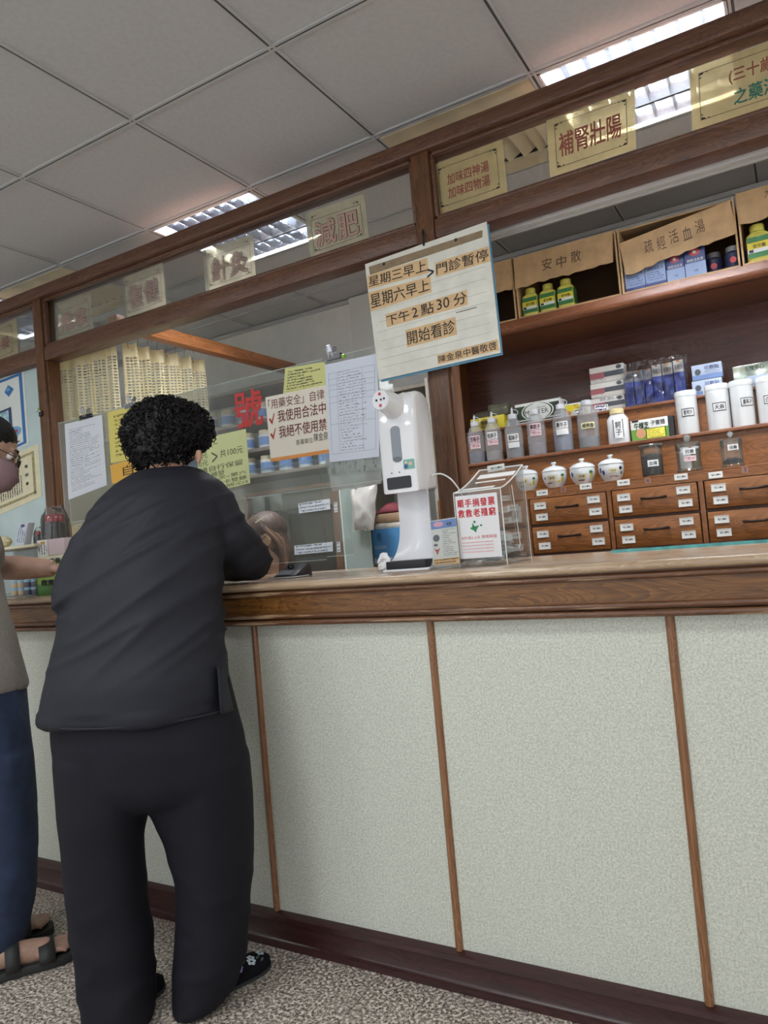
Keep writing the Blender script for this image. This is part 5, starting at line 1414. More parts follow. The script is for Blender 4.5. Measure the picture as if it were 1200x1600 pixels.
m.add(vs, [(2*k_, 2*k_+1, 2*k_+3, 2*k_+2) for k_ in range(8)]); m.build('lid', AC2, db, smooth=True)
for u0, u1, a, b_ in ((.12, .24, .08, .78), (.46, .52, .2, .86), (.64, .8, .14, .95)):
    vs = [(bx0+(bx1-bx0)*x, by0+bdep*u, TOP+lidz(u)+.003) for u in (u0, u1) for x in (a, b_)]
    m = MB(); m.add(vs, [(0, 1, 3, 2)]); m.build('paper_strip', plain('strip_white', (240, 240, 238), .5), db)
tg = [Vector((bx0+.03, by0+bdep-.004, TOP+hb_+.012)), Vector((bx0+.085, by0+bdep-.004, TOP+hb_+.014)), Vector((bx0+.085, by0+bdep-.004, TOP+hb_-.006)), Vector((bx0+.03, by0+bdep-.004, TOP+hb_-.008))]
m = MB(); m.slab(tg, .001, BACK); m.build('strip_label', SMALL, db)
hs = Vector((bx1+.001, by0+.1, TOP+.13))
m = MB(); m.box(bx1, bx1+.004, by0+.07, by0+.13, TOP+.126, TOP+.146); m.box(bx1, bx1+.006, by0+.125, by0+.14, TOP+.11, TOP+.16); m.build('hasp', clear('hasp_plastic', (245, 247, 246), 1.4, .05, opacity=.3), db, bevel=.002)
MB().tube([(bx1+.001, by0+.09, TOP+.22), (bx1+.001, by0+.115, TOP+.05), (bx1+.001, by0+.1, TOP+.04)], .0012, 6).build('door_edge', EW, db, smooth=True)
K = crop(680, 720, 5.4545)
qq = [at(a, b_, y=by0-.0014) for a, b_ in K((168, 305), (523, 268), (572, 815), (215, 838))]
m = MB(); m.slab(qq, .0006, BACK); pp = m.build('front_sheet', plain('sheet_white', (234, 234, 236), .45), db)
F = quadmap(qq, .0007); RI = plain('donation_red', (206, 44, 56), .5); LR = plain('donation_rose', (214, 120, 128), .5); GE = plain('emblem_green', (40, 132, 78), .5)
for k_, ch in enumerate('順手捐發票'): letter(pp, ch, F, RI, (.04+.185*k_, .06, .2+.185*k_, .19), .045)
for k_, ch in enumerate('救救老殘窮'): letter(pp, ch, F, RI, (.04+.185*k_, .22, .2+.185*k_, .35), .045)
shape(pp, F, [(.36, .44), (.42, .5), (.52, .49), (.45, .56), (.44, .6), (.38, .56), (.3, .53), (.36, .5)], GE, 'emblem'); shape(pp, F, ellipse(.42, .43, .03, .02, 8), GE, 'emblem'); shape(pp, F, ellipse(.57, .49, .03, .015, 8), GE, 'emblem')
letter(pp, '創世 華山 人安', F, LR, (.08, .65, .52, .7), 0); letter(pp, '策略聯盟', F, LR, (.56, .645, .92, .7), 0)
for k_ in range(4): patch(pp, F, doc('donation_print', (234, 234, 236), (214, 130, 138), rows=1, cols=60, mu=.0, mv=0, dens=.48), (.07, .735+.05*k_, .93, .77+.05*k_))
# receipts inside
RC = [plain('receipt_white', (226, 228, 226), .7), doc('receipt_print', (220, 222, 222), (90, 96, 100), rows=7, cols=10, mu=.08, mv=.08, dens=.48), plain('receipt_grey', (176, 182, 178), .7)]
rnd = random.Random(3)
for k_ in range(46):
    x = rnd.uniform(bx0+.022, bx1-.022); y_ = rnd.uniform(by0+.03, by0+bdep-.03); z = TOP+.006+.0018*(k_ % 17)
    if k_ > 26: x = bx1-.03-abs(rnd.gauss(0, .02)); y_ = by0+.07+rnd.gauss(0, .035); z = TOP+.014+.0022*(k_-26)
    a = rnd.uniform(0, 3.1); ti = rnd.uniform(-.4, .4)
    u = Vector((math.cos(a), math.sin(a), ti*.4))*.03; v = Vector((-math.sin(a), math.cos(a), rnd.uniform(-.3, .6)))*.02
    c = Vector((x, y_, z+.008)); vs = []
    for j in range(4):
        for i in range(4):
            p_ = c+u*(i/1.5-1)+v*(j/1.5-1)+Vector((0, 0, .006*mnoise.noise(Vector((i*.8+k_, j*.8, k_*3)))))
            p_.x = min(max(p_.x, bx0+.006), bx1-.006); p_.y = min(max(p_.y, by0+.006), by0+bdep-.006); p_.z = max(p_.z, TOP+.0055); vs.append(p_)
    me = MB(); me.add(vs, [(j*4+i, j*4+i+1, j*4+i+5, j*4+i+4) for j in range(3) for i in range(3)], [[(i/3, j/3), ((i+1)/3, j/3), ((i+1)/3, (j+1)/3), (i/3, (j+1)/3)] for j in range(3) for i in range(3)])
    o = me.build('receipt', RC[k_ % 3], smooth=True, ang=60); tag(o, 'crumpled paper receipt among the heap in the clear donation box', 'receipt', 'receipts in the donation box')
c = Vector((bx1-.03, by0+.06, TOP+.07))
me = MB(); u = Vector((.026, .012, .0)); v = Vector((-.004, .016, .018)); vs = [c+u*(i/1.5-1)+v*(j/1.5-1)+Vector((0, 0, .005*math.sin(i*1.3))) for j in range(4) for i in range(4)]
for p_ in vs: p_.x = min(p_.x, bx1-.005)
me.add(vs, [(j*4+i, j*4+i+1, j*4+i+5, j*4+i+4) for j in range(3) for i in range(3)], [[(i/3, j/3), ((i+1)/3, j/3), ((i+1)/3, (j+1)/3), (i/3, (j+1)/3)] for j in range(3) for i in range(3)])
o = me.build('receipt', RC[1], smooth=True, ang=60); tag(o, 'curled printed receipt on top of the heap by the box wall', 'receipt', 'receipts in the donation box')

# ------------------------------------------------------------------ glass sheet on the counter, card reader
gx0 = at(947, 864, z=TOP+.004).x
o = MB().box(gx0, 2.6, .43, .565, TOP+.0005, TOP+.0085).build('glass_sheet', clear('counter_glass', (248, 252, 251), 1, .03), None)
tag(o, 'sheet of clear glass with a teal edge lying on the counter at the right', 'glass')
MB().box(gx0, 2.6, .428, .431, TOP+.0005, TOP+.0085).build('teal_edge', plain('teal_glass_edge', (80, 166, 170), .12, noise=.15, nscale=30), o)
cr = at(457, 898, z=TOP+.004); cy_ = min(cr.y, .33); cr = at(457, 894, y=.2); cr.z = TOP
t = thing('card_reader', 'black card reader with sloping grey top in front of the receptionist', 'card reader', cr)
m = MB(); w = .044; x, y_ = cr.x, cr.y
P = [(-.045, 0), (-.045, .007), (.03, .042), (.045, .034), (.05, 0)]
m.add([(x+s*w, y_+a, TOP+.001+b_) for s in (-1, 1) for a, b_ in P], [(0, 1, 2, 3, 4), (5, 6, 7, 8, 9)]+[(i, (i+1) % 5, 5+(i+1) % 5, 5+i) for i in range(5)])
m.build('reader_body', plain('reader_black', (38, 40, 46), .35), t, bevel=.002)
q = [Vector((x-w*.85, y_-.012, TOP+.0245)), Vector((x+w*.5, y_-.012, TOP+.0245)), Vector((x+w*.5, y_-.04, TOP+.0115)), Vector((x-w*.85, y_-.04, TOP+.0115))]
m = MB(); m.slab([p_+Vector((0, -.0004, .0008)) for p_ in q], .0005, Vector((0, 0, -1))); m.build('grey_plate', plain('reader_grey', (120, 124, 138), .3), t)
MB().lathe((x-.012, y_+.008, TOP+.032), [(.011, 0), (.011, .008), (.008, .011), (0, .011)], 14).build('card_knob', BK, t, smooth=True)
m = MB(); n = 10
m.tube(smoothpath([Vector((x-.06, y_-.05, TOP+.004)), Vector((x-.03, y_-.06, TOP+.004)), Vector((x+.03, y_-.058, TOP+.004)), Vector((x+.058, y_-.03, TOP+.004)), Vector((x+.05, y_+.02, TOP+.004))]), .002, 6)
m.build('coiled_cord', plain('grey_cord', (190, 190, 190), .5), t, smooth=True)

# ------------------------------------------------------------------ things on the counter at the left
ly = .06
K = crop(0, 620, 4.708)
def X(px, y): return at(px, 900, y=y).x
def Z(py, y, px=40): return at(px, py, y=y).z
rk0, rk1 = X(-40, ly), X(54, ly)
t = thing('display_rack', 'clear two-tier plastic rack with cream top on the counter at the left', 'rack', ((rk0+rk1)/2, ly+.09, TOP))
RKP = clear('rack_plastic', (248, 249, 249), 1.2, .06, opacity=.1); CRM = plain('cream_plastic', (226, 218, 190), .4)
zt2 = Z(856, ly)
for x in (rk0, rk1-.004): MB().box(x, x+.004, ly, ly+.18, TOP+.001, zt2).build('rack_side', RKP, t)
MB().box(rk0, rk1, ly, ly+.18, TOP+.0006, TOP+.005).build('rack_floor', RKP, t)
MB().box(rk0, rk1, ly+.0, ly+.18, zt2-.062, zt2-.058).build('rack_shelf', RKP, t)
MB().box(rk0-.004, rk1+.02, ly-.006, ly+.185, zt2, zt2+.012).build('rack_top', CRM, t, bevel=.003)
MB().box(rk0, rk1, ly+.176, ly+.18, TOP+.005, zt2).build('rack_back', RKP, t)
BLUL = plain('pale_blue_lid', (150, 184, 206), .35); PUR = plain('plum_tin', (98, 100, 118), .4); ORG = plain('amber_tin', (206, 186, 156), .4)
lidn = 0
for r_ in range(2):
    for k_ in range(4):
        rr = .019; x = rk1-.028-.043*k_; z = TOP+.0055+.0305*r_
        c = Vector((x, ly+.025, z)); nm = ['rightmost', 'second from the right', 'third from the right', 'leftmost'][k_]+(' of the upper row' if r_ else ' of the lower row')
        tt = thing('balm_tin', 'round blue-lidded tin in the rack, '+nm, 'tin', c, 'small round tins in the rack')
        MB().lathe(c, [(0, 0), (rr*.95, 0), (rr, .002), (rr, .02), (0, .02)], 18).build('tin_body', PUR if k_ < 2 else ORG, tt, smooth=True)
        MB().lathe(c, [(rr*1.03, .019), (rr*1.06, .0195), (rr*1.06, .027), (rr, .0295), (0, .0295)], 18).build('tin_lid', BLUL, tt, smooth=True)
# things on the rack
ztop = zt2+.0125
def leaning(name, label, x0, x1, z0, z1, y, dx, mat, dpt):
    q = [Vector((x0+dx, y, z1)), Vector((x1+dx, y, z1-.004)), Vector((x1, y, z0)), Vector((x0, y, z0))]
    tt = thing(name, label, 'box', (q[2]+q[3])/2)
    m = MB(); m.slab(q, dpt, BACK); m.build('carton_body', mat, tt, bevel=.001); return tt, q
tt, q = leaning('ointment_box', 'grey and white ointment box leaning on the rack top', X(27, ly+.03), X(41, ly+.03), ztop, Z(816, ly+.03), ly+.03, .035, plain('box_blue_grey', (206, 212, 222), .4), .03)
patch(tt, quadmap(q, .001), doc('ointment_print', (206, 212, 222), (96, 110, 150), rows=4, cols=16, mu=.1, mv=.06, dens=.46, vert=True), (0.05, .1, .95, .95)); shape(tt, quadmap(q, .0018), ellipse(.5, .12, .25, .07, 12), plain('slate_blue', (80, 90, 130), .5))
def bagged(px0, px1, pyt, pyb, y, label, zb):
    x0, x1 = X(px0, y), X(px1, y); c = Vector(((x0+x1)/2, y+.03, zb)); h = at((px0+px1)/2, pyt, y=y).z-zb; r = (x1-x0)/2*.6
    tt = thing('syrup_bottle', label, 'bottle', c)
    MB().lathe(c, [(0, 0), (r*.94, 0), (r, .004), (r, h*.5), (r*.8, h*.56), (0, h*.56)], 18).build('bottle_body', plain('dark_brown_glass', (46, 36, 38), .15), tt, smooth=True)
    MB().lathe(c, [(r*.92, h*.55), (r*.96, h*.56), (r*.96, h*.74), (r*.9, h*.76), (0, h*.76)], 18).build('red_cap', plain('red_cap', (178, 40, 52), .35), tt, smooth=True)
    vs = []; seg = 24; rows_ = 8; fs = []
    for j in range(rows_+1):
        v = j/rows_; 
        for i in range(seg):
            a = 2*math.pi*i/seg; rr = r*(1.5-.12*v)*(1+.05*mnoise.noise(Vector((math.cos(a)*3, math.sin(a)*3, v*5+px0)))); fl = 1-.75*max(0, (v-.7)/.3)
            vs.append(c+Vector((rr*math.cos(a), rr*math.sin(a)*fl, h*v)))
    for j in range(rows_):
        for i in range(seg): fs.append((j*seg+i, j*seg+(i+1) % seg, (j+1)*seg+(i+1) % seg, (j+1)*seg+i))
    m = MB(); m.add(vs, fs); m.build('plastic_wrap', clear('wrap_film', (251, 252, 252), 2.2, .1, opacity=.08), tt, smooth=True, ang=70)
bagged(66, 98, 790, 846, ly+.10, 'large dark bottle with red cap in a clear wrap by the left post', Z(846, ly+.10, 82))
bagged(50, 66, 822, 846, ly+.12, 'small dark bottle with red cap in a wrap beside the large one', ztop)
# pink and green boxes under it
px_ = X(62, ly+.02), X(104, ly+.02)
zp1, zp0 = Z(842, ly+.02, 82), Z(868, ly+.02, 82)
bz = zp1
tt = thing('pink_box', 'pale pink carton with white end under the wrapped bottle', 'box', ((px_[0]+px_[1])/2, ly+.09, zp0))
m = MB(); m.box(px_[0], px_[1], ly+.02, ly+.12, zp0, zp1); m.build('carton_body', plain('pale_pink', (220, 200, 206), .45), tt, bevel=.001)
qf = [Vector((px_[0], ly+.0195, zp1)), Vector((px_[1], ly+.0195, zp1)), Vector((px_[1], ly+.0195, zp0)), Vector((px_[0], ly+.0195, zp0))]
patch(tt, quadmap(qf, .0008), doc('pink_end', (232, 230, 228), (96, 96, 100), rows=4, cols=9, mu=.1, mv=.1, dens=.45, vert=True), (0, 0, .4, 1)); patch(tt, quadmap(qf, .0014), plain('gold_print', (206, 160, 70), .4), (.14, .1, .3, .25))
g0, g1 = X(57, ly+.01), X(104, ly+.01); zg1 = zp0-.001
tt = thing('green_carton', 'green children\'s medicine carton standing on the counter beside the rack', 'box', ((g0+g1)/2, ly+.08, TOP))
m = MB(); m.box(g0, g1, ly+.01, ly+.09, TOP+.0005, zg1); m.build('carton_body', plain('lime_carton', (150, 186, 80), .45), tt, bevel=.001)
qf = [Vector((g0, ly+.0095, zg1)), Vector((g1, ly+.0095, zg1)), Vector((g1, ly+.0095, TOP)), Vector((g0, ly+.0095, TOP))]
F = quadmap(qf, .0008); patch(tt, F, plain('cream_wave', (226, 226, 196), .5), (0, 0, 1, .12)); letter(tt, '教育小', quadmap(qf, .0018), INK, (.14, .6, .82, .76), .06); patch(tt, F, plain('leaf_green', (84, 140, 60), .5), (0, .72, 1, 1)); letter(tt, '龜鹿', quadmap(qf, .0018), INK, (.5, .06, .85, .2), .03)
shape(tt, quadmap(qf, .0016), ellipse(.82, .86, .12, .1, 14), plain('mushroom_print', (206, 150, 110), .5)); shape(tt, quadmap(qf, .0016), ellipse(.7, .3, .3, .06, 14), WHL)
# bag of sweets at the very left of the rack
vs = []; fs = []; c = Vector((X(4, ly+.05), ly+.06, ztop))
m = MB()
for i_ in range(1): m.ball(c+Vector((-.01, 0, .026)), .05, .04, .026, seg=16)
for v_ in m.v: v_ += Vector((.004, .004, 0))*mnoise.noise(v_*40)
o = m.build('sweet_bag', plain('cream_wrapper', (226, 216, 176), .3, noise=.1, nscale=30), smooth=True); tag(o, 'cream wrapped packet lying on the rack top at the left edge', 'packet')

# ------------------------------------------------------------------ curtain bay behind the partition
bmx = -1.075
o = MB().box(bmx-.06, bmx, PB, BW-.002, 2.225, 2.285).build('ceiling_beam', W_BEAM, None, bevel=.003)
tag(o, 'orange-brown wooden beam running from the partition to the back wall above the curtain', 'beam')
ctz = 2.245
trk = MB(); trk.box(bmx-.092, bmx-.066, PB+.02, BW-.01, ctz, ctz+.022)
o = trk.build('curtain_rail', TRK); tag(o, 'white metal curtain rail under the orange-brown beam', 'rail')
trk = MB().box(POSTS[1][0]-.7, bmx-.08, PB+.05, PB+.075, ctz+.035, ctz+.057).build('curtain_rail', TRK); tag(trk, 'white metal curtain rail running behind the partition at the left', 'rail')
# pleated open-weave curtain
CUR = bpy.data.materials.new('open_weave_curtain'); CUR.use_nodes = True
nt = CUR.node_tree; bb = nt.nodes['Principled BSDF']; bb.inputs['Base Color'].default_value = lin((248, 236, 196)); bb.inputs['Roughness'].default_value = .8
out = nt.nodes['Material Output']
tl = nd(nt, 'ShaderNodeBsdfTranslucent'); tl.inputs[0].default_value = lin((240, 224, 170))
mx1 = nd(nt, 'ShaderNodeMixShader'); mx1.inputs[0].default_value = .35; lk(nt, bb.outputs[0], mx1.inputs[1]); lk(nt, tl.outputs[0], mx1.inputs[2])
uvn = nd(nt, 'ShaderNodeUVMap'); spx = nd(nt, 'ShaderNodeSeparateXYZ'); lk(nt, uvn.outputs[0], spx.inputs[0])
def _m(op, a, b_):
    n = nd(nt, 'ShaderNodeMath', operation=op)
    for i, q_ in enumerate((a, b_)):
        if q_ is None: continue
        if isinstance(q_, (int, float)): n.inputs[i].default_value = q_
        else: lk(nt, q_, n.inputs[i])
    return n.outputs[0]
fu = _m('FRACT', _m('MULTIPLY', spx.outputs[0], 1/.023), None); fv = _m('FRACT', _m('MULTIPLY', spx.outputs[1], 1/.0140), None)
hole = _m('MULTIPLY', _m('MULTIPLY', _m('GREATER_THAN', fu, .34), _m('GREATER_THAN', fv, .5)), _m('LESS_THAN', spx.outputs[1], 2.13))
trn = nd(nt, 'ShaderNodeBsdfTransparent'); mx2 = nd(nt, 'ShaderNodeMixShader')
lk(nt, hole, mx2.inputs[0]); lk(nt, mx1.outputs[0], mx2.inputs[1]); lk(nt, trn.outputs[0], mx2.inputs[2]); lk(nt, mx2.outputs[0], out.inputs['Surface'])
def curtain(path, ztop, zbot, label, pleat, amp, hooks):
    P = smoothpath([Vector(p_) for p_ in path], 12); 
    # arc length
    S = [0]
    for a, b_ in zip(P, P[1:]): S.append(S[-1]+(b_-a).length)
    L = S[-1]; n = int(L/.006); m = MB(); vs = []; uvs = []; fs = []; nv = 10; fu = []
    def pos(s):
        for i in range(len(S)-1):
            if S[i] <= s <= S[i+1]+1e-9:
                t_ = (s-S[i])/max(S[i+1]-S[i], 1e-9); d = (P[i+1]-P[i]).normalized(); return P[i]*(1-t_)+P[i+1]*t_, Vector((-d.y, d.x, 0))
        return P[-1], Vector((0, 1, 0))
    cloth = 0; prev = None; cu = []
    for i in range(n+1):
        s = L*i/n; p_, nr = pos(s)
        ph = 2*math.pi*s/pleat+.9*math.sin(s*9)
        col = []
        for j in range(nv+1):
            v = j/nv; w_ = amp*(.75+.4*v)*math.sin(ph+.25*math.sin(v*3+s*6))+.006*math.sin(ph*2.3+v*2)
            z = ztop+(zbot-ztop)*v-(.012*(1-abs(math.cos(ph/2)))*(1-v))
            col.append(p_+nr*w_+Vector((0, 0, z)))
        if prev is not None: cloth += (col[5]-prev[5]).length
        prev = col; cu.append(cloth); vs += col
    for i in range(n):
        for j in range(nv):
            a = i*(nv+1)+j; fs.append((a, a+1, a+nv+2, a+nv+1))
            uvs.append([(cu[i], vs[a].z), (cu[i], vs[a+1].z), (cu[i+1], vs[a+nv+2].z), (cu[i+1], vs[a+nv+1].z)])
    m.add(vs, fs, uvs)
    t = thing('bay_curtain', label, 'curtain', P[len(P)//2]+Vector((0, 0, zbot)))
    m.build('curtain_cloth', CUR, t, smooth=True, ang=80)
    for k_ in range(hooks):
        p_, nr = pos(L*(k_+.5)/hooks)
        b = p_+Vector((0, 0, ztop-.03))
        MB().tube([b, b+nr*.008+Vector((0, 0, .02)), b+Vector((0, 0, .05)), Vector((p_.x, p_.y, ctz+.002))], .0014, 6).build('hook', STEEL, t, smooth=True)
    return t
hx = bmx-.079
curtain([(hx, .60, 0), (hx, .85, 0), (hx, 1.14, 0)], 2.20, 1.1, 'cream open-weave curtain hanging in pleats under the wooden beam', .085, .026, 9)
curtain([(-1.85, PB+.0625, 0), (-1.5, PB+.0625, 0), (hx-.02, PB+.0625, 0)], 2.262, 1.1, 'cream open-weave curtain hanging flat behind the partition beside the left post', .11, .016, 8)

# ------------------------------------------------------------------ shelves and stores behind the acrylic
sy0, sy1 = 1.56, BW-.001
sx0, sx1 = at(322, 690, y=sy0).x-.2, at(512, 690, y=sy0).x
sh = thing('wall_shelf', 'grey-brown wall shelf with rows of medicine jars behind the acrylic screen', 'shelf', ((sx0+sx1)/2, 1.7, 1.0))
GSH = plain('grey_shelf_board', (128, 116, 106), .5)
rows_z = [at(420, 652, y=sy0).z, at(420, 697, y=sy0).z, at(420, 738, y=sy0).z]
for z in rows_z+[rows_z[0]+.2]: MB().box(sx0, sx1, sy0, sy1, z-.02, z).build('shelf_board', GSH, sh, bevel=.002)
for x in (sx0-.016, sx1): MB().box(x, x+.016, sy0, sy1, 1.0, rows_z[0]+.2).build('shelf_side', GSH, sh)
WJ = plain('jar_white', (224, 226, 228), .35); BJ = plain('jar_blue_label', (110, 146, 200), .4); CJ = plain('jar_cream_lid', (226, 212, 180), .4)
jar = None
cnt = 0
ORD = ['first', 'second', 'third', 'fourth', 'fifth', 'sixth', 'seventh', 'eighth', 'ninth', 'tenth', 'eleventh', 'twelfth']
for r_, z in enumerate(rows_z):
    n = 8; h = .105
    for k_ in range(n):
        x = sx0+.06+(sx1-sx0-.12)*k_/(n-1); c = Vector((x, sy0+.06, z+.0005))
        nm = 'white jar with blue label on the %s wall shelf, %s from the left' % (('top', 'middle', 'bottom')[r_], ORD[k_])
        if jar is None:
            t = thing('medicine_jar', nm, 'jar', c, 'white jars with blue labels on the wall shelf')
            rr = .042
            jb = MB().lathe(c, [(0, 0), (rr*.96, 0), (rr, .004), (rr, h*.72), (rr*.85, h*.78), (0, h*.78)], 18).build('jar_body', WJ, t, smooth=True, org=c)
            jl = MB().lathe(c, [(rr*.86, h*.77), (rr*.9, h*.78), (rr*.9, h*.97), (rr*.84, h), (0, h)], 18).build('jar_lid', CJ, t, smooth=True, org=c)
            jp = MB().lathe(c, [(rr*1.012, h*.16), (rr*1.014, h*.17), (rr*1.014, h*.6), (rr*1.012, h*.61)], 18).build('blue_label', BJ, t, smooth=True, org=c)
            jar = t
        else:
            t = jar.copy(); COL.objects.link(t); t.location = c; WLOC[t.name] = c; t['label'] = nm
            for p_ in (jb, jl, jp):
                o = p_.copy(); COL.objects.link(o); o.parent = t; o.location = (0, 0, 0)
# lower glass-fronted cabinet
gx0_, gx1_ = at(384, 820, y=sy0-.02).x, at(536, 820, y=sy0-.02).x
gz1 = at(450, 768, y=sy0-.02).z
gc = thing('glass_cabinet', 'low brown cabinet with sliding glass doors behind the receptionist', 'cabinet', ((gx0_+gx1_)/2, 1.68, .3))
BRC = wood('grey_brown_cabinet', (88, 66, 50), (120, 94, 74), 'z', .4)
gy = sy0-.02
MB().box(gx0_, gx1_, gy, BW-.002, .3, .32).build('bottom', BRC, gc); MB().box(gx0_, gx1_, gy, sy0-.002, gz1, gz1+.02).build('top', BRC, gc); MB().box(gx0_, gx1_, sy1-.03, sy1-.02, .32, gz1-.08).build('back', plain('cabinet_back', (104, 90, 76), .6), gc)
for x in (gx0_, gx1_-.06): MB().box(x, x+.06 if x > gx0_ else x+.02, gy, sy1, .32, gz1).build('side', BRC, gc)
zs_ = [at(450, 795, y=gy).z, at(450, 855, y=gy).z]
for z in zs_: MB().box(gx0_+.02, gx1_-.06, gy+.03, sy1-.03, z-.012, z).build('shelf_board', BRC, gc)
mid = (gx0_+gx1_)/2-.05
MB().box(gx0_+.02, mid+.02, gy+.012, gy+.016, .32, gz1).build('sliding_glass', clear('cabinet_glass', (243, 244, 242), 1.1, .05, opacity=.06), gc); MB().box(mid-.02, gx1_-.06, gy+.018, gy+.022, .32, gz1).build('sliding_glass', MATS['cabinet_glass'], gc)
SLB = doc('shelf_label_print', (216, 220, 228), (110, 114, 130), rows=3, cols=26, mu=.04, mv=.06, dens=.46)
K = crop(340, 700, 4.286)
for qd in (((540, 372), (752, 340), (755, 410), (545, 438)), ((514, 654), (770, 628), (772, 692), (516, 716))):
    qq = [at(a, b_, y=gy+.008) for a, b_ in K(*qd)]; m = MB(); m.slab(qq, .0008, BACK); m.build('shelf_label', SLB, gc)
for qd in (((778, 366), (800, 362), (804, 428), (782, 432)), ((796, 630), (820, 628), (824, 694), (800, 698))):
    qq = [at(a, b_, y=gy-.001) for a, b_ in K(*qd)]; m = MB(); m.slab(qq, .0008, BACK); m.build('side_label', SLB, gc)
# paper cups and packets inside
cup0 = None
for k_ in range(2):
    c = Vector((at(404+28*k_, 790, y=gy+.08).x, gy+.08, zs_[0]+.0005)); h = .1
    t = thing('white_canister', 'white paper canister in the glass cabinet, %s of two' % ('left', 'right')[k_], 'canister', c, 'white canisters in the glass cabinet')
    MB().lathe(c, [(0, 0), (.035, 0), (.04, h), (.036, h), (0, h*.95)], 18).build('canister_wall', plain('dull_white', (198, 200, 196), .6), t, smooth=True)
    MB().lathe(c, [(.041, h*.97), (.042, h*.98), (.042, h*1.06), (0, h*1.07)], 18).build('canister_lid', plain('dull_white', (198, 200, 196), .6), t, smooth=True)
# pale glass door standing open beside the cabinet
dx0, dx1 = at(536, 830, y=1.40).x, at(562, 830, y=1.40).x
dz_1 = at(548, 610, y=1.40).z
o = MB().box(dx0, dx1+.06, 1.40, 1.408, .2, dz_1).build('frosted_door', clear('frosted_door_glass', (243, 246, 245), .8, .2, opacity=.55, haze=(196, 210, 204)), None)
tag(o, 'pale frosted glass door panel behind the hanging white bag', 'door panel')
MB().box(dx0-.004, dx0+.004, 1.398, 1.41, .2, dz_1).build('door_edge', plain('pale_edge', (206, 220, 216), .3), o)
# open shelf with bags and boxes behind the dispenser
ox0, ox1 = at(560, 800, y=1.44).x, SX0-.06
osf = thing('side_shelf', 'narrow side shelf between the frosted door and the medicine cabinet', 'shelf', ((ox0+ox1)/2, 1.6, 0))
oz = [at(600, 880, y=1.44).z, at(600, 803, y=1.44).z+.0, at(600, 700, y=1.44).z, at(600, 610, y=1.44).z]
WSH = plain('pale_shelf', (176, 172, 160), .5)
for x in (ox0, ox1-.016): MB().box(x, x+.016, 1.44, BW-.037, 0, oz[-1]+.02).build('shelf_side', WSH, osf)
for z in (oz[0], oz[2], oz[3]): MB().box(ox0+.016, ox1-.016, 1.44, BW-.037, z-.018, z).build('shelf_board', plain('shelf_grey_board', (120, 112, 100), .5), osf)
K = crop(500, 560, 4.705)
BB = plain('blue_box', (74, 136, 186), .45)
x0, x1 = at(583, 850, y=1.45).x, at(627, 850, y=1.45).x+.03; z1 = at(604, 826, y=1.45).z
x1 = min(x1, ox1-.02)
tt = thing('blue_carton', 'blue carton with KAISER lettering on the side shelf', 'box', ((x0+x1)/2, 1.53, oz[0]))
m = MB(); m.box(x0, x1, 1.45, 1.6, oz[0]+.0005, z1); m.build('carton_body', BB, tt, bevel=.001)
qf = [Vector((x0, 1.4495, z1)), Vector((x1, 1.4495, z1)), Vector((x1, 1.4495, oz[0])), Vector((x0, 1.4495, oz[0]))]
F = quadmap(qf, .001); letter(tt, 'KAISER', F, plain('blue_print', (40, 80, 150), .5), (.06, .48, .42, .58), .02); letter(tt, '複', F, plain('navy_print', (40, 50, 90), .5), (.13, .1, .27, .36), 0); patch(tt, F, plain('blue_print', (40, 80, 150), .5), (0, .84, 1, 1))
zb2 = z1+.001
o_list = (('pale_packet', 'pale packet lying on the blue carton', (206, 198, 184), .03, .0), ('brown_packet', 'brown packet on top of the pale packet', (150, 120, 92), .045, .01), )
for nm, lb, c_, hh, ins in o_list:
    m = MB(); m.loft([(Vector(((x0+x1)/2, 1.52, zb2)), Vector(((x1-x0)/2-ins, 0, 0)), Vector((0, .06, 0))), (Vector(((x0+x1)/2, 1.52, zb2+hh*.5)), Vector(((x1-x0)/2-ins+.004, 0, 0)), Vector((0, .064, 0))), (Vector(((x0+x1)/2, 1.52, zb2+hh)), Vector(((x1-x0)/2-ins-.01, 0, 0)), Vector((0, .055, 0)))], 24, 5)
    for v_ in m.v: v_ += Vector((0, 0, .003))*mnoise.noise(v_*30) if v_.z > zb2+.001 else Vector((0, 0, 0))
    o = m.build(nm, plain(nm+'_paper', c_, .6, noise=.08, nscale=30), smooth=True, ang=50); tag(o, lb, 'packet'); zb2 += hh+.001
m = MB(); n = 10; vs = []; fs = []
for j in range(n+1):
    for i in range(n+1):
        u, v = i/n, j/n
        vs.append(Vector((x0+.01+(x1-x0-.02)*u, 1.47+.1*v, zb2+.002+.045*math.sin(math.pi*u)**.6*math.sin(math.pi*v)**.6*(1+.5*mnoise.noise(Vector((u*5, v*5, 3)))))))
for j in range(n):
    for i in range(n): a = j*(n+1)+i; fs.append((a, a+1, a+n+2, a+n+1))
m.add(vs, fs); o = m.build('maroon_cloth', plain('maroon_cloth', (104, 36, 44), .8), smooth=True, ang=60); tag(o, 'folded maroon cloth on the packets of the side shelf', 'cloth')
sm = o.modifiers.new('thickness', 'SOLIDIFY'); sm.thickness = .002
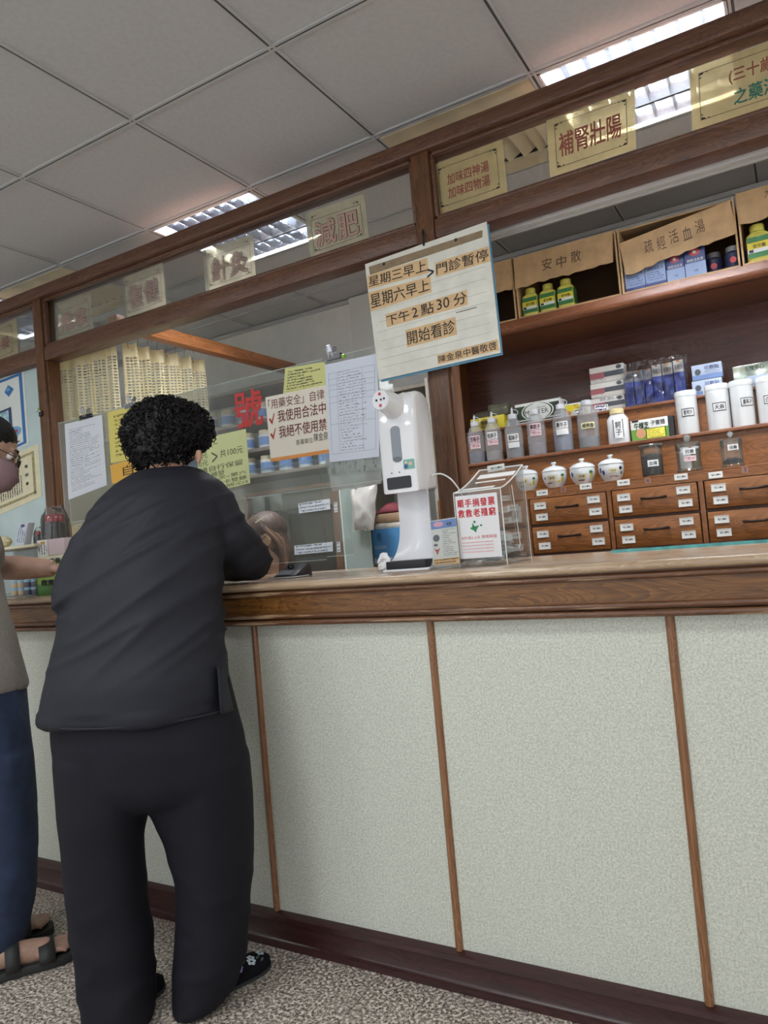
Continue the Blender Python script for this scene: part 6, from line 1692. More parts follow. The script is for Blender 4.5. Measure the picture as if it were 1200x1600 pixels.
# white plastic bags hanging behind the screen
def hung_bag(px, y, label, amp, mat, seed, dpt):
    q = [at(a, b_, y=y) for a, b_ in px]; n = 16; vs = []; fs = []
    for side in (0, 1):
        for j in range(n+1):
            for i in range(n+1):
                u, v = i/n, j/n
                p_ = (q[0]*(1-u)+q[1]*u)*(1-v)+(q[3]*(1-u)+q[2]*u)*v
                bul = (math.sin(math.pi*u)**.5)*(math.sin(math.pi*min(v*1.0, 1))**.5)
                vs.append(p_+Vector((0, (dpt if side else -dpt)*bul+amp*mnoise.noise(Vector((u*7+seed, v*4, side*5))), amp*.6*mnoise.noise(Vector((u*9, seed, side)))*v)))
    N = (n+1)**2
    for side in (0, 1):
        for j in range(n):
            for i in range(n): a = side*N+j*(n+1)+i; fs.append((a, a+1, a+n+2, a+n+1))
    m = MB(); m.add(vs, fs); o = m.build('hanging_bag', mat, smooth=True, ang=75); tag(o, label, 'bag'); return o
WB = clear('white_bag_film', (249, 249, 249), 1.5, .2, opacity=.55, haze=(220, 218, 214)); WB2 = clear('white_paper_bag', (249, 249, 248), .6, .3, opacity=.88, haze=(222, 218, 212))
hung_bag(K((40, 735), (460, 690), (450, 920), (90, 975)), PY+.006, 'wide translucent white plastic bag hung below the table sheet', .006, WB, 1.0, .006)
hung_bag(K((225, 965), (420, 925), (395, 1262), (245, 1265)), 1.36, 'bundle of white plastic bags hanging before the side shelf', .012, WB2, 4.0, .03)
# ------------------------------------------------------------------ people
def fuse(m, voxel, smooth=4):
    """several closed shapes -> one continuous skin (voxel remesh, smoothed)"""
    me = bpy.data.meshes.new('tmp'); me.from_pydata([tuple(p) for p in m.v], [], m.f)
    bm = bmesh.new(); bm.from_mesh(me); bmesh.ops.recalc_face_normals(bm, faces=bm.faces); bm.to_mesh(me); bm.free()
    o = bpy.data.objects.new('tmp', me); COL.objects.link(o)
    r = o.modifiers.new('r', 'REMESH'); r.mode = 'VOXEL'; r.voxel_size = voxel
    if smooth: s = o.modifiers.new('s', 'SMOOTH'); s.factor = .5; s.iterations = smooth
    bpy.context.view_layer.update()
    e = bpy.data.meshes.new_from_object(o.evaluated_get(bpy.context.evaluated_depsgraph_get()))
    V = np.empty(len(e.vertices)*3); e.vertices.foreach_get('co', V); V = V.reshape(-1, 3)
    Nn = np.empty(len(e.vertices)*3); e.vertices.foreach_get('normal', Nn); Nn = Nn.reshape(-1, 3)
    F = [list(p.vertices) for p in e.polygons]
    bpy.data.objects.remove(o); bpy.data.meshes.remove(me); bpy.data.meshes.remove(e)
    return V, Nn, F
def put(name, V, F, mat, parent):
    org = Vector(((V[:, 0].min()+V[:, 0].max())/2, (V[:, 1].min()+V[:, 1].max())/2, V[:, 2].min()))
    me = bpy.data.meshes.new(name); me.from_pydata([tuple(p) for p in (V-np.array(org))], [], F)
    me.polygons.foreach_set('use_smooth', [True]*len(me.polygons))
    return link(name, me, mat, parent, org)
def fold(V, Nn, amp, scale, seed=0.0, stretch=(1, 1, 1)):
    out = V.copy()
    for i in range(len(V)):
        p = Vector((V[i][0]*scale*stretch[0]+seed, V[i][1]*scale*stretch[1], V[i][2]*scale*stretch[2]))
        n = mnoise.noise(p); w = (1-abs(n))**3      # ridged noise: creases
        out[i] += Nn[i]*amp*(w-.35)
    return out
def limb(m, pts, rad, seg=14): m.tube(smoothpath([Vector(p) for p in pts], 5), list(np.interp(np.linspace(0, len(pts)-1, (len(pts)-1)*5+1), range(len(pts)), rad)), seg); return m
def hand(m, wrist, d, side, curl=.5, size=1.0):
    """palm and five fingers; d = direction of the fingers, side = towards the thumb"""
    d = Vector(d).normalized(); s = (Vector(side)-d*d.dot(Vector(side))).normalized(); n = d.cross(s)
    if n.z < 0: n = -n
    w = Vector(wrist)
    R = Matrix((s, d, n)).transposed()
    m.ball(w+d*.045*size, .038*size, .052*size, .015*size, 12, R)
    for k, (off, ln) in enumerate(((.028, .068), (.0095, .076), (-.0095, .07), (-.028, .055))):
        b = w+d*.082*size+s*off*size; L = ln*size; c = -n*curl
        pts = [b-d*.02, b+d*L*.35+c*L*.08, b+d*L*.68+c*L*.34, b+d*L*.86+c*L*.72]
        m.tube(pts, [.0092*size, .009*size, .0082*size, .007*size], 8); m.ball(pts[-1], .0072*size, seg=8)
    b = w+d*.02*size+s*.024*size
    pts = [b, b+d*.022*size+s*.024*size-n*.006, b+d*.05*size+s*.03*size-n*.016, b+d*.068*size+s*.024*size-n*.022]
    m.tube(pts, [.012*size, .0105*size, .0095*size, .008*size], 8); m.ball(pts[-1], .008*size, seg=8)
def head_shape(m, c, fwd, up, s=1.0):
    """skull, jaw, nose, ears; c = middle of the head"""
    f = Vector(fwd).normalized(); u = (Vector(up)-f*f.dot(Vector(up))).normalized(); r = f.cross(u)
    R = Matrix((r, f, u)).transposed(); c = Vector(c)
    P = lambda a, b_, d: c+(r*a+f*b_+u*d)*s
    m.ball(P(0, -.008, .022), .076*s, .095*s, .09*s, 20, R)         # cranium
    m.ball(P(0, .03, -.045), .058*s, .062*s, .075*s, 16, R)         # face
    m.ball(P(0, .062, -.095), .026*s, .026*s, .022*s, 12, R)        # chin
    m.ball(P(0, .08, .026), .045*s, .016*s, .014*s, 12, R)          # brow
    m.tube([P(0, .085, .008), P(0, .098, -.022), P(0, .108, -.036), P(0, .09, -.042)], [.008*s, .010*s, .013*s, .012*s], 8)   # nose
    m.ball(P(-.03, .072, -.022), .02*s, .02*s, .016*s, 10, R); m.ball(P(.03, .072, -.022), .02*s, .02*s, .016*s, 10, R)         # cheeks
    m.ball(P(0, .088, -.066), .022*s, .012*s, .009*s, 10, R)        # lips
    for k in (-1, 1):                                                # ears
        m.tube([P(.076*k, -.012, .016), P(.084*k, -.02, .01), P(.086*k, -.022, -.012), P(.078*k, -.012, -.034)], [.009*s, .012*s, .011*s, .008*s], 8)
    return P
def eyes(P, s, parent, iris=(40, 28, 22), closed=False):
    for k in (-1, 1):
        e = MB().ball(P(.03*k, .076, .004), .0125*s, seg=12).build('eye', plain('eye_white', (226, 222, 216), .2), parent, smooth=True)
        MB().ball(P(.03*k, .0845, .001), .0058*s, seg=10).build('iris', plain('iris_brown', iris, .2), e, smooth=True)
        MB().tube([P(.014*k, .092, .024), P(.03*k, .094, .029), P(.046*k, .084, .026)], [.0025*s, .003*s, .002*s], 6).build('eyebrow', plain('brow_black', (34, 28, 26), .8), parent, smooth=True)
def mask(P, parent, mat, strap, wide=1.0):
    """pleated face mask from nose bridge to chin, with ear loops"""
    n, k = 12, 9; vs = []; fs = []
    for j in range(k+1):
        v = j/k; z = -.012-.1*v
        for i in range(n+1):
            a = (-1+2*i/n)
            dep_ = .124-.028*abs(2*v-.9)**2 - .074*abs(a)**3
            vs.append(P(.068*wide*a*(1-.12*abs(2*v-1)), dep_+.003*math.sin(v*18), z))
    for j in range(k):
        for i in range(n): q = j*(n+1)+i; fs.append((q, q+1, q+n+2, q+n+1))
    m = MB(); m.add(vs, fs); o = m.build('face_mask', mat, parent, smooth=True, ang=60)
    sm = o.modifiers.new('thickness', 'SOLIDIFY'); sm.thickness = .002; sm.offset = 1
    for s in (-1, 1):
        for z0, z1 in ((-.02, .012), (-.1, -.03)):
            MB().tube([P(.066*wide*s, .045+(1-wide)*.1, z0), P(.078*s, .02, (z0+z1)/2), P(.086*s, -.014, z1)], .0016, 6).build('ear_loop', strap, o, smooth=True)
    return o
SKIN = plain('skin_tan', (196, 150, 122), .5, noise=.04, nscale=30); SKIN2 = plain('skin_brown', (178, 142, 124), .45, noise=.06, nscale=30); SKIN3 = plain('skin_light', (214, 174, 148), .5, noise=.03, nscale=30)

# ================================================== woman in black at the counter
wm = thing('person', 'woman seen from behind in black top and trousers leaning on the counter', 'person', dep(240, 1575, 1.96)*1.0)
wm.location.z = 0; WLOC[wm.name] = Vector((wm.location.x, wm.location.y, 0))
RT = Vector((math.cos(YAW), -math.sin(YAW), 0))
def ring(L, R, d, b, dz=0):
    p, q = dep(*L, d), dep(*R, d); c = (p+q)/2
    return (c, (q-p)/2, FH*b)
SH = [ring((66, 1127), (367, 1108), 2.00, .185), ring((71, 1105), (364, 1088), 2.00, .185), ring((78, 1070), (358, 1050), 2.0, .18), ring((88, 1030), (352, 1005), 2.02, .172), ring((97, 985), (349, 955), 2.04, .165),
      ring((101, 930), (347, 900), 2.06, .16), ring((112, 880), (348, 850), 2.09, .155), ring((128, 835), (350, 805), 2.12, .15), ring((152, 790), (348, 770), 2.15, .135), ring((182, 760), (338, 748), 2.17, .11), ring((206, 743), (318, 736), 2.19, .08), ring((220, 736), (304, 731), 2.2, .062)]
m = MB(); m.loft(SH, 36)
# shoulders to elbows
Rs, Re = dep(325, 790, 2.16), at(394, 878, y=.02)
Ls, Le = dep(186, 815, 2.10), dep(116, 930, 2.0)
Rw = at(300, 880, y=.16); Rw.z = TOP+.05
Lw = at(205, 890, y=.08); Lw.z = TOP+.06
Re.z = max(Re.z, TOP+.062)
for a_, b_ in ((dep(275, 765, 2.17), Rs), (dep(225, 785, 2.12), Ls)): limb(m, [a_, (a_+b_)/2, b_], [.08, .08, .08])
limb(m, [dep(285, 772, 2.17), dep(322, 786, 2.17), dep(351, 835, 2.17), Re], [.07, .08, .075, .062]); limb(m, [Re, (Re+Rw)/2+Vector((0, 0, .0)), Rw], [.06, .052, .04])
m.ball(Re, .062, seg=14)
limb(m, [Ls, dep(151, 868, 2.04), Le, ], [.08, .076, .062]); limb(m, [Le, (Le+Lw)/2+Vector((0, 0, -.02)), Lw], [.062, .055, .04]); m.ball(Le, .062, seg=14)
V, Nn, F = fuse(m, .009, 14)
# raking creases from the left waist up to the right shoulder blade, hem seam
V2 = V.copy()
for i in range(len(V)):
    p = Vector(V[i]); u = (p-WLOC[wm.name]).dot(RT); z = p.z
    ph = (z-.62*u)*1.0
    cr = mnoise.noise(Vector((ph*15, (z+.6*u)*2.2, 3.1))); ridge = (1-abs(cr))**4
    fade = max(0, min(1, (z-.85)/.12))*max(0, min(1, (1.45-z)/.15))
    soft = mnoise.noise(Vector((u*7, z*3, 9)))
    V2[i] += Nn[i]*(.011*(ridge-.25)*fade + .007*soft)
    zb = .77+.0*u
    if z < .80: V2[i] += Nn[i]*.004*math.sin(u*22)
BLACK = plain('black_jersey', (31, 32, 41), .62, noise=.05, nscale=260, bump=.15, spec=.35)
sh = put('shirt', V2, F, BLACK, wm)
hm = MB(); rr = SH[0]
pts = [rr[0]+rr[1]*.985*math.cos(a)+rr[2]*.985*math.sin(a)+Vector((0, 0, .012)) for a in np.linspace(0, 2*math.pi, 49)]
hm.tube(pts, .0025, 6, cap=False); hm.build('hem_stitch', plain('black_thread', (34, 35, 42), .7), sh, smooth=True)
# split side tail of the top at the right hip
q = [dep(341, 1040, 1.93), dep(350, 1042, 1.96), dep(366, 1110, 1.97), dep(346, 1116, 1.90)]
vs = []; fs = []
for j in range(7):
    for i in range(4):
        u, v = i/3, j/6; vs.append((q[0]*(1-u)+q[1]*u)*(1-v)+(q[3]*(1-u)+q[2]*u)*v)
for j in range(6):
    for i in range(3): a = j*4+i; fs.append((a, a+1, a+5, a+4))
mm = MB(); mm.add(vs, fs); o = mm.build('side_tail', BLACK, sh, smooth=True); sm = o.modifiers.new('thickness', 'SOLIDIFY'); sm.thickness = .004
# trousers
m = MB()
m.loft([ring((96, 1040), (345, 1030), 2.0, .14), ring((84, 1105), (362, 1100), 2.0, .155), ring((88, 1160), (376, 1150), 1.995, .16), ring((98, 1215), (384, 1205), 1.99, .15), ring((112, 1236), (372, 1230), 1.985, .13), ring((170, 1252), (300, 1250), 1.985, .08)], 32)
LG = [ring((92, 1180), (236, 1180), 1.975, .12), ring((98, 1245), (239, 1245), 1.965, .115), ring((100, 1272), (226, 1272), 1.96, .11), ring((105, 1310), (218, 1310), 1.96, .105), ring((111, 1380), (222, 1380), 1.955, .1), ring((119, 1450), (230, 1448), 1.95, .095), ring((128, 1510), (234, 1506), 1.945, .095), ring((138, 1556), (237, 1550), 1.94, .1), ring((142, 1612), (232, 1598), 1.935, .1)]
RG = [ring((228, 1180), (384, 1178), 1.99, .12), ring((229, 1245), (390, 1240), 1.99, .115), ring((244, 1272), (391, 1268), 1.99, .11), ring((262, 1310), (392, 1305), 1.99, .105), ring((281, 1375), (391, 1370), 1.99, .1), ring((285, 1440), (386, 1432), 1.99, .092), ring((281, 1500), (377, 1492), 1.985, .09), ring((277, 1545), (360, 1535), 1.98, .088), ring((276, 1576), (338, 1556), 1.975, .082)]
m.loft(LG, 26); m.loft(RG, 26)
V, Nn, F = fuse(m, .009, 12)
V2 = V.copy()
for i in range(len(V)):
    p = Vector(V[i]); u = (p-WLOC[wm.name]).dot(RT); z = p.z
    low = max(0, min(1, (.5-z)/.4))
    V2[i] += Nn[i]*(.007+.008*mnoise.noise(Vector((u*9, p.y*9, z*2.0)))+.010*low*((1-abs(mnoise.noise(Vector((u*7, 2, z*9)))))**3-.3))
    if V2[i][2] < .004: V2[i][2] = .004
NAVYT = plain('black_trouser_cloth', (25, 25, 33), .75, noise=.06, nscale=300, bump=.15, spec=.25)
put('trousers', V2, F, NAVYT, wm)
# slip-on shoes
SHOE = plain('black_velvet', (22, 22, 28), .9, spec=.2); SOLE = plain('shoe_sole', (54, 54, 60), .7)
def shoe(heel, toe, parent, flowers):
    h, t_ = Vector(heel), Vector(toe); d = (t_-h); L = d.length; d.normalize(); s = Vector((d.y, -d.x, 0))
    sec = [(0, .026, .05), (.08, .032, .058), (.3, .034, .062), (.45, .036, .058), (.6, .041, .05), (.75, .043, .042), (.88, .036, .034), (.96, .024, .026), (1, .008, .018)]
    m = MB(); vs = []; fs = []; seg = 18
    for u, w, hh in sec:
        c = h+d*L*u
        for k in range(seg):
            a = 2*math.pi*k/seg; x, z = math.cos(a), math.sin(a)
            zz = .006+hh*(max(z, 0)**.7) if z >= 0 else .006*(1+z)
            vs.append(c+s*w*math.copysign(abs(x)**.75, x)+Vector((0, 0, zz)))
    for i in range(len(sec)-1):
        for k in range(seg): k2 = (k+1) % seg; fs.append((i*seg+k, i*seg+k2, (i+1)*seg+k2, (i+1)*seg+k))
    fs += [tuple(range(seg)), tuple(range((len(sec)-1)*seg, len(sec)*seg))]
    m.add(vs, fs); o = m.build('shoe', SHOE, parent, smooth=True, ang=60)
    vs = []; n = len(sec)
    for u, w, hh in sec: 
        c = h+d*L*u; vs += [c+s*(w+.003)+Vector((0, 0, .001)), c-s*(w+.003)+Vector((0, 0, .001))]
    vs += [v+Vector((0, 0, .008)) for v in vs]; N = 2*n; fs = []
    for i in range(n-1):
        a = 2*i; fs += [(a, a+1, a+3, a+2), (N+a, N+a+2, N+a+3, N+a+1), (a, a+2, N+a+2, N+a), (a+1, N+a+1, N+a+3, a+3)]
    fs += [(0, N, N+1, 1), (N-2, N-1, 2*N-1, 2*N-2)]
    m = MB(); m.add(vs, fs); m.build('sole', SOLE, o)
    def surf(u, a):      # point on the upper at length u, angle a
        for (u0, w0, h0), (u1, w1, h1) in zip(sec, sec[1:]):
            if u0 <= u <= u1: k = (u-u0)/(u1-u0); w, hh = w0+(w1-w0)*k, h0+(h1-h0)*k
        x, z = math.cos(a), math.sin(a)
        return h+d*L*u+s*w*math.copysign(abs(x)**.75, x)+Vector((0, 0, .006+hh*(max(z, 0)**.7)))+(s*x+Vector((0, 0, z)))*.0015
    if flowers:
        COLF = {'v': plain('violet_thread', (176, 150, 226), .5), 'w': plain('pale_blue_thread', (206, 220, 232), .5), 'g': plain('green_thread', (96, 112, 100), .6)}
        for u, a, sz, c_, n in ((.52, .75, .015, 'v', 6), (.7, .95, .014, 'w', 5), (.72, 1.25, .012, 'w', 5), (.88, 1.5, .012, 'w', 5), (.74, 1.9, .009, 'v', 5)):
            for k in range(n):
                an = 2*math.pi*k/n; cu, ca = u+math.cos(an)*sz*.6/L, a+math.sin(an)*sz*.6/.045
                pts = [surf(min(max(cu+math.cos(b_)*sz*.42/L, .02), .99), ca+math.sin(b_)*sz*.42/.045) for b_ in np.linspace(0, 2*math.pi, 7)[:-1]]
                mm = MB(); mm.add(pts, [tuple(range(6))]); mm.build('embroidered_petal', COLF[c_], o)
        for u, a, l in ((.6, 1.0, .03), (.8, 1.15, .03), (.62, 1.35, .022), (.84, .85, .022)):
            pts = [surf(u+l*k/L*.6, a+.12*math.sin(k*3)) for k in np.linspace(-.5, .5, 5)]
            MB().tube(pts, [.0005, .003, .0035, .003, .0005], 5, flat=.4).build('embroidered_leaf', COLF['g'], o, smooth=True)
    return o
tR = at(420, 1497, z=.012); tR.z = 0; hR = at(300, 1563, z=.01); hR.z = 0
hR = tR-(tR-hR).normalized()*.245
shoe(hR, tR, wm, True)
tL = at(254, 1528, z=.015); tL.z = 0; dL = (tR-hR).normalized(); dL = Vector((dL.x-.15, dL.y, 0)).normalized()
shoe(tL-dL*.215, tL, wm, False)
# head
hc_ = dep(258, 684, 2.22)
fw = Vector((.28, .9, -.42)).normalized()
bd = MB(); P = head_shape(bd, hc_+Vector((0, 0, -.012)), fw, Vector((0, .35, 1)), 1.0)
limb(bd, [hc_+Vector((-.0, -.03, -.06)), dep(260, 745, 2.185), dep(252, 800, 2.13)], [.058, .058, .055])
ec = dep(311, 714, 2.16); limb(bd, [ec+RT*-.02+Vector((0, .02, .0)), ec+Vector((0, 0, .016)), ec+RT*.002, ec+RT*-.006+Vector((0, 0, -.022))], [.010, .009, .009, .006], 8)
# body under the clothes, one surface
limb(bd, [dep(250, 780, 2.13), dep(232, 850, 2.09), dep(222, 950, 2.05), dep(218, 1050, 2.0), dep(220, 1160, 1.99)], [.09, .125, .13, .135, .12])
limb(bd, [dep(250, 790, 2.13), Rs, dep(360, 835, 2.17), Re, (Re+Rw)/2, Rw], [.05, .045, .042, .04, .036, .027]); limb(bd, [dep(240, 800, 2.1), Ls, dep(151, 868, 2.04), Le, (Le+Lw)/2, Lw], [.05, .045, .042, .04, .036, .027])
hand(bd, Rw, Vector((-.9, .35, -.15)), Vector((0, 1, .2)), .5, .92); hand(bd, Lw, Vector((.5, .8, -.2)), Vector((1, 0, .2)), .5, .92)
for G in (LG, RG): limb(bd, [G[0][0], G[2][0], G[4][0], G[6][0]], [.08, .07, .055, .04])
an = hR+(tR-hR)*.2; limb(bd, [RG[6][0], Vector((an.x, an.y, .06)), hR+(tR-hR)*.5+Vector((0, 0, .036)), hR+(tR-hR)*.62+Vector((0, 0, .032))], [.042, .036, .033, .024])
bd.ball(hR+(tR-hR)*.44+Vector((0, 0, .045)), .028, .045, .026, 12)
limb(bd, [LG[6][0], (tL-dL*.17)+Vector((0, 0, .06)), (tL-dL*.12)+Vector((0, 0, .036))], [.042, .036, .03])
V, Nn, F = fuse(bd, .0065, 3)
put('body', V, F, SKIN, wm)
eyes(P, 1.0, wm); mask(P, wm, plain('mask_blue', (150, 178, 200), .8), plain('strap_white', (226, 226, 226), .6), .58)
# short permed hair: a lumpy mass with several hundred small curls
hm = MB()
Rh = Matrix(((1, 0, 0), (0, 1, 0), (0, 0, 1)))
cen = dep(259, 676, 2.22)
hm.ball(cen, .114, .118, .102, 24); hm.ball(cen+Vector((-.0, -.03, -.04)), .095, .09, .085, 20); hm.ball(cen+RT*.024+Vector((0, .02, .0)), .1, .105, .09, 20); hm.ball(cen-RT*.024+Vector((0, 0, -.005)), .1, .105, .092, 20)
V, Nn, F = fuse(hm, .006, 2)
V2 = V.copy()
face = hc_+fw*.1
for i in range(len(V)):
    p = Vector(V[i]); n1 = mnoise.noise(p*55); n2 = mnoise.noise(p*120)
    V2[i] -= Nn[i]*.03*max(0, 1-(p-ec).length/.045)
    V2[i] += Nn[i]*(.010*n1+.006*n2)
HAIR = plain('black_hair', (20, 18, 20), .5, noise=.3, nscale=90, spec=.3)
hair = put('hair', V2, F, HAIR, wm)
cm = MB(); rnd = random.Random(11); idx = list(range(len(V)))
for k in range(1300):
    i = rnd.choice(idx); p = Vector(V[i]); n = Vector(Nn[i])
    if (p-face).length < .07 or (p-ec).length < .022: continue
    t1 = n.orthogonal().normalized(); t1 = (Matrix.Rotation(rnd.uniform(0, 6.28), 3, n) @ t1); t2 = n.cross(t1)
    r = rnd.uniform(.005, .011); ph = rnd.uniform(0, 6.28); pts = []
    for q_ in range(9):
        a = ph+q_*.85; pts.append(p+n*(.001+.006*math.sin(a)+.0012*q_)+t1*(r*math.cos(a))+t2*(.0022*(q_-4)))
    cm.tube(pts, [.0008, .0016, .0019, .002, .002, .002, .0018, .0014, .0006], 4, cap=False)
cu = cm.build('hair_curls', HAIR, hair, smooth=True, ang=80); cu['kind'] = 'stuff'

# ================================================== man at the left edge
mn = thing('person', 'man in grey shirt, jeans and black sandals at the left edge reaching over the counter', 'person', Vector((-.70, -.40, 0)))
def rg(x0, x1, d0, py, b, d=None):
    return ring((x0, py), (x1, py), d0, b)
m = MB(); D = 2.26
m.loft([ring((-128, 1088), (36, 1078), D, .15), ring((-128, 1050), (30, 1042), D, .15), ring((-128, 1000), (18, 992), D+.01, .15), ring((-128, 960), (5, 950), D+.03, .145), ring((-128, 910), (-10, 900), D+.06, .14), ring((-126, 860), (-24, 850), D+.09, .135), ring((-116, 825), (-30, 818), D+.11, .12), ring((-94, 800), (-40, 795), D+.13, .08), ring((-84, 786), (-46, 782), D+.14, .058)], 30)
mRs = dep(-45, 858, D+.06); mRe = at(-36, 886, y=-.14); mRw = at(84, 888, y=.0)
mLs = dep(-92, 842, D+.16); mLe = mLs+Vector((-.08, -.03, -.27)); mLw = mLe+Vector((.0, .06, -.24))
limb(m, [dep(-75, 845, D+.1), mRs, (mRs+mRe)/2+Vector((0, 0, -.01)), mRe+(mRs-mRe)*.2], [.09, .092, .084, .074]); limb(m, [mLs, (mLs+mLe)/2, mLe+(mLs-mLe)*.2], [.08, .075, .07])
V, Nn, F = fuse(m, .010, 5); V = fold(V, Nn, .010, 6, 2.0, (1, 1, .6))
put('shirt', V, F, plain('grey_shirt', (142, 134, 126), .8, noise=.06, nscale=120, bump=.2), mn)
m = MB()
m.loft([ring((-120, 1060), (30, 1055), D, .13), ring((-124, 1120), (38, 1112), D, .14), ring((-122, 1190), (44, 1184), D, .14), ring((-100, 1225), (30, 1220), D, .1)], 28)
MR = [ring((-44, 1180), (44, 1176), D-.01, .1), ring((-40, 1250), (50, 1246), D-.01, .1), ring((-36, 1320), (53, 1316), D-.015, .095), ring((-34, 1390), (51, 1386), D-.02, .09), ring((-36, 1450), (44, 1446), D-.02, .085), ring((-40, 1500), (32, 1492), D-.025, .085), ring((-42, 1528), (20, 1512), D-.03, .085)]
ML = [ring((-122, 1180), (-40, 1180), D+.05, .1), ring((-120, 1250), (-44, 1250), D+.08, .1), ring((-118, 1320), (-46, 1320), D+.1, .09), ring((-116, 1400), (-50, 1400), D+.12, .085), ring((-114, 1460), (-54, 1460), D+.13, .08), ring((-112, 1480), (-58, 1480), D+.13, .078)]
m.loft(MR, 24); m.loft(ML, 24)
V, Nn, F = fuse(m, .010, 5); V = fold(V, Nn, .007, 9, 5.0, (1, 1, .5)); V[:, 2] = np.maximum(V[:, 2], .02)
put('jeans', V, F, plain('denim', (40, 52, 78), .8, noise=.10, nscale=28, bump=.3), mn)
# sandals
SAN = plain('black_sandal', (44, 44, 44), .6)
bm_ = MB()
def sandal(heel, toe, parent):
    h, t_ = Vector(heel), Vector(toe); d = (t_-h); L = d.length; d.normalize(); s = Vector((d.y, -d.x, 0)); up = Vector((0, 0, 1))
    ol = [(0, .03), (.1, .036), (.3, .037), (.5, .042), (.7, .05), (.85, .049), (.95, .038), (1.0, .018)]
    vs = []; fs = []; n = len(ol)
    for z in (.0, .026):
        for u, w in ol: vs += [h+d*L*u+s*w+up*z, h+d*L*u-s*w+up*z]
    N = 2*n
    for i in range(n-1):
        a = 2*i; fs += [(a, a+1, a+3, a+2), (N+a, N+a+2, N+a+3, N+a+1), (a, a+2, N+a+2, N+a), (a+1, N+a+1, N+a+3, a+3)]
    fs += [(0, N, N+1, 1), (N-2, N-1, 2*N-1, 2*N-2)]
    m = MB(); m.add(vs, fs); o = m.build('sandal', SAN, parent, bevel=.004)
    def strap(u0, u1, hgt, th):
        vs = []; k = 12
        for u, w_ in ((u0, 1), (u1, 1)):
            for i in range(k+1):
                a = math.pi*i/k; w = np.interp(u, [q[0] for q in ol], [q[1] for q in ol])+.004
                vs.append(h+d*L*u+s*w*math.cos(a)+up*(.022+hgt*math.sin(a)**.7))
        m = MB(); m.add(vs, [(i, i+1, k+2+i, k+1+i) for i in range(k)]); b_ = m.build('strap', SAN, o, smooth=True)
        sm = b_.modifiers.new('thickness', 'SOLIDIFY'); sm.thickness = th; sm.offset = 1
    strap(.6, .76, .042, .005); strap(.28, .42, .066, .005)
    # foot on the sole
    limb(bm_, [h+d*L*.12+up*.06, h+d*L*.3+up*.058, h+d*L*.55+up*.048, h+d*L*.72+up*.042], [.033, .034, .034, .03])
    bm_.ball(h+d*L*.70+up*.042, .042, .05, .018, 14)
    for k, (off, ln, r) in enumerate(((.026, .93, .0125), (.010, .95, .0095), (-.005, .93, .009), (-.019, .90, .0085), (-.031, .86, .0085))):
        a = h+d*L*.74+s*-off*1.0+up*.042; b_ = h+d*L*ln+s*-off*1.1+up*.038
        bm_.tube([a, (a+b_)/2+up*.005, b_], [r, r*1.05, r], 8); bm_.ball(b_, r, seg=8)
    return o
mt = at(122, 1478, z=.02); mt.z = 0; mh = at(-20, 1535, z=.0); mh = mt+(mh-mt).normalized()*.275; mh.z = 0
sandal(mh, mt, mn)
dm = (mt-mh).normalized(); mt2 = mt+Vector((-.2, .06, 0)); sandal(mt2-dm*.275, mt2, mn)
# body
mc = dep(-24, 704, D+.16)
mf = Vector((.55, .72, -.42)).normalized()
P2 = head_shape(bm_, mc, mf, Vector((.1, .3, 1)), 1.04)
limb(bm_, [mc+Vector((-.02, -.03, -.06)), dep(-56, 778, D+.15), dep(-70, 830, D+.12)], [.056, .056, .06])
limb(bm_, [dep(-72, 835, D+.12), dep(-68, 900, D+.07), dep(-50, 1000, D+.02), dep(-45, 1100, D), dep(-42, 1190, D)], [.07, .105, .11, .11, .1])
limb(bm_, [dep(-75, 862, D+.1), mRs, (mRs+mRe)/2, mRe, (mRe*.45+mRw*.55)+Vector((0, 0, .0)), mRw], [.045, .045, .046, .045, .046, .031]); limb(bm_, [dep(-80, 850, D+.14), mLs, (mLs+mLe)/2, mLe, (mLe+mLw)/2, mLw], [.045, .045, .045, .044, .04, .03])
hand(bm_, mRw, Vector((.95, .25, -.05)), Vector((-.3, .9, .3)), .5, 1.0); hand(bm_, mLw, Vector((0, .2, -1)), Vector((.3, 1, 0)), .4, 1.0)
for G in (MR, ML): limb(bm_, [g[0] for g in G], [.07]*2+[.06]*2+[.045]*(len(G)-5)+[.034])
limb(bm_, [MR[-1][0], mh+dm*.05+Vector((0, 0, .06))], [.036, .034]); limb(bm_, [ML[-1][0], mt2-dm*.225+Vector((0, 0, .06))], [.045, .036])
V, Nn, F = fuse(bm_, .0065, 2); V[:, 2] = np.maximum(V[:, 2], .02)
put('body', V, F, SKIN2, mn)
eyes(P2, 1.04, mn); mask(P2, mn, plain('mask_mauve', (150, 122, 128), .85), plain('strap_mauve', (150, 122, 128), .7))
hm = MB(); f_ = mf; u_ = (Vector((.1, .3, 1))-f_*f_.dot(Vector((.1, .3, 1)))).normalized(); r_ = f_.cross(u_); R_ = Matrix((r_, f_, u_)).transposed()
hm.ball(P2(0, -.014, .042), .083, .098, .084, 24, R_); hm.ball(P2(0, -.055, -.015), .072, .06, .07, 20, R_)
V, Nn, F = fuse(hm, .006, 2)
keep = V.copy()
for i in range(len(V)): keep[i] += Nn[i]*(.003*mnoise.noise(Vector(V[i])*160))
put('hair', keep, F, HAIR, mn)
gl = thing('glasses', 'dark rimmed glasses worn by the man at the left edge', 'glasses', P2(0, .1, 0))
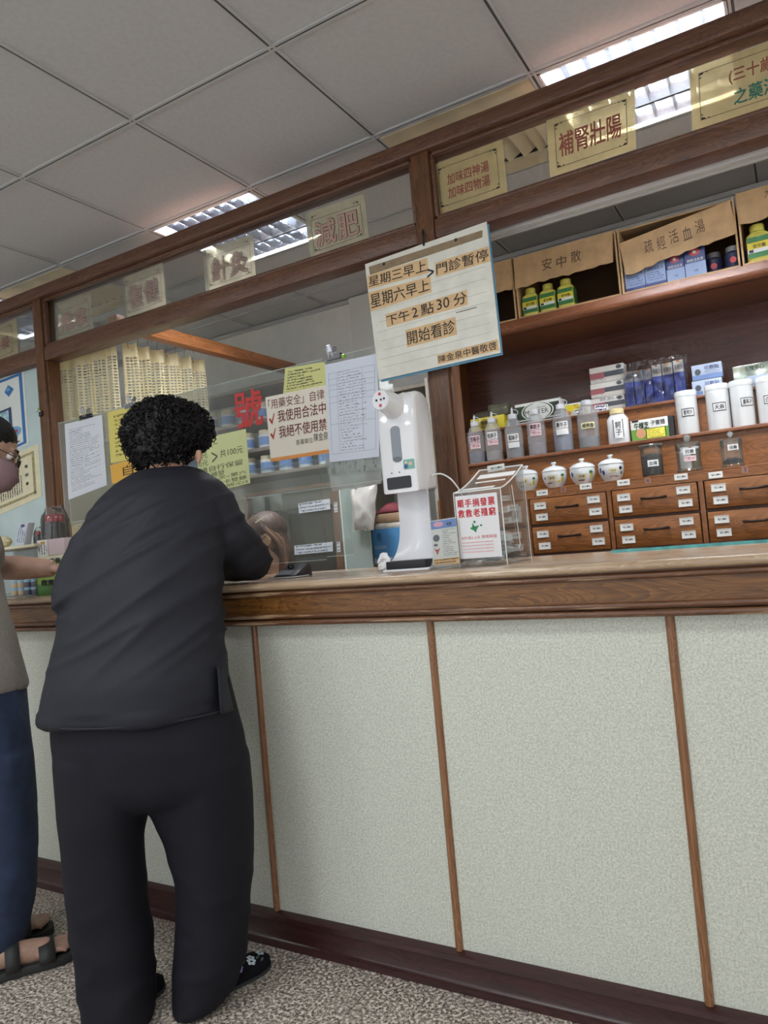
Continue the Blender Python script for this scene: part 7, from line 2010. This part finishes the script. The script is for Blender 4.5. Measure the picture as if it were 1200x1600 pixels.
for k in (-1, 1):
    c = P2(.032*k, .105, -.002); MB().tube([c+r_*.024*math.cos(a)+u_*.017*math.sin(a) for a in np.linspace(0, 2*math.pi, 21)], .0018, 6, cap=False).build('rim', plain('frame_dark', (48, 40, 38), .3), gl, smooth=True)
    m = MB(); m.add([c+r_*.023*math.cos(a)+u_*.016*math.sin(a) for a in np.linspace(0, 2*math.pi, 19)[:-1]], [tuple(range(18))]); m.build('lens', clear('lens_glass', (253, 254, 254), 1.5, .02), gl)
    MB().tube([P2(.056*k, .1, .002), P2(.076*k, .06, .004), P2(.088*k, -.01, .006)], .0018, 6).build('temple', plain('frame_dark', (48, 40, 38), .3), gl, smooth=True)
MB().tube([P2(-.009, .107, .002), P2(0, .11, .004), P2(.009, .107, .002)], .0016, 6).build('bridge', plain('frame_dark', (48, 40, 38), .3), gl, smooth=True)

# ================================================== receptionist behind the screen
ry_ = .80
rc_ = at(412, 841, y=ry_)
rp = thing('person', 'receptionist with long brown hair and dark mask seated behind the acrylic screen', 'person', Vector((rc_.x, rc_.y+.05, 0)))
rf = Vector((-.72, -.60, -.32)).normalized(); ru_ = Vector((-.1, -.1, 1))
b3 = MB(); P3 = head_shape(b3, rc_+Vector((.0, 0, -.005)), rf, ru_, .98)
base = rc_+Vector((.04, .05, 0))
limb(b3, [rc_+Vector((.02, .02, -.06)), base+Vector((0, 0, -.17)), base+Vector((0, 0, -.23))], [.05, .05, .07])
limb(b3, [base+Vector((0, 0, -.23)), base+Vector((.02, .02, -.4)), base+Vector((.02, .04, -.62))], [.08, .11, .12])
shR, shL = base+Vector((.15, -.02, -.27)), base+Vector((-.13, .08, -.27))
for s_, e_, w_ in ((shR, base+Vector((.17, -.2, -.42)), base+Vector((-.05, -.34, -.40))), (shL, base+Vector((-.25, -.02, -.46)), base+Vector((-.24, -.25, -.42)))):
    limb(b3, [base+Vector((0, 0, -.25)), s_, (s_+e_)/2, e_, (e_+w_)/2, w_], [.05, .05, .042, .036, .032, .024]); hand(b3, w_, Vector((-.5, -.8, -.1)), Vector((.8, -.4, .2)), .5, .88)
for s_ in (-.09, .09): limb(b3, [base+Vector((s_, .05, -.64)), base+Vector((s_*1.2-.06, -.28, -.62)), base+Vector((s_*1.2-.08, -.30, -.95)), Vector((base.x+s_*1.2-.09, base.y-.31, .06))], [.085, .07, .05, .04])
V, Nn, F = fuse(b3, .0065, 3); put('body', V, F, SKIN3, rp); eyes(P3, .98, rp); mask(P3, rp, plain('mask_slate', (88, 90, 104), .8), plain('strap_black', (40, 40, 46), .6))
m = MB(); limb(m, [base+Vector((0, 0, -.22)), base+Vector((.02, .02, -.4)), base+Vector((.02, .04, -.66))], [.1, .14, .15])
for s_, e_ in ((shR, base+Vector((.17, -.2, -.42))), (shL, base+Vector((-.25, -.02, -.46)))): limb(m, [base+Vector((0, 0, -.27)), s_, (s_+e_)/2, e_], [.07, .066, .06, .052])
V, Nn, F = fuse(m, .010, 4); put('blouse', V, F, plain('white_tunic', (206, 206, 204), .8), rp)
m = MB(); 
for s_ in (-.09, .09): limb(m, [base+Vector((s_, .05, -.64)), base+Vector((s_*1.2-.06, -.28, -.62)), base+Vector((s_*1.2-.08, -.30, -.95)), Vector((base.x+s_*1.2-.09, base.y-.31, .08))], [.11, .09, .07, .06])
V, Nn, F = fuse(m, .012, 3); put('trousers', V, F, NAVYT, rp)
for s_ in (-.09, .09): shoe(Vector((base.x+s_*1.2-.06, base.y-.27, 0)), Vector((base.x+s_*1.2-.20, base.y-.47, 0)), rp, False)
# hair: cap, long locks and lighter streaks
f_ = rf; u_ = (ru_-f_*f_.dot(ru_)).normalized(); r_ = f_.cross(u_); R_ = Matrix((r_, f_, u_)).transposed()
hm = MB(); hm.ball(P3(0, -.022, .032), .084, .098, .086, 24, R_); hm.ball(P3(0, -.05, -.03), .074, .05, .09, 20, R_)
hm.loft([(P3(0, -.055, .0), r_*.075, f_*.045), (P3(0, -.065, -.09), r_*.078, f_*.04), (P3(0, -.065, -.09)+Vector((.0, .0, -.12)), r_*.082, f_*.035), (P3(0, -.07, -.09)+Vector((.0, .0, -.26)), r_*.07, f_*.03)], 20)
V, Nn, F = fuse(hm, .006, 3)
BRN = plain('brown_hair', (70, 49, 38), .62, noise=.25, nscale=70); STK = plain('honey_hair', (132, 92, 60), .6, noise=.15, nscale=80)
def hairline(F, V, c0, s):
    out = []
    for f in F:
        q_ = sum((Vector(V[i]) for i in f), Vector())/len(f)-c0
        fw_, up_, rt_ = q_.dot(f_)/s, q_.dot(u_)/s, q_.dot(r_)/s
        if (fw_ > .022 and up_ < .058) or (fw_ > .05 and up_ < .09): continue
        if abs(fw_+.014) < .026 and -.055 < up_ < .022 and abs(rt_) > .05: continue
        out.append(f)
    return out
V = fold(V, Nn, .004, 40, 1, (1, 1, .2))
hair = put('hair', V, hairline(F, V, P3(0, 0, 0), .98), BRN, rp)
hair.modifiers.new('thickness', 'SOLIDIFY').thickness = .003
rnd = random.Random(5)
lk1 = MB(); lk2 = MB()
for k in range(150):
    a = rnd.uniform(-1.5, 1.5); tz = rnd.uniform(-.3, .9)
    x = .088*math.sin(a); y_ = -.03-.055*math.cos(a)
    p0_ = P3(.05*math.sin(a), -.01+.03*tz, .11-.02*abs(tz)); p1_ = P3(x*1.0, y_+.02, .04); p2_ = P3(x*1.04, y_-.01, -.06); p3_ = p2_+Vector((rnd.uniform(-.01, .01), rnd.uniform(-.01, .01), -.11)); p4_ = p3_+Vector((rnd.uniform(-.015, .015), rnd.uniform(-.015, .015), -.1))
    (lk2 if k % 3 == 0 else lk1).tube(smoothpath([p0_, p1_, p2_, p3_, p4_], 4), [.002]+[.0042]*15+[.001], 5)
o = lk1.build('hair_locks', BRN, hair, smooth=True, ang=80); o['kind'] = 'stuff'
o = lk2.build('hair_streaks', STK, hair, smooth=True, ang=80); o['kind'] = 'stuff'
hp = at(406, 813, y=ry_-.115)
ck = thing('hair_clip', 'beige crossed hair clip in the receptionist\'s hair', 'hair clip', hp)
for a, b_ in (((-.02, -.008), (.022, .012)), ((-.012, -.001), (.016, .0055))):
    MB().tube([hp+RT*a[0]+Vector((0, 0, a[1])), hp+RT*b_[0]+Vector((0, 0, b_[1]))], .0028, 6).build('clip_bar', plain('beige_enamel', (232, 218, 188), .3), ck, smooth=True)
